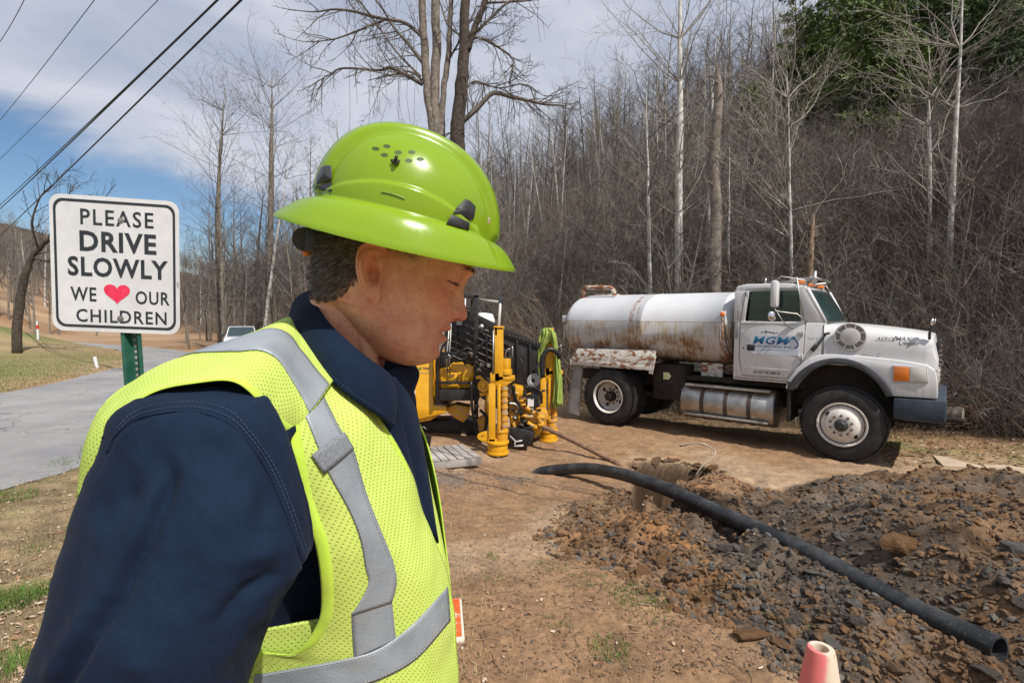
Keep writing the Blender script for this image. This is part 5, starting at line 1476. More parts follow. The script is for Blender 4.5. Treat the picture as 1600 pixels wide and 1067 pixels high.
ca = me.color_attributes.new('tint', 'FLOAT_COLOR', 'POINT'); C4 = np.ones((nv, 4), np.float32); C4[:, :3] = T; ca.data.foreach_set('color', C4.ravel())
me.transform(HM); me.materials.clear(); me.materials.append(skin)
for p_ in me.polygons: p_.use_smooth = True
me.name = 'head'
head = link('head', me, man, True)
nrm_ = np.zeros(nv * 3, np.float32); me.vertices.foreach_get('normal', nrm_); nrm_ = nrm_.reshape(-1, 3)
cow = np.zeros(nv * 3, np.float32); me.vertices.foreach_get('co', cow); cow = cow.reshape(-1, 3)
# hair: short strands combed back and down
hr = np.random.default_rng(3); cand_i = np.where((hm_ > .35) & ((x < -.004) | (hr.random(nv) < .5)) & (earreg < .3))[0]; pick = np.concatenate([hr.choice(cand_i, 15000), hr.choice(np.where((hm_ > .004) & (hm_ < .4) & (x < -.024) & (ay < .088))[0], 1500)])
Hd = np.array((HM.to_3x3() @ Vector((-.45, 0, -1)).normalized())[:])
base_ = cow[pick] + hr.normal(0, .0006, (len(pick), 3)); nn_ = nrm_[pick]
dirv = Hd[None] + nn_ * .45 + hr.normal(0, .30, (len(pick), 3)); dirv -= nn_ * np.minimum(0, (dirv * nn_).sum(1, keepdims=True)) * 1.0; dirv /= np.linalg.norm(dirv, axis=1, keepdims=True)
ln = hr.uniform(.004, .016, (len(pick), 1)) * (.35 + .65 * (hm_[pick][:, None] > .75)); sd_ = np.cross(dirv, nn_); sd_ /= np.linalg.norm(sd_, axis=1, keepdims=True) + 1e-9
wv = .00042
v0 = base_ - sd_ * wv; v1_ = base_ + sd_ * wv; mid = base_ + dirv * ln * .55 + nn_ * .0008; v2_ = mid + sd_ * wv * .8; v3_ = mid - sd_ * wv * .8; tipv = base_ + dirv * ln - nn_ * .0003
V_ = np.stack([v0, v1_, v2_, v3_, tipv], 1).reshape(-1, 3); o5 = np.arange(len(pick))[:, None] * 5
F_ = np.concatenate([o5 + np.array([[0, 1, 2]]), o5 + np.array([[0, 2, 3]]), o5 + np.array([[3, 2, 4]])], 0)
hair = npmesh('hair', V_, F_, hairm, man, smooth=False, world=True)
hair.data.materials.append(mat('grey_hair', (.20, .175, .145), .6, color2=(.30, .27, .23), vscale=90))
hair.data.polygons.foreach_set('material_index', np.tile((hr.random(len(pick)) < .16).astype(np.int32), 3))
# stubble
ck = np.where((st > .12) & (x > 0) & (z > -.108))[0]; pk2 = hr.choice(ck, 5200); b2 = cow[pk2]; n2_ = nrm_[pk2]; d2_ = Hd[None] * .6 + n2_ * .8 + hr.normal(0, .2, (len(pk2), 3)); d2_ /= np.linalg.norm(d2_, axis=1, keepdims=True); s2_ = np.cross(d2_, n2_); s2_ /= np.linalg.norm(s2_, axis=1, keepdims=True) + 1e-9
V_ = np.stack([b2 - s2_ * .00013, b2 + s2_ * .00013, b2 + d2_ * hr.uniform(.0006, .0014, (len(pk2), 1))], 1).reshape(-1, 3)
npmesh('stubble', V_, np.arange(len(V_)).reshape(-1, 3), bpy.data.materials['grey_hair'], man, smooth=False, world=True)['kind'] = 'stuff'
# eyebrow hairs and lashes
eb = MB(); rr_ = random.Random(8)
hb = bvh(head)
for sgn2 in (-1, 1):
    for i in range(70):
        yy = rr_.uniform(.012, .048); zz = .046 + .002 * math.sin(yy * 70) + rr_.gauss(0, .0015)
        o_ = HM @ Vector((.16, sgn2 * yy, zz)); d_ = (HM.to_3x3() @ Vector((-1, 0, 0)))
        h = hb.ray_cast(o_, d_)
        if h[0] is None: continue
        dd = HM.to_3x3() @ Vector((.3, sgn2 * 1.0, .15 + rr_.uniform(-.3, .3))); eb.tube([h[0], h[0] + dd.normalized() * rr_.uniform(.004, .007)], [.0004, .0001], 3)
    for zz, thick_ in ((.0225, .0010),):
        pts = []
        for i in range(13):
            yy = .019 + i * .0028; o_ = HM @ Vector((.16, sgn2 * yy, zz - .0018 * math.sin(i / 12 * math.pi) - .002 * i / 12)); h = hb.ray_cast(o_, HM.to_3x3() @ Vector((-1, 0, 0)))
            if h[0] is not None: pts.append(h[0])
        if len(pts) > 2: eb.tube(pts, [.0003] + [thick_] * (len(pts) - 2) + [.0003], 6)
        for i in range(26):
            yy = .022 + rr_.random() * .022; o_ = HM @ Vector((.16, sgn2 * yy, zz)); h = hb.ray_cast(o_, HM.to_3x3() @ Vector((-1, 0, 0)))
            if h[0] is not None: eb.tube([h[0], h[0] + HM.to_3x3() @ Vector((.004, sgn2 * .001, -.0035))], [.00025, .00008], 3)
eb.build('eyelash', mat('lash_brown', (.05, .03, .02), .7), head)

# ---------- hard hat (yaw, pitch, roll of its own)
HT = Matrix.Translation(P(627, 380, .735)) @ Matrix.Rotation(R_(15), 4, 'Z') @ Matrix.Rotation(R_(12.4), 4, 'Y') @ Matrix.Rotation(R_(8.5), 4, 'X') @ Matrix.Diagonal((.955, .95, .94, 1))
def crown_pt(ph, t_, off=0.0):
    """ph angle round the hat (0 front), t_ 0 at the brim .. 1 at the top"""
    c, s_ = math.cos(ph), math.sin(ph)
    a_ = t_ * math.pi / 2
    r = math.cos(a_) ** .80; h = math.sin(a_) ** .98
    lx, ly = (.134 if c > 0 else .126) * c, .113 * s_
    x = lx * r; y = ly * r; z = .040 + .118 * h - .006 * (c * c) * (1 - t_)
    # shallow backward sweep
    x -= .008 * math.sin(a_)
    n_ = Vector((c / .134, s_ / .113, 0)); n_.normalize(); n_ = (n_ * math.cos(a_) + Vector((0, 0, 1)) * math.sin(a_)).normalized()
    d = 0
    ay_ = abs(y)
    d += .0078 * float(sst(.057, .046, ay_ + .010 * (x / .13) ** 2 * 0 + .0)) * float(sst(.06, .16, t_ + .1 * abs(c)))        # raised spine
    d -= .0022 * G1(ay_, .0585, .004) * float(sst(.1, .3, t_))
    hb_ = .165 * (1 - ((x + .012) / .112) ** 2)
    if hb_ > 0: d += .0085 * float(sst(hb_ + .018, hb_ - .018, t_)) * float(sst(.3, .7, abs(s_)))
    return Vector((x, y, z)) + n_ * (d + off)
m_ = MB(); rs = []
NP = 240
tl_ = [i / 90 for i in range(90)] + [.9975]
for t_ in tl_[::-1]: rs.append([crown_pt(2 * math.pi * j / NP, t_) for j in range(NP)])
def brim_pt(ph, u):
    c, s_ = math.cos(ph), math.sin(ph); a = crown_pt(ph, 0)
    ow = Vector((.176 * c, .150 * s_, -.0 - .006 * s_ * s_ + .004 * c))
    q = a.lerp(ow, u); q.z += .010 * math.sin(math.pi * u) * (.4 + .6 * abs(s_)) - .004 * (1 - u) * 0
    return q
for i in range(1, 15): rs.append([brim_pt(2 * math.pi * j / NP, i / 14) for j in range(NP)])
rs.append([brim_pt(2 * math.pi * j / NP, 1) + Vector((0, 0, -.0035)) for j in range(NP)])
for i in range(13, 0, -1): rs.append([brim_pt(2 * math.pi * j / NP, i / 14) + Vector((0, 0, -.0032)) for j in range(NP)])
for t_ in (0, .2, .4, .6, .8, .9): rs.append([crown_pt(2 * math.pi * j / NP, t_, -.0045) for j in range(NP)])
rs = [[HT @ q for q in r] for r in rs]
m_.rings(rs, caps=True)
hat = m_.build('hard_hat', hatm, man, smooth=True, world=True, autosm=70)
hb = bvh(hat)
def decal(name, poly, mat_, off0, off1, parent, bevel=.001, sub=1):
    m_ = MB(); n = len(poly); a = [cast(hb, q[0], q[1], off1) for q in poly]; b = [cast(hb, q[0], q[1], -.006) for q in poly]
    cn_ = np.mean(np.array([q for q in poly]), 0); cc = cast(hb, cn_[0], cn_[1], off1 + off0 * 1.6)
    vs = a + b + [cc]
    fs = [(j, (j + 1) % n, 2 * n) for j in range(n)] + [(j, n + j, n + (j + 1) % n, (j + 1) % n) for j in range(n)]
    m_.add(vs, fs); return m_.build(name, mat_, parent, bevel=bevel)
decal('slot_cap', [(727, 311), (735, 314), (743.5, 323), (741, 341), (735.5, 344), (708, 332), (712, 326)], blk, .0025, .004, hat)
decal('slot_cap', [(706, 335), (734, 348), (733, 360), (716, 356), (697, 350)], blk, .002, .004, hat)
decal('slot_cap', [(501, 262), (507, 258.5), (518, 259), (518.5, 281), (494, 289), (495, 276)], mat('grey_cap', (.03, .03, .033), .35, color2=(.05, .05, .055), vscale=9), .0025, .004, hat)
decal('slot_cap', [(493.5, 291), (518.5, 284), (518.5, 300), (492, 296)], blk, .002, .004, hat)
holem = mat('vent_dark', (.035, .075, .004), .6)
for (vx, vy) in ((587, 232.5), (604.5, 228.7), (600.5, 242.3), (622.3, 238.2), (643.4, 237.8), (638.7, 251), (656.7, 249)):
    m_ = MB(); m_.add([cast(hb, vx + 5.9 * math.cos(k / 16 * 6.2832) , vy + 3.0 * math.sin(k / 16 * 6.2832) + .15 * 5 * math.cos(k / 16 * 6.2832) * .4, .0004) for k in range(16)], [tuple(range(16))])
    m_.build('vent_hole', holem, hat)
m_ = MB(); c_ = cast(hb, 618, 253, .0); m_.tube([c_, cast(hb, 618, 250, .010), cast(hb, 620, 243, .014)], [.0022, .0022, .0018], 8); m_.tube([cast(hb, 612, 251, .003), cast(hb, 618, 256, .006), cast(hb, 623, 252, .003)], .0022, 6); m_.build('vent_slider', blk, hat, smooth=True)
m_ = MB(); m_.tube([cast(hb, 596, 300, .0006), cast(hb, 613, 303.5, .0006), cast(hb, 632, 310.5, .0006)], .0011, 6); m_.build('slot', mat('slot_green', (.10, .22, .005), .5), hat)
m_ = MB(); 
for k in range(9): m_.add([cast(hb, 763 + (k % 3) * 1.3, 341 + (k // 3) * 3.6 + dy_, .0005) if False else cast(hb, 762.2 + a_ + (k % 3) * 1.2, 340 + b_ + (k // 3) * 3.4, .0006) for a_, b_ in ((0, 0), (.9, .2), (.9, 2.6), (0, 2.4))], [(0, 1, 2, 3)])
m_.build('maker_sticker', mat('sticker_red', (.5, .12, .10), .5, color2=(.6, .6, .6), vscale=300), hat)
# suspension band and ratchet under the rear of the brim
m_ = MB(); rs_ = []
for j in range(60):
    a = 2 * math.pi * j / 60; c, s_ = math.cos(a), math.sin(a); rs_.append((c, s_))
rr_ = []
for zz, k in ((-.005, 1.0), (-.005, 1.04), (.022, 1.04), (.022, 1.0)):
    rr_.append([HT @ Vector((-.006 + .115 * c * k, .086 * s_ * k, zz + .010 - .018 * (1 if c < 0 else 0) * abs(c))) for c, s_ in rs_])
m_.rings(rr_ + [rr_[0]]); m_.build('suspension_band', blk, hat, smooth=True, autosm=40)
m_ = MB(); q0, q1, q2, q3 = P(477, 357, .71), P(508, 364, .71), P(506, 398, .71), P(476, 391, .71)
m_.add([q0, q1, q2, q3] + [P(*k) for k in ((477, 357, .79), (508, 364, .79), (506, 398, .79), (476, 391, .79))], [(0, 1, 2, 3), (4, 7, 6, 5), (0, 4, 5, 1), (1, 5, 6, 2), (2, 6, 7, 3), (3, 7, 4, 0)])
m_.build('ratchet_housing', blk, hat, world=False, bevel=.004)
m_ = MB(); m_.tube([P(476, 374, .72), P(476, 374, .78)], .0165, 20); m_.build('ratchet_knob', blk, hat, smooth=True, autosm=40)
m_ = MB(); m_.tube([P(483, 352, .735), P(486, 358, .735)], .006, 8); m_.tube([P(479, 392, .735), P(481, 399, .735)], .006, 10); m_.build('orange_clip', orange_p, hat, smooth=True)

# ---------- shirt: torso, sleeve, far arm, collar
def ell_rings(spec, n=72, amp=0.0, seed=1, power=2.2):
    """spec: (x, y, z, a, b, yaw)"""
    q = catmull([np.array(s_, float) for s_ in spec], 8); rs = []
    for s_ in q:
        x0, y0, z0, a, b, yw = s_; row = []
        for j in range(n):
            t_ = 2 * math.pi * j / n; c, s2 = math.cos(t_), math.sin(t_); e = 2 / power
            u_, v_ = math.copysign(abs(c) ** e, c) * a, math.copysign(abs(s2) ** e, s2) * b
            if amp:
                k = 1 + amp * float(fbm(np.array([c * 1.2 + z0 * 2]), np.array([s2 * 1.2 + z0 * 5]), 2.2, 3, seed)[0]); u_ *= k; v_ *= k
            row.append(Vector((x0 + u_ * math.cos(yw) - v_ * math.sin(yw), y0 + u_ * math.sin(yw) + v_ * math.cos(yw), z0)))
        rs.append(row)
    return rs
TOR = [(-.275, .775, 1.455, .066, .075, -.15), (-.278, .775, 1.43, .085, .105, -.15), (-.285, .78, 1.40, .105, .150, -.15), (-.285, .785, 1.35, .128, .178, -.15), (-.28, .79, 1.27, .142, .188, -.15), (-.275, .795, 1.18, .150, .185, -.15), (-.27, .80, 1.05, .160, .180, -.12), (-.265, .80, .93, .158, .178, -.1), (-.265, .80, .86, .160, .18, -.1)]
m_ = MB(); m_.rings(ell_rings(TOR, amp=.05), caps=True)
shirt = m_.build('shirt', navy, man, smooth=True, world=True)
SL = [(600, 292, 346, .475), (607, 255, 380, .468), (620, 217, 408, .460), (645, 189, 420, .452), (690, 178, 441, .445), (730, 164, 452, .438), (777, 146, 464, .432), (830, 128, 476, .427), (875, 117, 479, .422), (905, 110, 462, .418), (945, 100, 434, .413), (1000, 80, 407, .407), (1067, 59, 383, .400), (1180, 25, 350, .392), (1300, -5, 322, .388)]
spec = []
for (py, l_, r_2, Y_) in SL:
    a, b = P(l_, py, Y_), P(r_2, py, Y_); w_ = (b.x - a.x) / 2
    spec.append(((a.x + b.x) / 2, Y_, a.z, w_, min(w_ * .86, .075), 0))
spec += [(-.30, .40, 1.08, .062, .060, 0), (-.285, .43, .99, .052, .050, 0), (-.262, .465, .90, .046, .044, 0), (-.258, .47, .885, .047, .045, 0)]
rs = ell_rings(spec, n=200, power=2.05)
rs = rs if True else rs
g_ = np.array([[q[:] for q in r] for r in rs])
# refine along the length
g_ = np.array([np.array(catmull(list(g_[:, j]), 2)) for j in range(g_.shape[1])]).transpose(1, 0, 2)
du = np.roll(g_, -1, 1) - np.roll(g_, 1, 1); dv = np.gradient(g_, axis=0); nn_ = np.cross(du, dv); nn_ /= np.linalg.norm(nn_, axis=2, keepdims=True) + 1e-9
cen = g_.mean(1, keepdims=True); nn_ *= np.sign(((g_ - cen) * nn_).sum(2, keepdims=True) + 1e-9)
# photograph coordinates of each vertex drive where the folds run
qx = g_[..., 0]; qy = g_[..., 1]; qz = g_[..., 2] - CAMZ
cp, sp = math.cos(PITCH), math.sin(PITCH); dyy = qy * cp - qz * sp; px_ = 800 + 800 * qx / dyy; py_ = 533.5 - 800 * (qz * cp + qy * sp) / dyy
front_ = (nn_[..., 1] < .35)
def seg_d(px_, py_, pl):
    best = np.full(px_.shape, 1e9); sg = np.zeros(px_.shape)
    for i in range(len(pl) - 1):
        ax, ay_ = pl[i]; bx, by_ = pl[i + 1]; dx, dy_ = bx - ax, by_ - ay_; t_ = np.clip(((px_ - ax) * dx + (py_ - ay_) * dy_) / (dx * dx + dy_ * dy_), 0, 1)
        d = np.hypot(px_ - ax - t_ * dx, py_ - ay_ - t_ * dy_); c_ = (px_ - ax) * dy_ - (py_ - ay_) * dx
        k = d < best; best = np.where(k, d, best); sg = np.where(k, np.sign(c_), sg)
    return best, sg
disp = .0045 * fbm(px_ * .012 + qy * 9, py_ * .008, 1.0, 4, 5)
def fold(pl, depth, wl, wr, ends=60):
    global disp
    d, sg = seg_d(px_, py_, pl)
    t_ = np.exp(-(d / np.where(sg > 0, wl, wr)) ** 2)
    e0 = np.hypot(px_ - pl[0][0], py_ - pl[0][1]); e1 = np.hypot(px_ - pl[-1][0], py_ - pl[-1][1]); t_ = t_ * sst(0, ends, e0) * sst(0, ends, e1)
    (x0, y0), (x1, y1) = pl[0], pl[-1]
    disp = disp + np.where(front_, depth * t_, 0)
fold([(283, 715), (262, 765), (222, 855), (180, 940), (130, 1010), (95, 1067), (40, 1170)], -.0105, 15, 11)
fold([(258, 730), (232, 790), (190, 870), (150, 950), (100, 1020), (60, 1090)], .0050, 30, 22)
fold([(330, 700), (330, 800), (300, 900), (250, 1000), (200, 1090)], .0055, 60, 60)
fold([(470, 872), (430, 862), (385, 872), (340, 900)], .0065, 16, 22); fold([(462, 905), (420, 900), (380, 925), (330, 985)], -.0075, 16, 12); fold([(455, 845), (420, 835), (380, 830)], -.003, 12, 14)
fold([(435, 935), (395, 960), (350, 1020), (320, 1070)], .0035, 16, 22)
fold([(405, 740), (415, 790), (418, 840)], -.0050, 22, 18); fold([(380, 730), (388, 780), (392, 830)], .003, 20, 14)
fold([(160, 790), (150, 860), (130, 940)], .002, 20, 16); fold([(215, 720), (205, 770), (180, 830)], -.0045, 18, 22)
# shoulder seam: the yoke lies a little lower than the sleeve head
SEAM = [(168, 706), (178, 684), (205, 659), (249, 646), (304, 643), (348, 656), (378, 679), (414, 728), (440, 783), (460, 838), (478, 890)]
d, sg = seg_d(px_, py_, SEAM)
disp = disp + np.where(front_, -.0022 * sst(0, 5, d * sg) * sst(60, 30, d) - .0026 * np.exp(-(d / 3.0) ** 2), 0)
g_ = g_ + nn_ * disp[..., None]
m_ = MB(); m_.rings([[Vector(q) for q in r] for r in g_.tolist()], caps=True)
sleeve = m_.build('sleeve', navy, man, smooth=True, world=True)
sb = bvh(sleeve)
m_ = MB(); tube_on(m_, sb, SEAM, .0016, .0000, flat=.8); sm2 = m_.build('sleeve_seam', navy, sleeve, smooth=True)
m_ = MB()
def stitches(mb, bv, pl, off=.0012, dash=4.5, gap=2.6, rad=.00045):
    q = np.array(catmull([np.array(x, float) for x in pl], 20)); dd = np.r_[0, np.cumsum(np.hypot(*np.diff(q, axis=0).T))]; s_ = 0
    while s_ + dash < dd[-1]:
        a = (np.interp(s_, dd, q[:, 0]), np.interp(s_, dd, q[:, 1])); b = (np.interp(s_ + dash, dd, q[:, 0]), np.interp(s_ + dash, dd, q[:, 1]))
        mb.tube([cast(bv, *a, off), cast(bv, *b, off)], rad, 4); s_ += dash + gap
up_seam = [(p_[0] + (2 if p_[0] < 330 else 5), p_[1] - (7 if p_[0] < 350 else 5)) for p_ in SEAM[1:]]
stitches(m_, sb, up_seam); up2 = [(p_[0] + (4 if p_[0] < 330 else 10), p_[1] - (15 if p_[0] < 350 else 8)) for p_ in SEAM[1:]]; stitches(m_, sb, up2)
m_.build('sleeve_stitching', navy_thread, sleeve)
# far arm, hidden from here
far = [(-.255, .99, 1.43, .03, .04, 0), (-.255, 1.0, 1.415, .055, .06, 0), (-.26, 1.02, 1.37, .068, .064, 0), (-.27, 1.04, 1.28, .066, .062, 0), (-.29, 1.05, 1.15, .06, .056, 0), (-.29, 1.05, 1.05, .054, .052, 0), (-.27, 1.04, .95, .048, .046, 0), (-.25, 1.03, .88, .044, .042, 0)]
m_ = MB(); m_.rings(ell_rings(far, 40, amp=.05), caps=True); m_.build('sleeve', navy, man, smooth=True, world=True)
# collar
def two_edge(inner, outer, n=5, nu=5, bulge=0.0, sag=None):
    rows = []
    I = [P(*q) for q in inner]; O = [P(*q) for q in outer]
    ii = np.array(catmull([np.array(q[:]) for q in I], nu)); oo = np.array(catmull([np.array(q[:]) for q in O], nu))
    t_ = np.linspace(0, 1, n)[None, :, None]; g_ = ii[:, None] * (1 - t_) + oo[:, None] * t_
    if bulge:
        du = np.gradient(g_, axis=1); dv = np.gradient(g_, axis=0); nn2 = np.cross(du, dv); nn2 /= np.linalg.norm(nn2, axis=2, keepdims=True) + 1e-9
        nn2 *= np.sign((nn2 * (np.array(CAMP[:]) - g_)).sum(2, keepdims=True)); g_ = g_ + nn2 * bulge * np.sin(np.pi * t_)
    return g_
co_in = [(484, 455, .775), (493, 474, .715), (512, 502, .668), (540, 531, .640), (570, 557, .642), (598, 577, .665), (606, 583, .69)]
co_out = [(453, 494, .745), (462, 528, .675), (486, 563, .640), (520, 598, .612), (556, 627, .610), (592, 650, .625), (613, 668, .650)]
g_ = two_edge(co_in, co_out, 16, 8, .008)
col_ = grid_obj('collar', g_, navy, man, .0035)
g_ = two_edge([(604, 582, .69), (622, 573, .73), (648, 572, .80)], [(613, 655, .685), (632, 645, .72), (652, 594, .79)], 10, 8, .004)
grid_obj('collar', g_, navy, man, .0035)
g_ = two_edge([(484, 455, .775), (505, 452, .85), (555, 480, .89), (620, 560, .86), (648, 572, .80)], [(453, 494, .745), (490, 505, .89), (540, 560, .93), (620, 610, .90), (652, 594, .79)], 8, 8)
grid_obj('collar', g_, navy, man, .0035)
cb = bvh(col_)
m_ = MB(); stitches(m_, cb, [(q[0] + 3, q[1] - 7) for q in co_out[1:]], .0025, rad=.0004); m_.build('collar_stitching', navy_thread, col_)
# shirt front below the collar: placket edge
g_ = two_edge([(604, 590, .680), (622, 640, .685), (640, 720, .715), (668, 830, .74)], [(640, 590, .78), (652, 650, .775), (668, 740, .765), (684, 850, .77)], 12, 8, .006)
grid_obj('shirt_front', g_, navy, man, .003)
g_ = two_edge([(540, 575, .655), (572, 625, .645), (612, 700, .668), (648, 800, .715)], [(606, 588, .675), (624, 640, .682), (642, 722, .712), (670, 832, .738)], 12, 8, .004)
grid_obj('shirt_front', g_, navy, man, .003)
m_ = MB(); m_.lathe([(0, .0055), (.002, .0055), (.0025, .004), (.0018, 0)], P(587, 621, .632), (.2, -.97, .1), 16); m_.build('button', mat('button_navy', (.02, .025, .04), .3), man, smooth=True, world=True)

# ---------- vest
A_rows = [[(450, 640, .532), (470, 625, .556), (492, 610, .585), (513, 596, .617), (533, 583, .643)],
          [(453, 690, .522), (495, 680, .548), (533, 668, .580), (566, 652, .612), (594, 652, .652)],
          [(470, 775, .532), (518, 765, .552), (566, 755, .585), (610, 745, .628), (641, 742, .682)],
          [(497, 850, .550), (543, 845, .565), (598, 838, .595), (642, 830, .645), (669, 823, .708)],
          [(507, 920, .566), (556, 915, .575), (610, 908, .602), (662, 898, .650), (695, 887, .728)],
          [(500, 972, .575), (556, 975, .582), (612, 972, .606), (672, 960, .655), (706, 950, .735)],
          [(462, 1016, .582), (540, 1025, .585), (612, 1030, .606), (674, 1022, .655), (709, 1010, .738)],
          [(385, 1033, .590), (500, 1062, .586), (605, 1078, .606), (672, 1078, .655), (709, 1066, .740)],
          [(365, 1180, .585), (480, 1195, .582), (590, 1200, .604), (664, 1195, .655), (706, 1180, .742)],
          [(360, 1420, .575), (470, 1440, .575), (580, 1450, .600), (655, 1440, .655), (700, 1420, .742)]]
gA = grid_patch(A_rows, 12, 12, .0, .011, 9, 9)
vest = grid_obj('vest', gA, vmesh, man, .0022)
vb = bvh(vest)
B_in = [(533, 583, .652), (502, 548, .672), (472, 513, .705), (452, 496, .738), (398, 521, .715), (326, 551, .690), (260, 579, .655), (205, 615, .60), (172, 645, .54), (153, 689, .50), (141, 775, .48)]
B_out = [(452, 676, .520), (443, 672, .503), (424, 652, .478), (392, 612, .458), (359, 594, .450), (304, 598, .445), (249, 609, .445), (207, 633, .440), (182, 670, .430), (168, 716, .425), (160, 775, .43)]
gB = two_edge(B_in, B_out, 24, 8, .012)
du = np.gradient(gB, axis=1); dv = np.gradient(gB, axis=0); nn2 = np.cross(du, dv); nn2 /= np.linalg.norm(nn2, axis=2, keepdims=True) + 1e-9
nn2 *= np.sign((nn2 * (np.array(CAMP[:]) - gB)).sum(2, keepdims=True)); gB = gB + nn2 * (.004 * fbm(gB[..., 0], gB[..., 1], 16, 3, 4) * np.sin(np.pi * np.linspace(0, 1, 24))[None])[..., None]
vB = grid_obj('vest_shoulder', gB, vmesh, vest, .0022)
bb = bvh(vB)
wgt = np.concatenate([np.linspace(0, 1, 24)])[None, :, None]
grid_obj('shirt_yoke', gB[6:58] + np.array([0, .004, -.016]) + np.array([0, -.035, -.004]) * wgt ** 3, navy, man, .002)
C_rows = [[(629, 617, .785), (641, 611, .83), (645, 622, .92)], [(638, 665, .778), (654, 668, .82), (652, 672, .93)], [(645, 752, .770), (669, 750, .81), (668, 752, .93)],
          [(672, 830, .762), (687, 832, .80), (684, 832, .93)], [(694, 892, .758), (699, 895, .79), (697, 895, .94)], [(704, 965, .755), (708, 975, .79), (705, 975, .94)], [(706, 1067, .755), (710, 1070, .79), (706, 1070, .94)], [(700, 1400, .755), (706, 1400, .79), (700, 1400, .94)]]
gC = grid_patch(C_rows, 8, 12, .0, .002, 3, 12)
vC = grid_obj('vest_front', gC, vmesh, vest, .0022)
gD = grid_patch([[(395, 985, .592), (450, 975, .590), (520, 962, .592)], [(395, 1015, .594), (450, 1008, .592), (520, 1000, .592)], [(380, 1060, .598), (450, 1060, .596), (520, 1060, .596)], [(370, 1200, .598), (450, 1200, .598), (520, 1200, .598)]], 8, 8)
grid_obj('vest_side', gD, vmesh, vest, .0022)
# back of the vest round the far side, hidden from here
m_ = MB(); tr_ = [(a[0], a[1], a[2], a[3] + .012, a[4] + .012, a[5]) for a in TOR[2:]]
rr_ = ell_rings(tr_, 72, power=2.2); lo_i, hi_i = 4, 50
m_.rings([[q for j, q in enumerate(r) if 5 <= j <= 44] for r in rr_], closed=False)
vbk = m_.build('vest_back', vbind, vest, smooth=True); vbk.modifiers.new('t', 'SOLIDIFY').thickness = .002
# bindings
def edge_tube(name, path3, rad, parent=vest, flat=.5):
    m_ = MB(); m_.tube([Vector(q) for q in path3], rad, 8, 0, flat=flat); return m_.build(name, vbind, parent, smooth=True)
def ribbon(name, edge, inner, w, lift=.002, mat_=vbind, parent=vest):
    """flat tape folded along an edge: edge and a second line further in"""
    e_, i_ = np.array(edge), np.array(inner); d = i_ - e_; d /= np.linalg.norm(d, axis=1, keepdims=True) + 1e-9
    toc = np.array(CAMP[:]) - e_; toc /= np.linalg.norm(toc, axis=1, keepdims=True)
    rows = [e_ - toc * lift - d * .0012, e_ - d * .0030, e_ + toc * lift - d * .001, e_ + toc * (lift * 1.3) + d * w * .5, e_ + toc * lift + d * w, e_ + toc * 0 + d * (w + .0008)]
    g2 = np.stack(rows, 1); return grid_obj(name, g2, mat_, parent, 0)
ribbon('binding', gA[:88, 0], gA[:88, 6], .010); ribbon('binding', gA[:, -1], gA[:, -6], .009); ribbon('binding', gA[0, :], gA[5, :], .0085)
ribbon('binding', gB[4:, -1], gB[4:, -5], .011, .003); ribbon('binding', gC[:, 0], gC[:, 3], .010); ribbon('binding', gB[:30, 0], gB[:30, 3], .008)
# reflective tapes
def tape_on(name, bv, A_, B_, mat_=rtape, nl=44, nw=8, off=.0022, th=.0008):
    g2 = strip_on(bv, A_, B_, nl, nw, off); return grid_obj(name, g2, mat_, vest, th)
fr0 = np.linspace(0, 5.55, 60); lo_f = np.interp(fr0, range(8), [.40, .40, .42, .43, .40, .33, .27, 0]); hi_f = np.interp(fr0, [0, 1, 2, 3, 4, 5, 5.55], [.78, .74, .72, .72, .70, .60, .36])
gT = np.zeros((60, 8, 3))
for i in range(60):
    rr5 = fr0[i] * 8; a5 = int(min(rr5, gB.shape[0] - 2)); row5 = gB[a5] * (1 - (rr5 - a5)) + gB[a5 + 1] * (rr5 - a5)
    for j in range(8):
        u5 = (lo_f[i] + (hi_f[i] - lo_f[i]) * j / 7) * 23; b5 = int(min(u5, 22)); gT[i, j] = row5[b5] * (1 - (u5 - b5)) + row5[b5 + 1] * (u5 - b5)
tc5 = np.array(CAMP[:]) - gT; gT = gT + tc5 / np.linalg.norm(tc5, axis=2, keepdims=True) * .0015 + np.array([0, 0, .0022])
grid_obj('reflective_tape', gT, rtape, vest, .0008)
if False: tape_on('reflective_tape', bb, [(298, 570), (325, 559), (360, 548), (400, 541), (438, 543), (460, 555), (479, 578), (495, 605), (506, 625)], [(300, 573), (325, 569), (355, 564), (392, 562), (416, 568), (432, 583), (447, 609), (459, 632), (468, 648)], off=.003)
tape_on('reflective_tape', vb, [(477, 650), (497, 700), (513, 739), (546, 799), (563, 843), (571, 887), (575, 915), (549, 962)], [(505, 617), (530, 667), (552, 702), (571, 766), (592, 821), (612, 870), (619, 898), (619, 918), (612, 942)])
tape_on('reflective_tape', vb, [(549, 956), (550, 985), (553, 1030)], [(612, 936), (615, 965), (619, 1000)], nl=16, off=.0016)
tape_on('reflective_tape', vb, [(398, 1054), (447, 1046), (535, 1030), (590, 1014), (645, 975), (700, 915)], [(392, 1096), (450, 1092), (535, 1077), (590, 1063), (650, 1030), (704, 970)], off=.003, nl=50)
tape_on('hook_tape', vb, [(487, 711), (512, 692), (538, 675)], [(506, 740), (530, 721), (553, 701)], velcro, 14, 6, .0045, .0015)
thr_ = mat('thread_grey', (.35, .38, .36), .8)
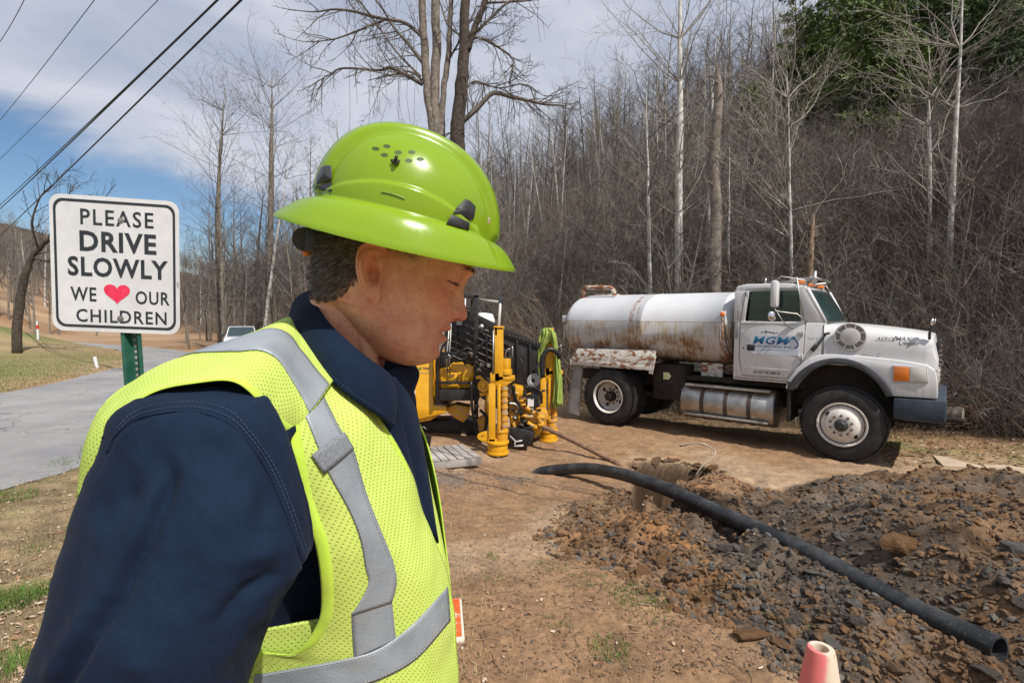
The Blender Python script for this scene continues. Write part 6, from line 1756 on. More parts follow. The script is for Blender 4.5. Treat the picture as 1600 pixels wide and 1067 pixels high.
for pl in ([(480, 652), (500, 701), (516, 739), (549, 799), (566, 843), (574, 887)], [(502, 620), (527, 668), (549, 703), (568, 767), (589, 822), (609, 871)], [(378, 1061), (447, 1049), (535, 1033), (590, 1017), (645, 978), (697, 920)], [(376, 1094), (450, 1088), (535, 1073), (590, 1059), (650, 1026), (700, 968)]):
    m_ = MB(); stitches(m_, vb, pl, .0042, 3.6, 2.0, .0004); m_.build('tape_stitching', thr_, vest)['kind'] = 'stuff'
# trousers, boots and hands (below the picture)
jean = mat('work_trousers', (.06, .05, .04), .9, color2=(.09, .075, .06), vscale=9)
gz_ = FEET.z
for yy, s_ in ((.70, -1), (.90, 1)):
    m_ = MB(); m_.rings(ell_rings([(-.265, .80, .90, .155, .11, 0), (-.265, yy + .02 * -s_, .80, .11, .095, 0), (-.265, yy, .65, .088, .085, 0), (-.26, yy, .48, .066, .066, 0), (-.27, yy, .3, .062, .062, 0), (-.275, yy, .1, .065, .062, 0), (-.275, yy, .06, .066, .064, 0)], 36, amp=.06), caps=True)
    m_.build('trouser_leg', jean, man, smooth=True, world=True)
    m_ = MB(); rs = []
    for t_, hw_, hh_ in ((-.12, .03, .05), (-.10, .042, .09), (-.03, .045, .10), (.05, .046, .075), (.12, .05, .058), (.17, .042, .045), (.195, .02, .03)):
        rs.append([Vector((-.26 + t_, yy + hw_ * math.cos(a), gz_ + .01 + (hh_ if math.sin(a) > 0 else .01) * math.sin(a) + .01)) for a in [k / 16 * 6.2832 for k in range(16)]])
    m_.rings(rs, caps=True); m_.build('boot', mat('boot_leather', (.05, .03, .02), .6), man, smooth=True, world=True)
def hand(wrist, d_, side_, palm_n):
    d_ = Vector(d_).normalized(); s_ = Vector(side_).normalized(); n_ = Vector(palm_n).normalized(); w_ = Vector(wrist); m_ = MB()
    rs = []
    for t_, a, b in ((-.04, .026, .022), (0, .028, .019), (.03, .038, .017), (.07, .043, .015), (.095, .041, .012), (.102, .03, .006)):
        rs.append([w_ + d_ * t_ + s_ * (a * math.cos(q)) + n_ * (b * math.sin(q)) for q in [k / 20 * 6.2832 for k in range(20)]])
    m_.rings(rs, caps=True)
    for k, (o_, ln_) in enumerate(((-.031, .066), (-.0105, .076), (.0105, .072), (.031, .056))):
        p0 = w_ + d_ * .085 + s_ * o_; p1 = p0 + (d_ * .95 + n_ * .25).normalized() * ln_ * .5; p2 = p1 + (d_ * .7 + n_ * .7).normalized() * ln_ * .3; p3 = p2 + (d_ * .4 + n_ * .9).normalized() * ln_ * .25
        m_.tube([p0, p1, p2, p3], [.0105, .0095, .0085, .006], 10)
    p0 = w_ + d_ * .02 - s_ * .03; p1 = p0 + (d_ * .7 - s_ * .7 + n_ * .2).normalized() * .04; p2 = p1 + (d_ * .9 - s_ * .2 + n_ * .4).normalized() * .03; m_.tube([p0, p1, p2, p2 + (p2 - p1) * .5], [.014, .012, .0105, .007], 10)
    o_ = m_.build('hand', skin, man, smooth=True, world=True)
    ca = o_.data.color_attributes.new('tint', 'FLOAT_COLOR', 'POINT'); ca.data.foreach_set('color', np.ones(len(o_.data.vertices) * 4, np.float32))
hand((-.256, .475, .875), (.15, .1, -1), (1, 0, .1), (0, 1, 0)); hand((-.245, 1.03, .865), (.2, 0, -1), (1, 0, .2), (0, -1, 0))
# ================================================================ SIGN
def sign_pt(u, v, d=0.0):
    """u 0..1 across, v 0..1 down the panel; d metres towards the camera"""
    TL, TR, BL, BR = SGC
    q = TL.lerp(TR, u).lerp(BL.lerp(BR, u), v)
    return q + SGN * d
SY = 2.10
SGC = [P(70, 301, SY), P(274, 315, SY + .06), P(87, 525, SY + .03), P(287, 514, SY + .10)]
_r = (SGC[1] - SGC[0]).normalized(); _d = (SGC[2] - SGC[0]); _d = (_d - _r * _d.dot(_r)).normalized()
# true rectangle: keep the photographed centre, width and height
_c = (SGC[0] + SGC[1] + SGC[2] + SGC[3]) / 4; _w = ((SGC[1] - SGC[0]).length + (SGC[3] - SGC[2]).length) / 2; _h = ((SGC[2] - SGC[0]).length + (SGC[3] - SGC[1]).length) / 2
SGN = _d.cross(_r).normalized()
if SGN.y > 0: SGN = -SGN
SGC = [_c - _r * _w / 2 - _d * _h / 2, _c + _r * _w / 2 - _d * _h / 2, _c - _r * _w / 2 + _d * _h / 2, _c + _r * _w / 2 + _d * _h / 2]
pb = P(203, 560, SY + .12)
gzs = H(pb.x + .02, pb.y)
sign = thing('road_sign', 'white square PLEASE DRIVE SLOWLY sign with pink heart on a green steel post', 'sign', (pb.x, pb.y, gzs))
def rrect(r, m, n=8):
    o_ = []
    for cx, cy, a0 in ((1 - m - r, m + r, -90), (1 - m - r, 1 - m - r, 0), (m + r, 1 - m - r, 90), (m + r, m + r, 180)):
        for k in range(n + 1):
            a = R_(a0 + 90 * k / n); o_.append((cx + r * math.cos(a), cy + r * math.sin(a)))
    return o_
g = NG('sign_sheeting', .35, .5)
x_, y_, z_ = [g.xyz()[k] for k in ('X', 'Y', 'Z')]
n1 = g.noise(g.map(), 6, 8, .7); dd_ = g.rng(g.noise(g.map(), 40, 8, .75), .60, .72)
c = g.mix(g.rng(n1, .3, .7), (.60, .61, .62), (.72, .73, .73)); c = g.mix(g.math('MULTIPLY', dd_, .3), c, (.35, .34, .30))
wv = g.t.nodes.new('ShaderNodeTexVoronoi'); wv.inputs['Scale'].default_value = 170; wv.inputs['Randomness'].default_value = .1; g.L(g.tc.outputs['Object'], wv.inputs['Vector'])
c = g.mix(g.rng(wv.outputs['Distance'], .2, .5, .0, .12), c, (.42, .43, .45)); g.color(c); sheetm = g.m
m_ = MB(); m_.prism(rrect(.085, 0), sign_pt, -.0022, 0); pan = m_.build('panel', sheetm, sign, world=True)
ink = mat('sign_ink', (.018, .024, .03), .4, color2=(.03, .038, .045), vscale=20)
a_, b_ = rrect(.072, .030), rrect(.060, .050); m_ = MB()
m_.rings([[sign_pt(*q, .0008) for q in a_], [sign_pt(*q, .0008) for q in b_]]); m_.build('border', ink, pan)
def sl(st, x0, x1, y0, y1, off=.02, sp=1.0):
    m_ = MB(); lettering(m_, st, lambda a, b, d: sign_pt(a, b, .0009), x0, y1, x1 - x0, -(y1 - y0), 0, offset=off, space=sp); m_.build('lettering', ink, pan)
sl('PLEASE', .235, .800, .095, .212, .014, 1.18); sl('DRIVE', .225, .820, .255, .405, .03, 1.1); sl('SLOWLY', .130, .910, .445, .590, .028, 1.1); sl('WE', .145, .345, .670, .775, .018, 1.12); sl('OUR', .650, .920, .680, .780, .018, 1.12); sl('CHILDREN', .185, .895, .832, .930, .016, 1.16)
hp_ = [(0, .98)]; hrt = []
for k in range(48):
    t_ = 2 * math.pi * k / 48; hx_ = 16 * math.sin(t_) ** 3; hy_ = 13 * math.cos(t_) - 5 * math.cos(2 * t_) - 2 * math.cos(3 * t_) - math.cos(4 * t_)
    hrt.append((.505 + hx_ / 32 * .205, .715 - (hy_ + 2.5) / 29 * .150))
m_ = MB(); m_.add([sign_pt(*q, .001) for q in hrt], [tuple(range(48))]); m_.build('heart', mat('heart_pink', (.72, .025, .085), .35, color2=(.80, .05, .12), vscale=60), pan)
for (u_, v_) in ((.545, .165), (.528, .895)):
    m_ = MB(); m_.lathe([(0, .0125), (.001, .0125), (.0012, .008), (.006, .007), (.007, 0)], sign_pt(u_, v_), SGN, 6); m_.lathe([(0, .013), (.0014, .0125), (.0016, 0)], sign_pt(u_, v_), SGN, 18)
    m_.build('bolt', steel, pan)
m_ = MB(); m_.prism([(.985, .595), (.975, .61), (.985, .64), (.998, .635), (.995, .6)], sign_pt, .0011, .0016); m_.build('sticker_remnant', mat('scuff', (.4, .4, .4), .5), pan)
# U-channel post with punched holes
topu = sign_pt(.545, .02); axd = (sign_pt(.545, .02) - sign_pt(.60, .98)).normalized(); axd = Vector((axd.x, 0.02, axd.z)).normalized()
gp_ = mat('post_green', (.012, .085, .055), .5, color2=(.03, .125, .085), vscale=14, bump=.2, bscale=90, bdist=.002)
tp0 = sign_pt(.545, .03, -.006); bp0 = sign_pt(.598, 1.0, -.006); axd = (tp0 - bp0).normalized(); bp0 = bp0 - axd * ((bp0.z - gzs + .3) / axd.z)
ax_ = (tp0 - bp0).normalized(); sd = (_r - ax_ * _r.dot(ax_)).normalized(); nn0 = SGN
sec = [(-.040, .0), (-.040, .004), (-.026, .004), (-.018, .026 - .05), (.018, .026 - .05), (.026, .004), (.040, .004), (.040, .0), (.024, 0), (.015, -.028), (-.015, -.028), (-.024, 0)]
m_ = MB(); m_.rings([[q + sd * a + nn0 * (b - .004) for a, b in sec] for q in (bp0, tp0)], caps=True); post = m_.build('post', gp_, sign, world=True)
m_ = MB(); Lp = (tp0 - bp0).length; k = 0; hm2 = mat('punched_hole', (.20, .21, .19), .8, color2=(.38, .36, .32), vscale=30)
s_ = .12
while s_ < Lp - .05:
    q = bp0 + ax_ * s_; h_ = MB(); h_.add([q + sd * (.0055 * math.cos(a)) + ax_ * (.0068 * math.sin(a)) + nn0 * (-.0268) for a in [j / 10 * 6.2832 for j in range(10)]], [tuple(range(10))]); h_.build('punched_hole', hm2, post); s_ += .0254

# ================================================================ DRILLING MACHINE
RB = P(775, 700, 7.6)
rig = thing('drilling_machine', 'yellow and black directional drilling machine with two stake down towers left of the water truck', 'drilling rig', (RB.x, RB.y, H(RB.x, RB.y)))
yel = NG('machine_yellow', .38, .5, coat=.2)
n1 = yel.noise(yel.map(), 7, 8, .7); c = yel.mix(yel.rng(n1, .3, .7), (.62, .30, .008), (.72, .37, .015)); c = yel.mix(yel.rng(yel.noise(yel.map(), 16, 9, .75), .62, .68), c, (.16, .085, .03)); yel.color(c); yel = yel.m
yelw = NG('yellow_worn', .5, .4); n1 = yelw.noise(yelw.map((1, 1, 3)), 9, 9, .8); c = yelw.mix(yelw.rng(n1, .52, .57), (.60, .29, .01), (.33, .27, .22)); c = yelw.mix(yelw.rng(yelw.noise(yelw.map(), 22, 8, .8), .60, .66), c, (.20, .08, .03)); yelw.color(c); yelw = yelw.m
blackm = mat('machine_black', (.010, .010, .011), .45, color2=(.028, .026, .025), vscale=8, spec=.4)
hosem = mat('hose_black', (.012, .012, .013), .4, spec=.4)
dirty_steel = mat('oily_steel', (.05, .045, .04), .45, .6, color2=(.20, .18, .16), vscale=18)
rodm = mat('drill_rod_rust', (.12, .065, .040), .7, color2=(.26, .16, .105), vscale=14, bump=.4, bscale=50, bdist=.004, spec=.3)
def sbox(mb, x0, y0, x1, y1, Y_, dep, mi=0):
    """box whose near face spans the pixel rectangle at distance Y_"""
    a, b, c, d = P(x0, y0, Y_), P(x1, y0, Y_), P(x1, y1, Y_), P(x0, y1, Y_); o = Vector((0, dep, 0))
    mb.add([a, b, c, d, a + o, b + o, c + o, d + o], [(0, 1, 2, 3), (7, 6, 5, 4), (4, 5, 1, 0), (5, 6, 2, 1), (6, 7, 3, 2), (7, 4, 0, 3)], mi)
def spoly(mb, poly, Y_, dep, mi=0, dx=0.0):
    a = [P(q[0], q[1], Y_ + (q[2] if len(q) > 2 else 0)) for q in poly]; n = len(a); o = Vector((dx, dep, 0))
    mb.add(a + [q + o for q in a], [tuple(range(n)), tuple(range(2 * n - 1, n - 1, -1))] + [((j + 1) % n, j, n + j, n + (j + 1) % n) for j in range(n)], mi)
def scyl(mb, x, y0, y1, wpx, Y_, n=20, ribs=None):
    a, b = P(x, y0, Y_), P(x, y1, Y_); mb.cyl(a, b, wpx * .5 * Y_ / 800, n=n)
def part(nm, mt, fn, bevel=.004, smooth=False, parent=None):
    m_ = MB(); fn(m_); return m_.build(nm, mt, parent or rig, world=(parent is None), bevel=bevel, smooth=smooth)
def tower(Y_, f, back=False):
    """one stake down tower; f maps the near tower's pixels to this one's"""
    def sb(m_, x0, y0, x1, y1, dep): a, b = f(x0, y0); c, d = f(x1, y1); sbox(m_, a, b, c, d, Y_, dep)
    def cy(m_, x, y0, y1, w_, n=20, dY=0):
        a, b = f(x, y0); c, d = f(x, y1); k = (f(x + 1, y0)[0] - a); q0, q1 = P(a, b, Y_ + dY), P(c, d, Y_ + dY); m_.cyl(q0, q1, w_ * k * .5 * Y_ / 800, n=n)
    t0 = part('tower_column', yel, lambda m_: (sb(m_, 773, 512, 786.5, 604, .12), sb(m_, 772, 511, 777, 524, .1)))
    part('cap_plate', yel, lambda m_: sb(m_, 771.5, 509.5, 788, 515, .14), parent=t0)
    part('guide_tube', yel, lambda m_: (sb(m_, 763.5, 600, 774, 690, .10), cy(m_, 779.5, 600, 676, 5.5)), smooth=False)
    part('slide_rod', steel, lambda m_: cy(m_, 771.0, 516, 584, 3), 0, True)
    m = part('motor', yel, lambda m_: (cy(m_, 791, 560, 578, 15, 28, .07), cy(m_, 791, 577, 585, 19, 28, .07)), .004)
    part('motor_bolt', dirty_steel, lambda m_: [cy(m_, x, 556, 560, 2.4, 8, .03) for x in (785.5, 790, 796)], 0, False, m)
    part('bracket', yel, lambda m_: (sb(m_, 766, 583, 780, 596, .16), sb(m_, 778, 588, 804.5, 594, .2), spoly(m_, [f(766, 594), f(804, 594), f(782, 608), f(776, 609), f(766, 600)], Y_ + .01, .04)))
    part('stake_rod', yelw, lambda m_: ([cy(m_, 788, y, y + 3.2, 10.5 if k % 3 else 12.5, 18, .06) for k, y in enumerate(np.arange(596, 676, 3.2))]), .0)
    part('ground_cup', yelw, lambda m_: (cy(m_, 784, 672, 690, 19, 28, .07), cy(m_, 784, 671, 675, 21.5, 28, .07)), .003)
    part('foot_flange', yel, lambda m_: (cy(m_, 777.5, 690, 707, 32, 32, .06), cy(m_, 777.5, 688, 692, 36, 32, .06), cy(m_, 777.5, 704, 708, 36, 32, .06), sb(m_, 763, 686, 776, 702, .1)), .003)
    if not back:
        e0, e1 = f(755, 682); q = P(e0, e1, Y_ + .03); m_ = MB(); rs = []
        R0 = 8.5 * Y_ / 800; r1 = 3.2 * Y_ / 800
        for (r_3, yy) in ((R0, 0), (R0, .04), (r1, .04), (r1, 0), (R0, 0)): rs.append([q + Vector((math.cos(a) * r_3 * 1.1, yy, math.sin(a) * r_3 * (.8))) for a in [k / 24 * 6.2832 for k in range(24)]])
        m_.rings(rs); m_.build('lifting_eye', yel, rig, world=True)
        part('lower_plate', yel, lambda m_: spoly(m_, [(755, 675), (764, 672), (776, 690), (776, 706), (768, 706), (764, 692), (752, 690)], Y_ + .035, .035))
    hz_ = part('tower_hose', steel, lambda m_: [m_.tube([P(*f(*q), Y_ + .05) for q in pl], .009, 8) for pl in ([(790, 561), (790, 552), (793, 546), (797, 545)], [(798, 561), (801, 556), (801, 545), (800, 541)])], 0, True)
tower(7.40, lambda x, y: (x, y))
tower(8.32, lambda x, y: (856.5 + (x - 777.5) * .86 + (.0 if y > 600 else 0), 688 + (y - 708) * .905 if y > 560 else 554 + (y - 560) * .82), True)
# rod box and thrust frame, black
RY = 8.15
part('thrust_frame', blackm, lambda m_: (spoly(m_, [(690, 470), (742, 490), (800, 517), (846, 536), (846, 546), (800, 530), (690, 484)], RY, .08), spoly(m_, [(684, 556), (745, 590), (812, 640), (850, 672), (842, 680), (800, 655), (684, 575)], RY, .5)))
part('rod_box', blackm, lambda m_: (spoly(m_, [(700, 484), (790, 524), (845, 541), (843, 602), (800, 600), (745, 585), (700, 556)], RY + .03, .55), [m_.beam(P(x, y, RY), P(x + 1, y + 64, RY), .03, .03) for x, y in ((712, 488), (760, 510), (808, 532), (828, 538))]), .006)
for k in range(9):
    part('rack_slat', dirty_steel, lambda m_: m_.beam(P(796 + k * 5.5, 524.5 + k * 1.7, RY - .01) + Vector((0, 0, .015)), P(800 + k * 5.2, 526 + k * 1.2, RY + .62) + Vector((-.06, 0, .03)), .022, .02), 0)
for k in range(5):
    part('stacked_rod', rodm, lambda m_: m_.tube([P(700, 474 + k * 1.6, RY + .12 + k * .09), P(789, 516 + k * .8, RY + .12 + k * .09)], .030, 10), 0, True)
    part('side_rod', mat('rod_dark%d' % k, (.03, .022, .018), .6, color2=(.07, .05, .04), vscale=10) if k == 0 else bpy.data.materials['rod_dark0'], lambda m_: m_.tube([P(702, 498 + k * 11, RY + .01), P(796, 540 + k * 11, RY + .01)], .018, 8), 0, True)
part('number_plate', mat('plate_grey', (.3, .3, .3), .5), lambda m_: sbox(m_, 713.5, 502.5, 722, 508, RY - .02, .01), 0)
part('rod_clamp', steel, lambda m_: [m_.lathe([(0, .05), (.03, .045), (.035, 0)], P(752, 511, RY - .01), (0, -1, 0), 16)], 0, True)
# operator's frame
part('operator_frame', blackm, lambda m_: (sbox(m_, 740.5, 461, 747, 654, 7.85, .07), sbox(m_, 700, 460, 747, 465.5, 7.85, .07), sbox(m_, 680.5, 500, 685, 625, 7.85, .06), sbox(m_, 722, 480, 742, 483, 7.87, .05), m_.beam(P(700, 463, 7.85), P(700, 463, 8.7), .06, .06), m_.beam(P(743, 463, 7.9), P(738, 468, 8.7), .06, .06), sbox(m_, 735.5, 462, 739, 560, 8.7, .06), m_.beam(P(684, 552, 7.87), P(741, 553, 7.87), .05, .05)), .006)
part('frame_strut', steel, lambda m_: (m_.tube([P(727, 466, 8.3), P(726, 500, 8.3)], .018, 8), m_.tube([P(702, 508, 8.0), P(698, 560, 8.0), P(699, 582, 8.0)], .012, 8), m_.tube([P(705, 505, 8.0), P(702, 560, 8.0), P(703, 585, 8.0)], .010, 8)), 0, True)
part('lower_deck', blackm, lambda m_: (sbox(m_, 682, 609, 748, 626, 7.9, .9), sbox(m_, 684, 596, 748, 600, 7.88, .05)), .006)
part('engine_cover', yel, lambda m_: (spoly(m_, [(687, 577), (700, 574), (707, 567), (724, 570), (738, 573), (739, 590), (734, 606), (690, 607)], 8.05, .6), spoly(m_, [(706, 568), (722, 566), (727, 572), (718, 600), (712, 600), (714, 580), (704, 576)], 8.0, .1), sbox(m_, 700, 582, 716, 604, 8.0, .08)), .01)
part('engine_cover', yel, lambda m_: (spoly(m_, [(724, 572), (739, 573), (739, 584), (730, 600), (722, 597)], 7.98, .12)), .008)
part('pulley', yel, lambda m_: (m_.lathe([(0, .093), (.03, .093), (.04, .08), (.025, .075), (.02, .05), (.035, .045), (.04, 0)], P(756, 603, 7.8), (-.25, -1, .1), 32)), 0, True)
part('pulley_guard', yel, lambda m_: (m_.tube(catmull([P(745, 590, 7.85), P(752, 590, 7.82), P(764, 600, 7.82), (P(764, 612, 7.82)), P(750, 617, 7.82)], 4), .03, 8)), 0, True)
# cab / power pack
CY = 8.0
part('power_pack', yel, lambda m_: spoly(m_, [(560, 560), (640, 556), (677, 556), (677, 634), (698, 635.5), (698, 645), (647, 657), (560, 657)], CY, 1.4), .02)
part('power_pack_skirt', yel, lambda m_: spoly(m_, [(600, 656), (648, 656.5), (690, 646.5), (672, 657), (648, 661), (600, 661)], CY + .05, 1.2), .01)
part('step_deck', mat('deck_steel', (.30, .20, .10), .6, color2=(.40, .33, .24), vscale=20), lambda m_: sbox(m_, 678.5, 633, 696.5, 634.4, CY + .02, .8), 0)
part('bonnet_vent', blackm, lambda m_: spoly(m_, [(652, 560), (664, 560.5), (669, 555), (655, 554)], CY - .02, .05), .006)
part('warning_label', mat('label_white', (.62, .60, .58), .5, color2=(.72, .70, .68), vscale=60), lambda m_: (sbox(m_, 640.5, 573, 649.5, 591, CY - .008, .006), sbox(m_, 641, 609, 649, 627, CY - .008, .006)), 0)
part('warning_band', mat('label_orange', (.75, .18, .02), .5), lambda m_: (sbox(m_, 641, 606, 649, 609, CY - .009, .006),), 0)
part('warning_band', mat('label_red', (.6, .03, .03), .5), lambda m_: (sbox(m_, 640.5, 573, 649.5, 574.5, CY - .010, .004),), 0)
part('picture_label', mat('label_dark', (.05, .045, .04), .5, color2=(.35, .3, .25), vscale=40), lambda m_: sbox(m_, 641, 595.5, 649.5, 605, CY - .008, .006), 0)
def cabp(a, b, d): return P(a, b, CY - .010)
m_ = MB(); lettering(m_, 'Vermeer', cabp, 660.5, 576.5, 11, -3.8, 0, offset=.03); m_.build('maker_lettering', black_ink, rig, world=True)
m_ = MB(); m_.add([cabp(654, 573.5, 0), cabp(656.3, 573.5, 0), cabp(656.3, 578.5, 0)], [(0, 1, 2)]); m_.add([cabp(657, 573.5, 0), cabp(659.6, 573.5, 0), cabp(656.6, 578.8, 0)], [(0, 1, 2)]); m_.build('maker_mark', mat('mark_green', (.03, .25, .05), .5), rig, world=True)
m_ = MB(); lettering(m_, 'D24x40', cabp, 653, 583.5, 17, -2.4, 0); m_.build('model_lettering', grey_ink, rig, world=True)
part('ramp_plate', yelw, lambda m_: spoly(m_, [(699, 637), (712, 632), (733, 636), (731, 652), (724, 660), (714, 655), (700, 645)], 8.1, .3), .008)
part('track', blackm, lambda m_: (spoly(m_, [(600, 668), (640, 658), (730, 655), (750, 660), (752, 684), (738, 693), (640, 697), (600, 690)], 8.5, .45),), .04)
for k in range(14):
    part('track_pad', dirty_steel, lambda m_: sbox(m_, 640 + k * 7.6, 690.5 - (k / 13) * 1.5, 645 + k * 7.6, 697 - (k / 13) * 2, 8.46, .5), .004)
part('water_drum', mat('drum_white', (.62, .62, .62), .5, color2=(.75, .75, .75), vscale=5), lambda m_: m_.lathe([(0, .14), (.0, .17), (.10, .17), (.20, .12), (.21, 0)], P(757, 508, 8.7), (.1, 0, 1), 28), .01)
part('lamp_pole', mat('pole_grey', (.42, .40, .36), .5, color2=(.55, .53, .5), vscale=14), lambda m_: m_.tube([P(749, 468.5, 7.95), P(780, 472.5, 7.7), P(781.5, 476, 7.65), P(779, 513, 7.5)], .022, 10), 0, True)
part('pole_cap', mat('cap_blue_black', (.03, .05, .07), .5), lambda m_: (sbox(m_, 781.5, 464, 785.5, 470.5, 7.66, .04), m_.tube([P(779, 474, 7.66), P(785, 467, 7.66)], .02, 8)), .004)
# hoses and fittings
hr_ = random.Random(12)
for pl, r_4, mt in (([(748, 520), (760, 517), (772, 528), (776, 548), (770, 566), (762, 572)], .028, hosem), ([(747, 548), (756, 535), (768, 533), (774, 545), (772, 560)], .024, hosem), ([(744, 556), (746, 575), (757, 590), (766, 600)], .02, hosem), ([(802, 602), (804, 620), (814, 640), (816, 662), (813, 676)], .030, hosem),
                     ([(795, 630), (806, 632), (814, 644), (815, 668)], .018, steel), ([(848, 590), (847, 566), (852, 550), (862, 546), (872, 553), (874, 560)], .036, hosem), ([(798, 676), (810, 690), (826, 688), (835, 676)], .022, hosem), ([(736, 596), (738, 640), (746, 676), (752, 690)], .022, hosem), ([(800, 600), (812, 588), (817, 570), (812, 560)], .014, hosem),
                     ([(820, 606), (832, 604), (845, 614), (846, 630)], .020, hosem), ([(690, 560), (706, 556), (722, 562), (738, 552)], .02, hosem), ([(728, 545), (716, 552), (712, 566)], .018, hosem), ([(700, 530), (690, 545), (688, 566)], .016, hosem), ([(750, 640), (760, 652), (758, 672)], .024, hosem)):
    part('hydraulic_hose', mt, lambda m_: m_.tube([Vector(q) for q in catmull([P(x, y, 7.75 + .02 * i) for i, (x, y) in enumerate(pl)], 5)], r_4, 9), 0, True)
for (x, y, s_) in ((752, 570, 5), (757, 576, 4), (749, 578, 5), (735, 553, 4), (702, 557, 3), (745, 567, 4), (760, 570, 6), (741, 650, 4), (745, 635, 4)):
    part('valve_fitting', steel if s_ % 2 else dirty_steel, lambda m_: (m_.box(P(x, y, 7.78), (s_ * .012, .06, s_ * .010), (hr_.uniform(-1, 1), 0, hr_.uniform(-1, 1))), m_.cyl(P(x - 2, y - 3, 7.75), P(x + 3, y + 2, 7.76), .014, n=8)), .003)
part('work_light', mat('lamp_white', (.6, .6, .55), .2), lambda m_: m_.lathe([(0, .028), (.02, .03), (.03, .0)], P(764, 571, 7.7), (0, -1, 0), 16), 0, True)
# vise and breakout assembly between the towers
VY = 7.85
vb_ = [([(800, 602), (818, 606), (816, 622), (800, 625)], .3), ([(796, 622), (812, 620), (817, 640), (810, 668), (800, 674), (796, 650)], .35), ([(812, 630), (826, 626), (834, 640), (826, 650), (814, 646)], .3), ([(818, 645), (838, 640), (856, 644), (858, 655), (838, 662), (820, 656)], .35),
       ([(834, 652), (848, 650), (846, 676), (836, 684), (826, 672)], .2), ([(758, 622), (768, 612), (774, 650), (762, 656), (756, 640)], .25), ([(796, 648), (803, 644), (804, 672), (797, 674)], .15), ([(746, 655), (756, 650), (758, 670), (748, 675)], .2)]
for i, (pl, dp) in enumerate(vb_): part('vise_block', yelw if i % 2 else yel, lambda m_: spoly(m_, pl, VY + .03 * (i % 3), dp), .01)
for (x0, y0, x1, y1, r_5) in ((803, 612, 812, 640, .03), (818, 650, 850, 652, .028), (822, 636, 838, 648, .035), (800, 655, 806, 676, .03), (840, 648, 846, 664, .04), (762, 630, 766, 662, .03), (824, 660, 838, 668, .03)):
    part('vise_cylinder', yelw, lambda m_: (m_.cyl(P(x0, y0, VY - .05), P(x1, y1, VY - .02), r_5, n=16), m_.cyl(P(x0 + (x1 - x0) * .8, y0 + (y1 - y0) * .8, VY - .05), P(x1, y1, VY - .02), r_5 * 1.25, n=16)), .003)
for k in range(22):
    x, y = hr_.uniform(800, 852), hr_.uniform(610, 672)
    part('fitting', (dirty_steel, yelw, blackm)[k % 3], lambda m_: m_.box(P(x, y, VY - .10 + hr_.uniform(0, .06)), (hr_.uniform(.03, .07), .05, hr_.uniform(.02, .06)), (hr_.uniform(-1, 1), hr_.uniform(-.5, .5), hr_.uniform(-1, 1))), .003)
part('wiper_disc', mat('disc_grey', (.28, .28, .29), .6, color2=(.40, .40, .41), vscale=20), lambda m_: m_.lathe([(0, .035), (0, .105), (.02, .11), (.03, .105), (.03, .085), (.025, .08), (.03, .075), (.03, .035)], P(834, 595, 7.9), (-.5, -.8, .25), 32, closed=True), 0, True)
part('disc_arm', blackm, lambda m_: m_.tube([P(835, 594, 7.88), P(838, 580, 8.0), P(842, 566, 8.1)], .02, 8), 0, True)
part('round_sticker', mat('sticker_pale', (.35, .45, .38), .5, color2=(.12, .16, .12), vscale=50), lambda m_: m_.lathe([(0, .055), (.006, .05), (.007, 0)], P(845.5, 586, 7.95), (-.6, -.8, 0), 20), 0)
part('pump_box', blackm, lambda m_: (sbox(m_, 823, 609, 842, 637, 7.8, .22), m_.cyl(P(826, 607, 7.85), P(841, 606, 7.85), .03, n=12)), .012)
part('pump_label', bpy.data.materials['label_white'], lambda m_: sbox(m_, 824.5, 623, 834, 635, 7.788, .006), 0)
part('mud_pan', blackm, lambda m_: (spoly(m_, [(797, 668), (826, 672), (836, 678), (830, 694), (812, 698), (799, 690)], 7.7, .35)), .02)
part('pan_rail', mat('rail_white', (.5, .5, .5), .5), lambda m_: (m_.tube([P(797, 681, 7.65), P(806, 690, 7.6), P(816, 688, 7.6)], .012, 8), m_.tube([P(803, 697, 7.6), P(818, 696, 7.6)], .014, 8), m_.tube([P(805, 689, 7.6), P(804, 697, 7.6)], .01, 8)), 0, True)
drod = [P(833, 659, 7.92), P(843, 664, 7.85), P(900, 691, 7.45), P(955, 719, 7.05), P(990, 737, 6.80)]
part('drill_rod', rodm, lambda m_: (m_.tube(drod, .034, 14), m_.tube([drod[0].lerp(drod[1], .2), drod[1]], .045, 14), m_.tube([drod[3].lerp(drod[4], .15), drod[3].lerp(drod[4], .35)], .042, 14)), 0, True)

# safety jacket over the rear tower
jm = cloth('jacket_lime', (.22, .30, .06), (.30, .38, .09), 400, .0)
JY = 8.18
def jpatch(rows, nm='jacket_body', par=None, seed=1, amp=.07):
    g2 = grid_patch([[(x, y, JY + d) for x, y, d in r] for r in rows], 10, 8, 0, .012, seed, 9); jj = np.arange(g2.shape[1])[None, :]; ii = np.arange(g2.shape[0])[:, None]; rp2 = .022 * np.sin(jj * 1.25 + ii * .09 + seed) + .012 * np.sin(jj * .6 - ii * .22); g2[..., 1] += rp2; g2[..., 0] += .4 * rp2
    R0, C0 = g2.shape[:2]; ix = np.arange(R0 * C0).reshape(R0, C0); F_ = np.stack([ix[:-1, :-1], ix[:-1, 1:], ix[1:, 1:], ix[1:, :-1]], -1).reshape(-1, 4)
    o_ = npmesh(nm, g2.reshape(-1, 3), F_, jm, par, True, world=True); md_ = o_.modifiers.new('t', 'SOLIDIFY'); md_.thickness = .012; return o_
jq = P(862, 600, JY); jkt = thing('safety_jacket', 'bright lime safety jacket draped over the right hand tower of the drilling machine', 'jacket', jq)
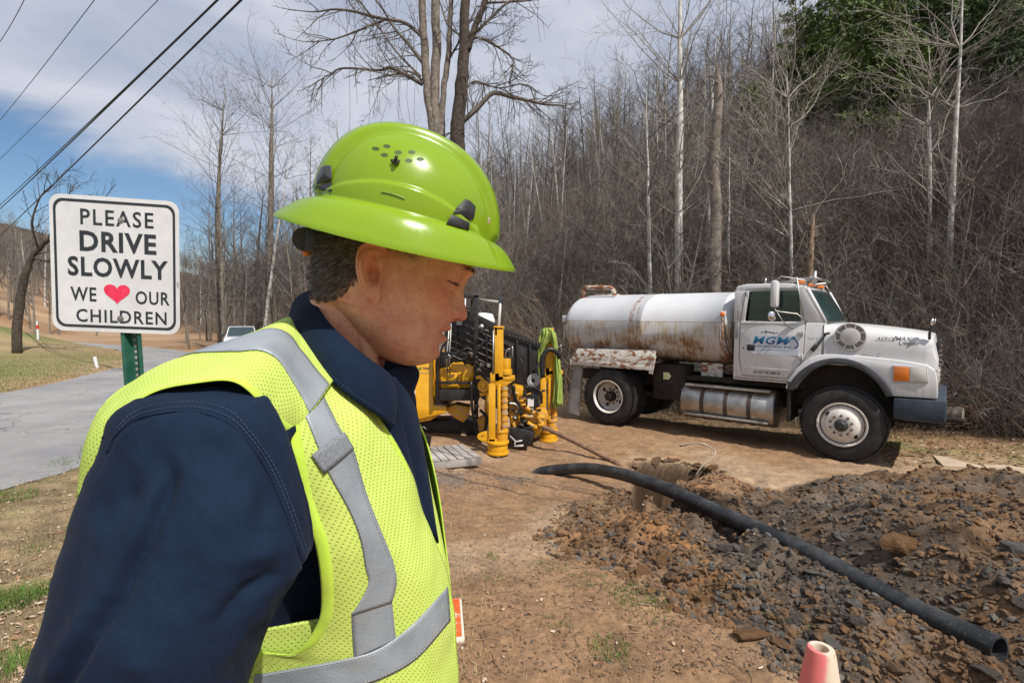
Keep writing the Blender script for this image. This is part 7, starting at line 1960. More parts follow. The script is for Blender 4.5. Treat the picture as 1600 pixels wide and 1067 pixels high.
jpatch([[(846, 517, .1), (852, 513, .0), (860, 513, .0), (866, 519, .05)], [(843, 528, .04), (852, 524, -.04), (862, 524, -.03), (868, 534, .05)], [(841, 548, .04), (846, 545, -.02), (850, 544, .02), (853, 540, .08)], [(839, 562, .06), (844, 560, .0), (847, 562, .02), (850, 565, .09)], [(840, 590, .07), (843, 592, .02), (846, 592, .03), (848, 590, .09)]], par=jkt)
jpatch([[(858, 515, .0), (862, 515, -.04), (866, 519, .0), (868, 524, .1)], [(862, 528, -.02), (866, 530, -.06), (869, 534, -.02), (870, 540, .1)], [(864, 550, .0), (867, 552, -.05), (868, 556, .0), (869, 560, .1)]], 'sleeve', jkt, 4)
jpatch([[(866, 556, .12), (870, 556, .10), (873, 560, .10), (875, 566, .12)], [(866, 590, .12), (872, 590, .06), (876, 592, .08), (877, 596, .14)], [(864, 625, .12), (870, 625, .04), (875, 626, .06), (878, 628, .14)], [(863, 632, .12), (870, 634, .05), (875, 630, .07), (877.5, 630, .14)], [(864, 636, .12), (867, 638, .08), (871, 634, .09), (876, 631, .14)]], 'sleeve', jkt, 6)

# ================================================================ PALLET
wood = mat('weathered_plank', (.24, .215, .19), .85, color2=(.40, .37, .34), vscale=5, bump=.5, bscale=22, bdist=.004, spec=.15)
cB, cBR, cFR, cF = PZ(622, 703, -.27), PZ(724, 693, -.27), PZ(753, 713, -.27), PZ(636, 724, -.27)
pal = thing('wooden_pallet', 'grey weathered wooden pallet lying on the dirt before the drilling machine', 'pallet', tuple((cB + cFR) / 2))
def pc(u, v, z=0): return cB.lerp(cBR, u).lerp(cF.lerp(cFR, u), v) + Vector((0, 0, z))
for k in range(9):
    u0 = (k + .06) / 9; u1 = (k + .92) / 9; m_ = MB(); jz = .003 * math.sin(k * 2.3)
    m_.add([pc(u0, -.0, jz), pc(u1, -.01, jz), pc(u1, .99, jz), pc(u0, .99, jz)] + [pc(u0, 0, jz - .02), pc(u1, -.01, jz - .02), pc(u1, .99, jz - .02), pc(u0, .99, jz - .02)], [(0, 1, 2, 3), (7, 6, 5, 4), (4, 5, 1, 0), (5, 6, 2, 1), (6, 7, 3, 2), (7, 4, 0, 3)])
    m_.build('slat', wood, pal, world=True, bevel=.003)
for v_ in (.02, .5, .985):
    m_ = MB(); m_.beam(pc(0, v_, -.066), pc(1, v_, -.066), .035, .088); m_.build('stringer', wood, pal, world=True, bevel=.003)

# ================================================================ BLACK PIPE
pipem = NG('hdpe_black', .42, .45); n1 = pipem.noise(pipem.map(), 5, 8, .7); n2 = pipem.noise(pipem.map((3, 3, 3)), 14, 9, .8)
c = pipem.mix(pipem.rng(n1, .42, .62), (.013, .014, .016), (.045, .045, .047)); c = pipem.mix(pipem.rng(n2, .56, .66), c, (.15, .125, .10)); pipem.color(c); pipem.rough(pipem.rng(n1, .35, .6, .32, .6)); pipem.bump(n2, .2, .004); pipem = pipem.m
pp = PIPE_PX
pc3 = [Vector(q) for q in catmull([P(*q) for q in pp], 8)]
m_ = MB(); n_ = len(pc3)
rad_ = [.069 * min(1, .25 + i / 9) for i in range(n_)]
m_.tube(pc3, rad_, 32, 0, caps=False); m_.tube(pc3[-6:], [.057] * 6, 32, 0, caps=False)
vs = len(m_.v)
d_ = (pc3[-1] - pc3[-2]).normalized(); s1 = d_.cross(Vector((0, 0, 1))).normalized(); s2 = s1.cross(d_)
ra = [pc3[-1] + (s1 * math.cos(a) + s2 * math.sin(a)) * .069 for a in [k / 32 * 6.2832 for k in range(32)]]; rb = [pc3[-1] + d_ * .001 + (s1 * math.cos(a) + s2 * math.sin(a)) * .057 for a in [k / 32 * 6.2832 for k in range(32)]]
m_.rings([ra, rb]); m_.rings([rb, [q - d_ * .3 for q in rb]])
pipe = m_.build('black_pipe', pipem, None, smooth=True, autosm=50)
tag(pipe, 'long black plastic pipe lying in a bow across the pit and the rubble', 'pipe')

# ================================================================ CONES
def cone(loc, h, rt, rb_, base, body_m, label, rz=0.0, tilt=(0, 0)):
    e = thing('traffic_cone', label, 'cone', loc, (tilt[0], tilt[1], rz)); m_ = MB()
    m_.lathe([(.03, rb_), (h * .5, (rt + rb_) / 2), (h - .012, rt * 1.03), (h, rt * .92), (h, rt * .55), (h - .02, rt * .5), (h * .5, (rt + rb_) / 2 - .01), (.03, rb_ - .01)], (0, 0, 0), (0, 0, 1), 48)
    m_.build('cone_body', body_m, e, smooth=True, autosm=50)
    m_ = MB(); m_.box((0, 0, .016), (base, base, .032)); m_.build('cone_base', body_m, e, bevel=.012); return e
g = NG('pink_beige_cone', .5, .4); x_, y_, z_ = [g.xyz()[k] for k in ('X', 'Y', 'Z')]
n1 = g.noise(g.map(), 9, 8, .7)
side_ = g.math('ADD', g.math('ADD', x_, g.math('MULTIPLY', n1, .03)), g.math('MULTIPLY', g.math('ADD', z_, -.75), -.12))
c = g.mix(g.rng(side_, -.003, .010), (.70, .17, .17), (.60, .50, .39)); c = g.mix(g.rng(z_, .765, .782), c, (.52, .42, .31)); c = g.mix(g.rng(g.noise(g.map(), 40, 9, .8), .58, .64), c, (.40, .28, .18)); g.color(c); fcone = g.m  # pink on the low x side, beige on the other and at the top
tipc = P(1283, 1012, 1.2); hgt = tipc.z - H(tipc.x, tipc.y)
cone((tipc.x, tipc.y, tipc.z - hgt), hgt, .031, .145, .40, fcone, 'tall pink and white traffic cone at the bottom edge beside the rubble', .2)
fcone.node_tree  # noqa
g = NG('orange_cone', .5, .4); c = g.mix(g.rng(g.noise(g.map(), 12, 8, .8), .55, .62), (.85, .10, .02), (.70, .45, .32)); x_, y_, z_ = [g.xyz()[k] for k in ('X', 'Y', 'Z')]
mxx = g.math('MAXIMUM', g.math('ABSOLUTE', x_), g.math('ABSOLUTE', y_)); c = g.mix(g.rng(mxx, .165, .172), c, (.75, .62, .52)); g.color(c)
cq = PZ(668, 975, .0); cone((cq.x, cq.y, H(cq.x, cq.y)), .45, .025, .12, .36, g.m, 'orange traffic cone standing just behind the man at hip height', R_(8))

# ================================================================ WIRES
wire_m = mat('wire_black', (.01, .01, .011), .6)
utl = thing('power_lines', 'thick and thin overhead wires crossing the sky at upper left', 'power lines', (-10, 20, 7))
def wire(a, b, z, r, jit=0):
    A_, B_ = PZ(a[0], a[1], z), PZ(b[0], b[1], z); d = B_ - A_; A2 = A_ - d * 1.2; B2 = B_ + d * 1.6; pts = []
    for i in range(41):
        t_ = i / 40; q = A2.lerp(B2, t_); q.z += .5 * ((2 * t_ - 1) ** 2) - .5 * ((2 * .5 - 1) ** 2) - .12
        pts.append(q)
    m_ = MB(); m_.tube(pts, r, 6); m_.build('wire', wire_m, utl, world=True, smooth=True)
wire((0, 325), (318, 12), 7.2, .020); wire((0, 319), (330, 0), 7.28, .014); wire((0, 367), (366, 0), 6.6, .019)
wire((0, 62), (34, 0), 9, .008); wire((0, 186), (142, 0), 9, .009); wire((0, 247), (240, 0), 9, .009)

# ================================================================ PICKUP by the far bend
pk = P(378, 545, 32.5); pkz = H(pk.x, pk.y)
pick = thing('pickup_truck', 'white pickup parked at the far bend of the road, facing the camera', 'pickup', (pk.x, pk.y, pkz), (0, 0, R_(180 + 28)))
pw_ = mat('pickup_white', (.62, .63, .66), .25, coat=.4); pg = glass_mat('pickup_glass', (.03, .05, .06), .92)
m_ = MB(); prof_ = [(-2.6, .45), (-2.6, 1.12), (-1.0, 1.15), (-.9, 1.12), (.75, 1.12), (1.0, 1.10), (2.3, 1.02), (2.5, .9), (2.55, .45), (2.0, .38), (-2.0, .38)]
m_.prism([(y, z) for y, z in prof_], lambda a, b, d: Vector((d, a, b)), -.95, .95); m_.build('body', pw_, pick, bevel=.05)
m_ = MB(); m_.add([Vector(q) for q in ((-.88, -.95, 1.1), (.88, -.95, 1.1), (.88, 1.0, 1.1), (-.88, 1.0, 1.1), (-.72, -.75, 1.72), (.72, -.75, 1.72), (.70, .28, 1.72), (-.70, .28, 1.72))], [(0, 1, 2, 3), (7, 6, 5, 4), (0, 4, 5, 1), (1, 5, 6, 2), (2, 6, 7, 3), (3, 7, 4, 0)]); m_.build('cab', pw_, pick, bevel=.04)
m_ = MB(); m_.add([Vector(q) for q in ((-.80, .985, 1.14), (.80, .985, 1.14), (.66, .34, 1.68), (-.66, .34, 1.68))], [(0, 1, 2, 3)]); o_ = m_.build('windscreen', pg, pick); o_.location = (0, .02, .012)
for sx in (-1, 1):
    m_ = MB(); m_.add([Vector((sx * .875, -.8, 1.16)), Vector((sx * .875, .80, 1.16)), Vector((sx * .73, .22, 1.66)), Vector((sx * .73, -.68, 1.66))], [(0, 1, 2, 3)]); o_ = m_.build('side_window', pg, pick); o_.location = (sx * .008, 0, 0)
    m_ = MB(); m_.box((sx * 1.06, .72, 1.2), (.2, .12, .2)); m_.build('mirror', black_pl, pick, bevel=.03)
    m_ = MB(); m_.box((sx * .74, 2.52, .82), (.36, .08, .2)); m_.build('headlight', lensclear, pick, bevel=.02)
    for yy in (-1.6, 1.65):
        m_ = MB(); m_.lathe([(0, .2), (0, .36), (.03, .38), (.22, .38), (.25, .36), (.25, .2)], (sx * .96 - sx * .0, yy, .38), (-sx, 0, 0), 28, closed=True); w_ = m_.build('wheel', tyre_m, pick, smooth=True, autosm=40)
        m_ = MB(); m_.lathe([(.02, .22), (.05, .2), (.03, .05), (.0, 0)], (sx * .96, yy, .38), (-sx, 0, 0), 20); m_.build('rim', steel, w_)
m_ = MB(); m_.box((0, 2.53, .78), (1.0, .06, .28)); m_.build('grille', black_pl, pick, bevel=.02); m_ = MB(); m_.box((0, 2.58, .52), (1.8, .1, .18)); m_.build('bumper', chrome, pick, bevel=.03)

# ================================================================ SMALL THINGS
q = P(153, 574, 17.0); m_ = MB(); gz0 = H(q.x, q.y); m_.cyl((q.x, q.y, gz0 - .1), (q.x - .10, q.y, gz0 + .36), .05, n=12); tag(m_.build('marker_stub', mat('pvc_white', (.7, .7, .7), .5), None, bevel=.006), 'short white pipe stub sticking out of the grass beside the road', 'pipe')
q = P(58, 500, 26); gz0 = H(q.x, q.y); e = thing('survey_marker', 'thin white marker post with red band in the field left of the sign', 'post', (q.x, q.y, gz0)); m_ = MB(); m_.cyl((0, 0, -.1), (0, 0, .95), .05, n=10); mp0 = m_.build('post', bpy.data.materials['pvc_white'], e)
m_ = MB(); m_.cyl((0, 0, .55), (0, 0, .75), .056, n=10); m_.build('band', mat('band_red', (.65, .04, .03), .5), mp0)
# bent stick over the pit
m_ = MB(); m_.tube(catmull([P(1062, 697, 7.0), P(1084, 692, 6.9), P(1100, 694, 6.85), P(1117, 704, 6.8), P(1112, 716, 6.75), P(1098, 727, 6.72), P(1086, 744, 6.72)], 4), [.012 + .004 * math.sin(i) for i in range(25)], 7)
tag(m_.build('bent_stick', mat('stick_pale', (.30, .24, .17), .9, color2=(.42, .36, .28), vscale=12), None, smooth=True), 'pale stick bent over at the far edge of the pit', 'stick')
# cut log at the foot of the slope, past the bumper
lq = P(1505, 649, 9.0)
e = thing('cut_log', 'log with pale sawn end sticking out past the blue bumper', 'log', lq); m_ = MB(); dl = Vector((-.55, .6, -.05)).normalized()
m_.tube([lq, lq + dl * .5, lq + dl * 1.6], [.15, .16, .155], 20); m_.build('bark', bark_grey if 'bark_grey' in globals() else rodm, e, world=True, smooth=True, autosm=50)
m_ = MB(); m_.lathe([(0, .14), (.004, .139), (.006, 0)], lq, -dl, 24); m_.build('sawn_end', mat('sawn_wood', (.42, .36, .30), .8, color2=(.55, .50, .43), vscale=14), e, world=True)
lq = P(1524, 643, 9.1); e = thing('cut_log', 'smaller reddish broken log end beside the pale sawn one', 'log', lq); m_ = MB(); m_.tube([lq, lq + Vector((-.2, .5, 0)), lq + Vector((-.5, 1.2, -.1))], [.10, .11, .1], 12); m_.build('bark', rodm, e, world=True, smooth=True, autosm=50)
m_ = MB(); m_.tube([lq + Vector((0, -.01, 0)), lq + Vector((.12, -.05, -.05))], [.06, .04], 10); m_.tube([lq + Vector((.05, 0, .03)), lq + Vector((.3, -.02, .06))], [.02, .01], 8); m_.build('splinter', bpy.data.materials['sawn_wood'], e, world=True)
# flattened boards on the dirt at far right
brd = mat('tan_board', (.38, .29, .20), .85, color2=(.48, .38, .28), vscale=4)
for poly, lab in (([(1458, 709), (1474, 727), (1530, 731), (1540, 725), (1500, 718), (1480, 710)], 'pale flattened board on the dirt right of the front wheel'), ([(1536, 722), (1544, 732), (1640, 741), (1680, 738), (1620, 733), (1570, 722)], 'second pale flattened board at the right edge of the picture, ribbed on top')):
    zz = H(5.2, 6.6) + .03; a = [PZ(x, y, zz) for x, y in poly]; a = [Vector((q.x, q.y, H(q.x, q.y) + .018)) for q in a]; n = len(a); m_ = MB(); m_.add(a + [q - Vector((0, 0, .04)) for q in a], [tuple(range(n)), tuple(range(2 * n - 1, n - 1, -1))] + [((j + 1) % n, j, n + j, n + (j + 1) % n) for j in range(n)])
    tag(m_.build('flat_board', brd, None), lab, 'board')
# black bucket by the pallet
bq = PZ(664, 697, -.28); e = thing('black_bucket', 'scuffed black bucket standing on the pallet by the vest edge', 'bucket', bq); m_ = MB(); m_.lathe([(0, 0), (0, .075), (.13, .095), (.14, .10), (.13, .085), (.01, .07)], (0, 0, 0), (0, 0, 1), 24); m_.build('bucket_body', blackm, e, smooth=True, autosm=40)
m_ = MB(); m_.tube(catmull([(-.095, 0, .12), (-.08, 0, .22), (-.03, 0, .28), (.03, 0, .24)], 4), .006, 6); m_.build('bucket_handle', steel, e, smooth=True)
# ================================================================ STONES, CLODS, LITTER
rk = np.random.default_rng(99)
def rock_proto(seed, n=2, rough_=.28, flat=.7):
    import bmesh
    r = random.Random(seed); bm = bmesh.new(); bmesh.ops.create_icosphere(bm, subdivisions=n, radius=1)
    pl = [(rvec2(r), r.uniform(.55, .85)) for _ in range(9)]
    for v in bm.verts:
        q = v.co.copy()
        for d_, h in pl:
            k = q.dot(d_)
            if k > h: q -= d_ * (k - h)
        q += Vector((mnoise.noise(q * 1.7 + Vector((seed, 0, 0))), mnoise.noise(q * 1.7 + Vector((0, seed, 3))), mnoise.noise(q * 1.7 + Vector((5, 0, seed))))) * rough_
        q.z *= flat; v.co = q
    me_ = bpy.data.meshes.new('stone'); bm.to_mesh(me_)
    V_ = np.array([v.co[:] for v in bm.verts]); F_ = np.array([[v.index for v in f.verts] for f in bm.faces]); bm.free(); return me_, V_, F_
def rvec2(r):
    v = Vector((r.gauss(0, 1), r.gauss(0, 1), r.gauss(0, 1))); return v.normalized()
RP = [rock_proto(s_, 2, .25, .5 + .08 * (s_ % 5)) for s_ in range(8)]; RS = [rock_proto(s_ + 20, 1, .35, .75) for s_ in range(8)]
def stone_mat(nm, a, b, dust=.25, duc=(.20, .14, .09)):
    g = NG(nm, .85, .25); n1 = g.noise(g.map(), 2.2, 8, .7); n2 = g.noise(g.map(), 9, 8, .75); c = g.mix(g.rng(n1, .32, .68), a, b); c = g.mix(g.math('MULTIPLY', g.rng(n2, .52, .66), dust * 2), c, duc); g.color(c); g.bump(n2, .8, .12); return g.m
sm_dark = stone_mat('stone_dark', (.062, .053, .046), (.145, .126, .108), .4); sm_grey = stone_mat('stone_grey', (.12, .112, .103), (.22, .205, .185), .3); sm_brown = stone_mat('stone_brown', (.16, .098, .057), (.29, .185, .11), .2, (.09, .07, .055)); sm_orange = stone_mat('stone_orange', (.19, .095, .040), (.30, .17, .085), .25, (.11, .085, .065))
sm_tan = stone_mat('stone_tan', (.24, .17, .11), (.34, .27, .2), .2)
MS = [sm_dark, sm_grey, sm_brown, sm_orange, sm_tan]
PM = {}
def proto_m(i, k):
    if (i, k) not in PM:
        m2 = RP[i][0].copy(); m2.materials.append(MS[k]); PM[(i, k)] = m2
    return PM[(i, k)]
def put_rock(x, y, s, k, i, parent=None, sink=.3, name='stone', aspect=(1, 1, 1), rot=None):
    o = bpy.data.objects.new(name, proto_m(i, k)); COL.objects.link(o)
    o.location = (x, y, H(x, y) + s * aspect[2] * (.5 - sink)); o.scale = (s * aspect[0], s * aspect[1], s * aspect[2])
    o.rotation_euler = rot or (rk.normal(0, .35), rk.normal(0, .35), rk.uniform(0, 6.28)); o.parent = parent; return o
# stones the photograph singles out: (px, py of the middle, radius m, mat, proto, aspect, label)
for (px, py, s_, k, i, asp, lab) in ((1410, 805, .19, 3, 1, (1.1, .8, .95), 'big orange brown rock standing out of the rubble heap'), (1335, 937, .11, 1, 2, (1.2, .8, .7), 'flat topped grey rock just right below the pipe'), (1592, 850, .14, 1, 3, (1.3, .8, .5), 'pale streaked grey slab at the right edge of the heap'),
                                     (1300, 992, .075, 1, 4, (1.4, .8, .6), 'long grey stone in the rubble above the traffic cone'), (1540, 1056, .10, 0, 5, (1.1, .9, .8), 'dark grey block in the bottom right corner below the pipe end'), (1275, 760, .11, 2, 6, (1.1, .8, .7), 'brown clod at the far edge of the dig near the front wheel'), (1100, 905, .085, 3, 0, (1, .9, .9), 'rounded orange clod on the near side of the pit'),
                                     (1050, 892, .085, 2, 7, (.9, .9, 1), 'brown wedge shaped clod with a dark hollow beside it'), (876, 832, .06, 3, 2, (1.1, .8, .6), 'orange stone at the left tip of the dug soil'), (1170, 985, .10, 3, 3, (1.5, .9, .6), 'orange lump of clay at the near edge of the rubble'), (1215, 1000, .08, 3, 6, (1.3, .9, .6), 'second orange lump of clay close above the cone'),
                                     (1395, 1040, .08, 2, 1, (1.3, .9, .7), 'brown stone among grey ones at the bottom edge'), (1500, 862, .06, 1, 0, (1, 1, .8), 'small pale stone lying on the dark middle of the heap'), (1540, 905, .055, 1, 5, (1.2, 1, .6), 'pale grey stone just under the right edge slab'), (1155, 948, .05, 0, 4, (1, 1, .8), 'blue grey stone on the near flank of the heap'), (778, 714, .045, 4, 3, (1, 1, .8), 'pale stone in front of the yellow tower foot'),
                                     (1437, 750, .09, 0, 2, (1.6, .8, .6), 'dark slab on the ridge of the rubble heap'), (1500, 758, .08, 0, 3, (1.0, .6, 1.3), 'upright pointed dark stone on the far ridge')):
    zz = -.1
    for _ in range(4):
        q = PZ(px, py, zz); zz = H(q.x, q.y) + s_ * .3
    s_ *= .62
    o = put_rock(q.x, q.y, s_, k, i, None, .15, 'rock', asp, (rk.normal(0, .2), rk.normal(0, .2), rk.uniform(0, 6.28))); tag(o, lab, 'rock')
def samp_px(n, x0, x1, y0, y1):
    out_ = []
    while len(out_) < n:
        px, py = rk.uniform(x0, x1), rk.uniform(y0, y1); q = PZ(px, py, -.12); out_.append((q.x, q.y))
    return np.array(out_)
# some 280 of the larger stones of the heaps, each an object, parts of the ground
cnt = 0
while cnt < 280:
    x, y = samp_px(1, 860, 1650, 735, 1090)[0]; md_, mb2, p1, p2 = [float(v[0]) for v in masks(np.array([x]), np.array([y]))]
    if max(md_, mb2) < -.02: continue
    dark_ = md_ > 0
    if dark_ and rk.random() < .4: continue
    sz = .85 * (.016 + .042 * rk.random() ** 2.6) * (1.0 if dark_ else .9)
    k = int(rk.choice([0, 1, 2, 3], p=[.40, .24, .22, .14])) if dark_ else int(rk.choice([0, 1, 2, 3, 4], p=[.04, .06, .48, .34, .08])); sz = sz if dark_ else sz * 1.25
    put_rock(x, y, sz * rk.uniform(.9, 1.15), k, int(rk.integers(8)), ground, .25, 'stone', (rk.uniform(.9, 1.5), rk.uniform(.7, 1.1), rk.uniform(.55, .95))); cnt += 1
# broken sod along the far lip of the pit
for i in range(34):
    q = PZ(rk.uniform(984, 1135), 0, 0) if False else None
    px = rk.uniform(984, 1135); py = np.interp(px, [984, 1060, 1100, 1135], [714, 719, 724, 732]) + rk.normal(0, 1.6); zz = -.42; q = PZ(px, py, zz)
    put_rock(q.x, q.y, rk.uniform(.03, .075), int(rk.choice([2, 3, 2])), int(rk.integers(8)), ground, .45, 'sod_clod', (rk.uniform(1, 1.7), rk.uniform(.8, 1.2), rk.uniform(.5, .8)))
# the small ones joined
def scatter_np(name, pts, sizes, protos_, mats_, label, parent=None, flat=(.6, 1.0), lift=.25, tint=None, zf=None):
    Vs, Fs, Ms = [], [], []; o = 0
    hz_ = height(pts[:, 0], pts[:, 1])
    mi = rk.integers(0, len(mats_), len(pts)) if tint is None else tint
    for j, (p_, s_) in enumerate(zip(pts, sizes)):
        _, V0, F0 = protos_[int(rk.integers(len(protos_)))]
        a, b, c = rk.uniform(0, 6.28, 3); Rz = np.array([[math.cos(a), -math.sin(a), 0], [math.sin(a), math.cos(a), 0], [0, 0, 1]]); Rx = np.array([[1, 0, 0], [0, math.cos(b), -math.sin(b)], [0, math.sin(b), math.cos(b)]])
        V_ = (V0 * np.array([rk.uniform(.8, 1.4), rk.uniform(.7, 1.1), rk.uniform(*flat)]) * s_) @ (Rz @ Rx).T
        V_ = V_ + np.array([p_[0], p_[1], hz_[j] + s_ * lift]); Vs.append(V_); Fs.append(F0 + o); Ms.append(np.full(len(F0), mi[j])); o += len(V_)
    ob = npmesh(name, np.concatenate(Vs), np.concatenate(Fs), list(mats_), parent, smooth=False)
    ob.data.polygons.foreach_set('material_index', np.concatenate(Ms).astype(np.int32)); return tag(ob, label, kind='stuff')
def masked(n, want, x0, x1, y0, y1):
    out_ = np.zeros((0, 2))
    while len(out_) < n:
        c_ = samp_px(4000, x0, x1, y0, y1); k = want(*masks(c_[:, 0], c_[:, 1])); out_ = np.concatenate([out_, c_[k]])
    return out_[:n]
p_ = masked(13000, lambda d, b, e, f: d > -.10, 1000, 1700, 728, 1110); s_ = .005 + .026 * rk.random(len(p_)) ** 3.6; s_ *= np.clip(.55 + .16 * p_[:, 1], .8, 1.4)
scatter_np('rubble', p_, s_, RS, [sm_dark, sm_grey, sm_brown, sm_orange], 'small dark grey gravel and stones covering the heap', tint=np.where(rk.random(len(p_)) < sst(-.1, .45, fbm(p_[:, 0], p_[:, 1], 1.3, 3, 65) + .15 * (p_[:, 1] - 3.5)) , rk.choice([2, 3], len(p_), p=[.7, .3]), rk.choice([0, 1, 2], len(p_), p=[.44, .20, .36])))
p_ = masked(5200, lambda d, b, e, f: ((b > -.14) & (d < .12)) | (e > -.12), 830, 1320, 728, 1050); s_ = .006 + .026 * rk.random(len(p_)) ** 3.2
scatter_np('soil_clods', p_, s_, RS, [sm_brown, sm_orange, sm_grey, sm_dark], 'brown and orange soil clods around the pit', tint=rk.choice(4, len(p_), p=[.55, .31, .06, .08]), lift=.1)
p_ = samp_px(5200, 640, 1650, 700, 1100); md0 = masks(p_[:, 0], p_[:, 1]); p_ = p_[(md0[0] < -.05) & (md0[1] < -.05) & (md0[2] < -.05)]; s_ = .0022 + .010 * rk.random(len(p_)) ** 4.5
scatter_np('pebbles', p_, s_, RS, [sm_tan, sm_grey, sm_brown, sm_orange], 'tiny pebbles strewn over the trodden dirt', tint=rk.choice(4, len(p_), p=[.22, .18, .35, .25]), lift=.1)
p_ = samp_px(1500, -80, 640, 690, 1150); s_ = .002 + .009 * rk.random(len(p_)) ** 3.5
scatter_np('verge_pebbles', p_, s_, RS, [sm_tan, sm_grey], 'small grey stones in the dry grass at left', lift=.1)
sm_soil = stone_mat('stone_soil', (.15, .095, .058), (.26, .18, .12), .1)
p_ = samp_px(15000, 640, 1500, 700, 1100); md0 = masks(p_[:, 0], p_[:, 1]); p_ = p_[(md0[0] < 0) & (md0[1] < 0) & (md0[2] < -.05) & (rk.random(len(p_)) < sst(-.25, .35, fbm(p_[:, 0], p_[:, 1], 2.2, 3, 91)) + .15)]; s_ = .0022 + .009 * rk.random(len(p_)) ** 3
scatter_np('soil_crumbs', p_, s_, RS, [sm_soil], 'crumbs of brown soil over the trodden dirt', lift=.05, flat=(.5, .8))
# dark cinders patch before the pallet
ang = rk.uniform(0, 6.28, 900); rr2 = np.sqrt(rk.random(900)); p_ = np.stack([-.55 + .85 * rr2 * np.cos(ang), 5.95 + .55 * rr2 * np.sin(ang)], 1); scatter_np('cinders', p_, .004 + .012 * rk.random(900) ** 2.5, RS, [sm_dark, sm_grey], 'dark gravel patch on the dirt before the pallet', lift=.1)

# ---- blades, straw, twigs, leaves
def blades(name, pts, h, w, mats_, label, lean=.6, curl=.4, hs=None, tint=None):
    n = len(pts); z0 = height(pts[:, 0], pts[:, 1]); a = rk.uniform(0, 6.2832, n); ln = h * rk.uniform(.4, 1.3, n); le = rk.uniform(0, lean, n); dx, dy = np.cos(a), np.sin(a)
    b0 = np.stack([pts[:, 0], pts[:, 1], z0 - .003], 1); sx = np.stack([-dy, dx, np.zeros(n)], 1) * w * .5 * rk.uniform(.6, 1.3, n)[:, None]
    d1 = np.stack([dx * le, dy * le, np.sqrt(np.clip(1 - le ** 2, .02, 1))], 1); le2 = np.clip(le + curl * rk.uniform(0, 1, n), 0, 1.25); d2 = np.stack([dx * np.minimum(le2, 1), dy * np.minimum(le2, 1), np.where(le2 < 1, np.sqrt(np.clip(1 - np.minimum(le2, 1) ** 2, .0, 1)), -.25)], 1)
    m1 = b0 + d1 * ln[:, None] * .5; t1 = m1 + d2 * ln[:, None] * .5
    V_ = np.stack([b0 - sx, b0 + sx, m1 + sx * .75, m1 - sx * .75, t1], 1).reshape(-1, 3); o = np.arange(n)[:, None] * 5
    F_ = np.concatenate([o + np.array([[0, 1, 2]]), o + np.array([[0, 2, 3]]), o + np.array([[3, 2, 4]])]); ob = npmesh(name, V_, F_, list(mats_), None, smooth=False)
    mi = rk.integers(0, len(mats_), n) if tint is None else tint; ob.data.polygons.foreach_set('material_index', np.tile(mi, 3).astype(np.int32)); return tag(ob, label, kind='stuff')
def leafmat(nm, a, b, tr=.0): 
    m2 = mat(nm, a, .7, color2=b, vscale=6, spec=.2); return m2
gA_ = leafmat('grass_green', (.055, .12, .018), (.11, .20, .04)); gB_ = leafmat('grass_straw', (.34, .25, .13), (.48, .38, .22)); gC_ = leafmat('grass_brown', (.20, .135, .08), (.30, .22, .14)); gO = leafmat('grass_olive', (.10, .11, .03), (.17, .16, .06))
def samp_xy(n, x0, x1, y0, y1): return np.stack([rk.uniform(x0, x1, n), rk.uniform(y0, y1, n)], 1)
def vis_px(n, x0, x1, y0, y1, z=-.03):
    o_ = []
    for _ in range(n):
        q = PZ(rk.uniform(x0, x1), rk.uniform(y0, y1), z); o_.append((q.x, q.y))
    return np.array(o_)
p_ = vis_px(30000, -120, 760, 660, 1180); rn_, _ = polydist(p_[:, 0], p_[:, 1], ROAD_N); p_ = p_[rn_ > .06 + .05 * rk.normal(0, 1, len(rn_))]
p_ = p_[rk.random(len(p_)) < .25 + .75 * sst(.4, -1.2, p_[:, 0])]
blades('dry_grass', p_, .045, .0028, [gB_, gC_, gO], 'matted dry grass between the road and the dirt', .98, .3, tint=rk.choice(3, len(p_), p=[.46, .40, .14]))
p_ = vis_px(9000, 640, 1600, 690, 1100); mm_ = masks(p_[:, 0], p_[:, 1]); p_ = p_[(mm_[0] < -.1) & (mm_[1] < -.08) & (mm_[2] < -.09) & (mm_[3] < -.09)]; kk = fbm(p_[:, 0], p_[:, 1], 1.6, 3, 83) > -.02; p_ = p_[kk]
blades('straw', p_, .035, .0022, [gB_, gC_, gO], 'bits of straw and trodden dry grass on the dirt', .99, .2, tint=rk.choice(3, len(p_), p=[.5, .38, .12]))
# straggling grass along the foot of the slope and the far field
n_ = 26000; yy = 7.6 + 9 * rk.random(n_); xx = rk.uniform(-3, 13, n_); sd9, _ = polydist(xx, yy, FOOT); k9 = (sd9 > -3.0) & (sd9 < .6) & (rk.random(n_) < np.exp(-((sd9 + 1.6) / 1.0) ** 2) + .08); p_ = np.stack([xx[k9], yy[k9]], 1)
blades('slope_foot_grass', p_, .075, .006, [gA_, gO, gB_], 'thin green and straw grass along the foot of the slope behind the truck', .8, .4, tint=rk.choice(3, len(p_), p=[.35, .35, .3]))
n_ = 42000; a9 = rk.uniform(-1.15, -.5, n_); yy = 10.5 + 26 * rk.random(n_) ** 1.4; xx = a9 * yy; rf9, _ = polydist(xx, yy, ROAD_F); k9 = rf9 < -.05; p_ = np.stack([xx[k9], yy[k9]], 1)
blades('field_grass', p_, .06, .010, [gA_, gO, gB_], 'short patchy green and straw grass of the field beyond the road', .8, .4, tint=rk.choice(3, len(p_), p=[.24, .36, .40]))
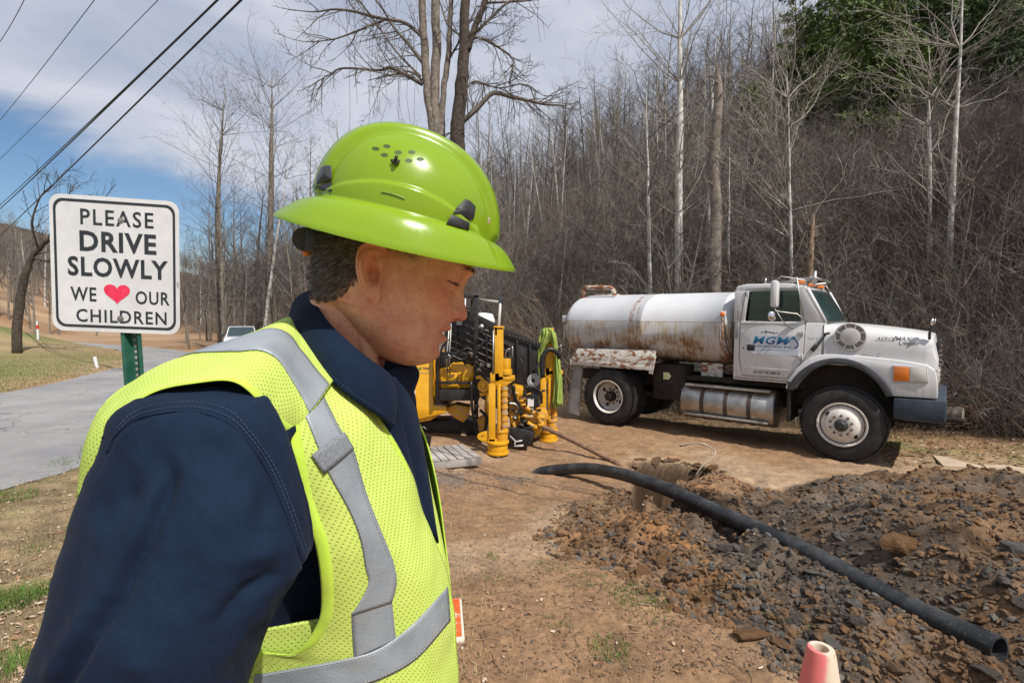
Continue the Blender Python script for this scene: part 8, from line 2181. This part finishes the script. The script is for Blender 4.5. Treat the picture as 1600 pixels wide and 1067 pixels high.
def tufts(spec, name, label, mats_, h=.10, w=.004):
    P_ = []
    for (px, py, r, n) in spec:
        q = PZ(px, py, -.03); a = rk.uniform(0, 6.28, n); rr = r * np.sqrt(rk.random(n)); P_.append(np.stack([q.x + rr * np.cos(a), q.y + rr * np.sin(a)], 1))
    blades(name, np.concatenate(P_), h, w, mats_, label, .85, .5)
tufts([(30, 945, .13, 500), (-20, 960, .2, 500), (5, 1050, .10, 260), (75, 925, .05, 90), (12, 778, .22, 420), (60, 860, .1, 60), (100, 720, .2, 160), (150, 700, .2, 160), (30, 1060, .06, 120)], 'verge_tufts', 'green grass tufts at the left edge of the picture', [gA_, gA_, gO], .085, .0035)
tufts([(950, 1020, .10, 260), (1000, 935, .16, 300), (970, 925, .1, 120), (940, 770, .12, 100), (770, 860, .05, 60), (775, 900, .08, 60), (860, 880, .14, 100), (920, 905, .14, 120), (870, 980, .1, 80), (830, 760, .1, 50), (1010, 960, .16, 160), (1230, 985, .1, 80)], 'dirt_tufts', 'low green weeds in the trodden dirt', [gA_, gO, gO], .030, .0045)
# twigs
m_ = MB(); r_ = random.Random(77)
for i in range(300):
    px, py = (r_.uniform(700, 1250), r_.uniform(740, 1067)) if i < 230 else (r_.uniform(-20, 260), r_.uniform(720, 1067)); q = PZ(px, py, -.05); x, y = q.x, q.y
    md_, mb2, _, _ = [float(v[0]) for v in masks(np.array([x]), np.array([y]))]
    if max(md_, mb2) > .1: continue
    a = r_.uniform(0, 6.28); pts = []; ln = r_.uniform(.04, .17)
    for k in range(5): pts.append(Vector((x, y, H(x, y) + .004 + .006 * r_.random()))); a += r_.uniform(-.5, .5); x += math.cos(a) * ln / 4; y += math.sin(a) * ln / 4
    m_.tube(pts, [.0022, .002, .0018, .0015, .001], 4)
tag(m_.build('twigs', gC_, None), 'fine fallen twigs strewn over the ground', kind='stuff')
# leaves: large ones one by one, the rest joined
def leaf_geo(r, s):
    n = 9; V_ = []; 
    for i in range(n):
        t_ = i / (n - 1); w_ = s * .42 * math.sin(math.pi * t_) ** .7 * (1 + .35 * math.sin(t_ * 14)); V_ += [((t_ - .5) * s * 2, -w_, s * .35 * (abs(t_ - .5) * 1.4) ** 2 + s * .28), ((t_ - .5) * s * 2, 0, s * .3 * (t_ - .5) ** 2), ((t_ - .5) * s * 2, w_, s * .30)]
    F_ = []
    for i in range(n - 1):
        a = i * 3; F_ += [(a, a + 3, a + 4, a + 1), (a + 1, a + 4, a + 5, a + 2)]
    return V_, F_
lm = [leafmat('leaf_tan', (.40, .27, .17), (.52, .38, .27)), leafmat('leaf_brown', (.24, .13, .07), (.36, .21, .12)), leafmat('leaf_pale', (.45, .36, .28), (.58, .50, .41))]
LP = []
for i in range(5):
    V_, F_ = leaf_geo(None, 1.0); V_ = [(x, y * (1 + .2 * math.sin(i + x)), z * (.6 + .25 * i) + .12 * math.sin(x * 3 + i)) for x, y, z in V_]
    for k in range(3):
        me_ = bpy.data.meshes.new('leaf'); me_.from_pydata(V_, [], F_); me_.materials.append(lm[k]); me_.polygons.foreach_set('use_smooth', [True] * len(F_)); LP.append(me_)
for i in range(150):
    px, py = r_.uniform(-40, 175), 890 + 210 * r_.random() ** .7
    q = PZ(px, py, .0); o = bpy.data.objects.new('leaf', LP[r_.randrange(15)]); COL.objects.link(o); s_ = r_.uniform(.014, .030)
    o.location = (q.x, q.y, H(q.x, q.y) + .004 + .012 * r_.random()); o.scale = (s_, s_, s_); o.rotation_euler = (r_.gauss(0, .4), r_.gauss(0, .4), r_.uniform(0, 6.28)); o.parent = ground
Vs, Fs, Ms = [], [], []; o = 0
pl_ = np.concatenate([vis_px(1600, -60, 330, 700, 1150), vis_px(90, 660, 1200, 740, 1100), vis_px(1300, 1380, 1700, 640, 720, -.4)])
for j, (x, y) in enumerate(pl_):
    V0 = np.array(leaf_geo(None, 1.0)[0][::1]); F0 = np.array(leaf_geo(None, 1.0)[1]); a, b = rk.uniform(0, 6.28), rk.normal(0, .4); s_ = rk.uniform(.008, .018) * (1 if j < 2100 else 2.0)
    R3 = np.array([[math.cos(a), -math.sin(a), 0], [math.sin(a), math.cos(a), 0], [0, 0, 1]]) @ np.array([[1, 0, 0], [0, math.cos(b), -math.sin(b)], [0, math.sin(b), math.cos(b)]])
    Vs.append((V0 * s_) @ R3.T + np.array([x, y, H(x, y) + .004])); Fs.append(F0 + o); Ms.append(np.full(len(F0), rk.integers(3))); o += len(V0)
ob = npmesh('leaf_litter', np.concatenate(Vs), np.concatenate(Fs), lm, None, smooth=True); ob.data.polygons.foreach_set('material_index', np.concatenate(Ms).astype(np.int32)); tag(ob, 'small dry brown leaves scattered over the ground', kind='stuff')
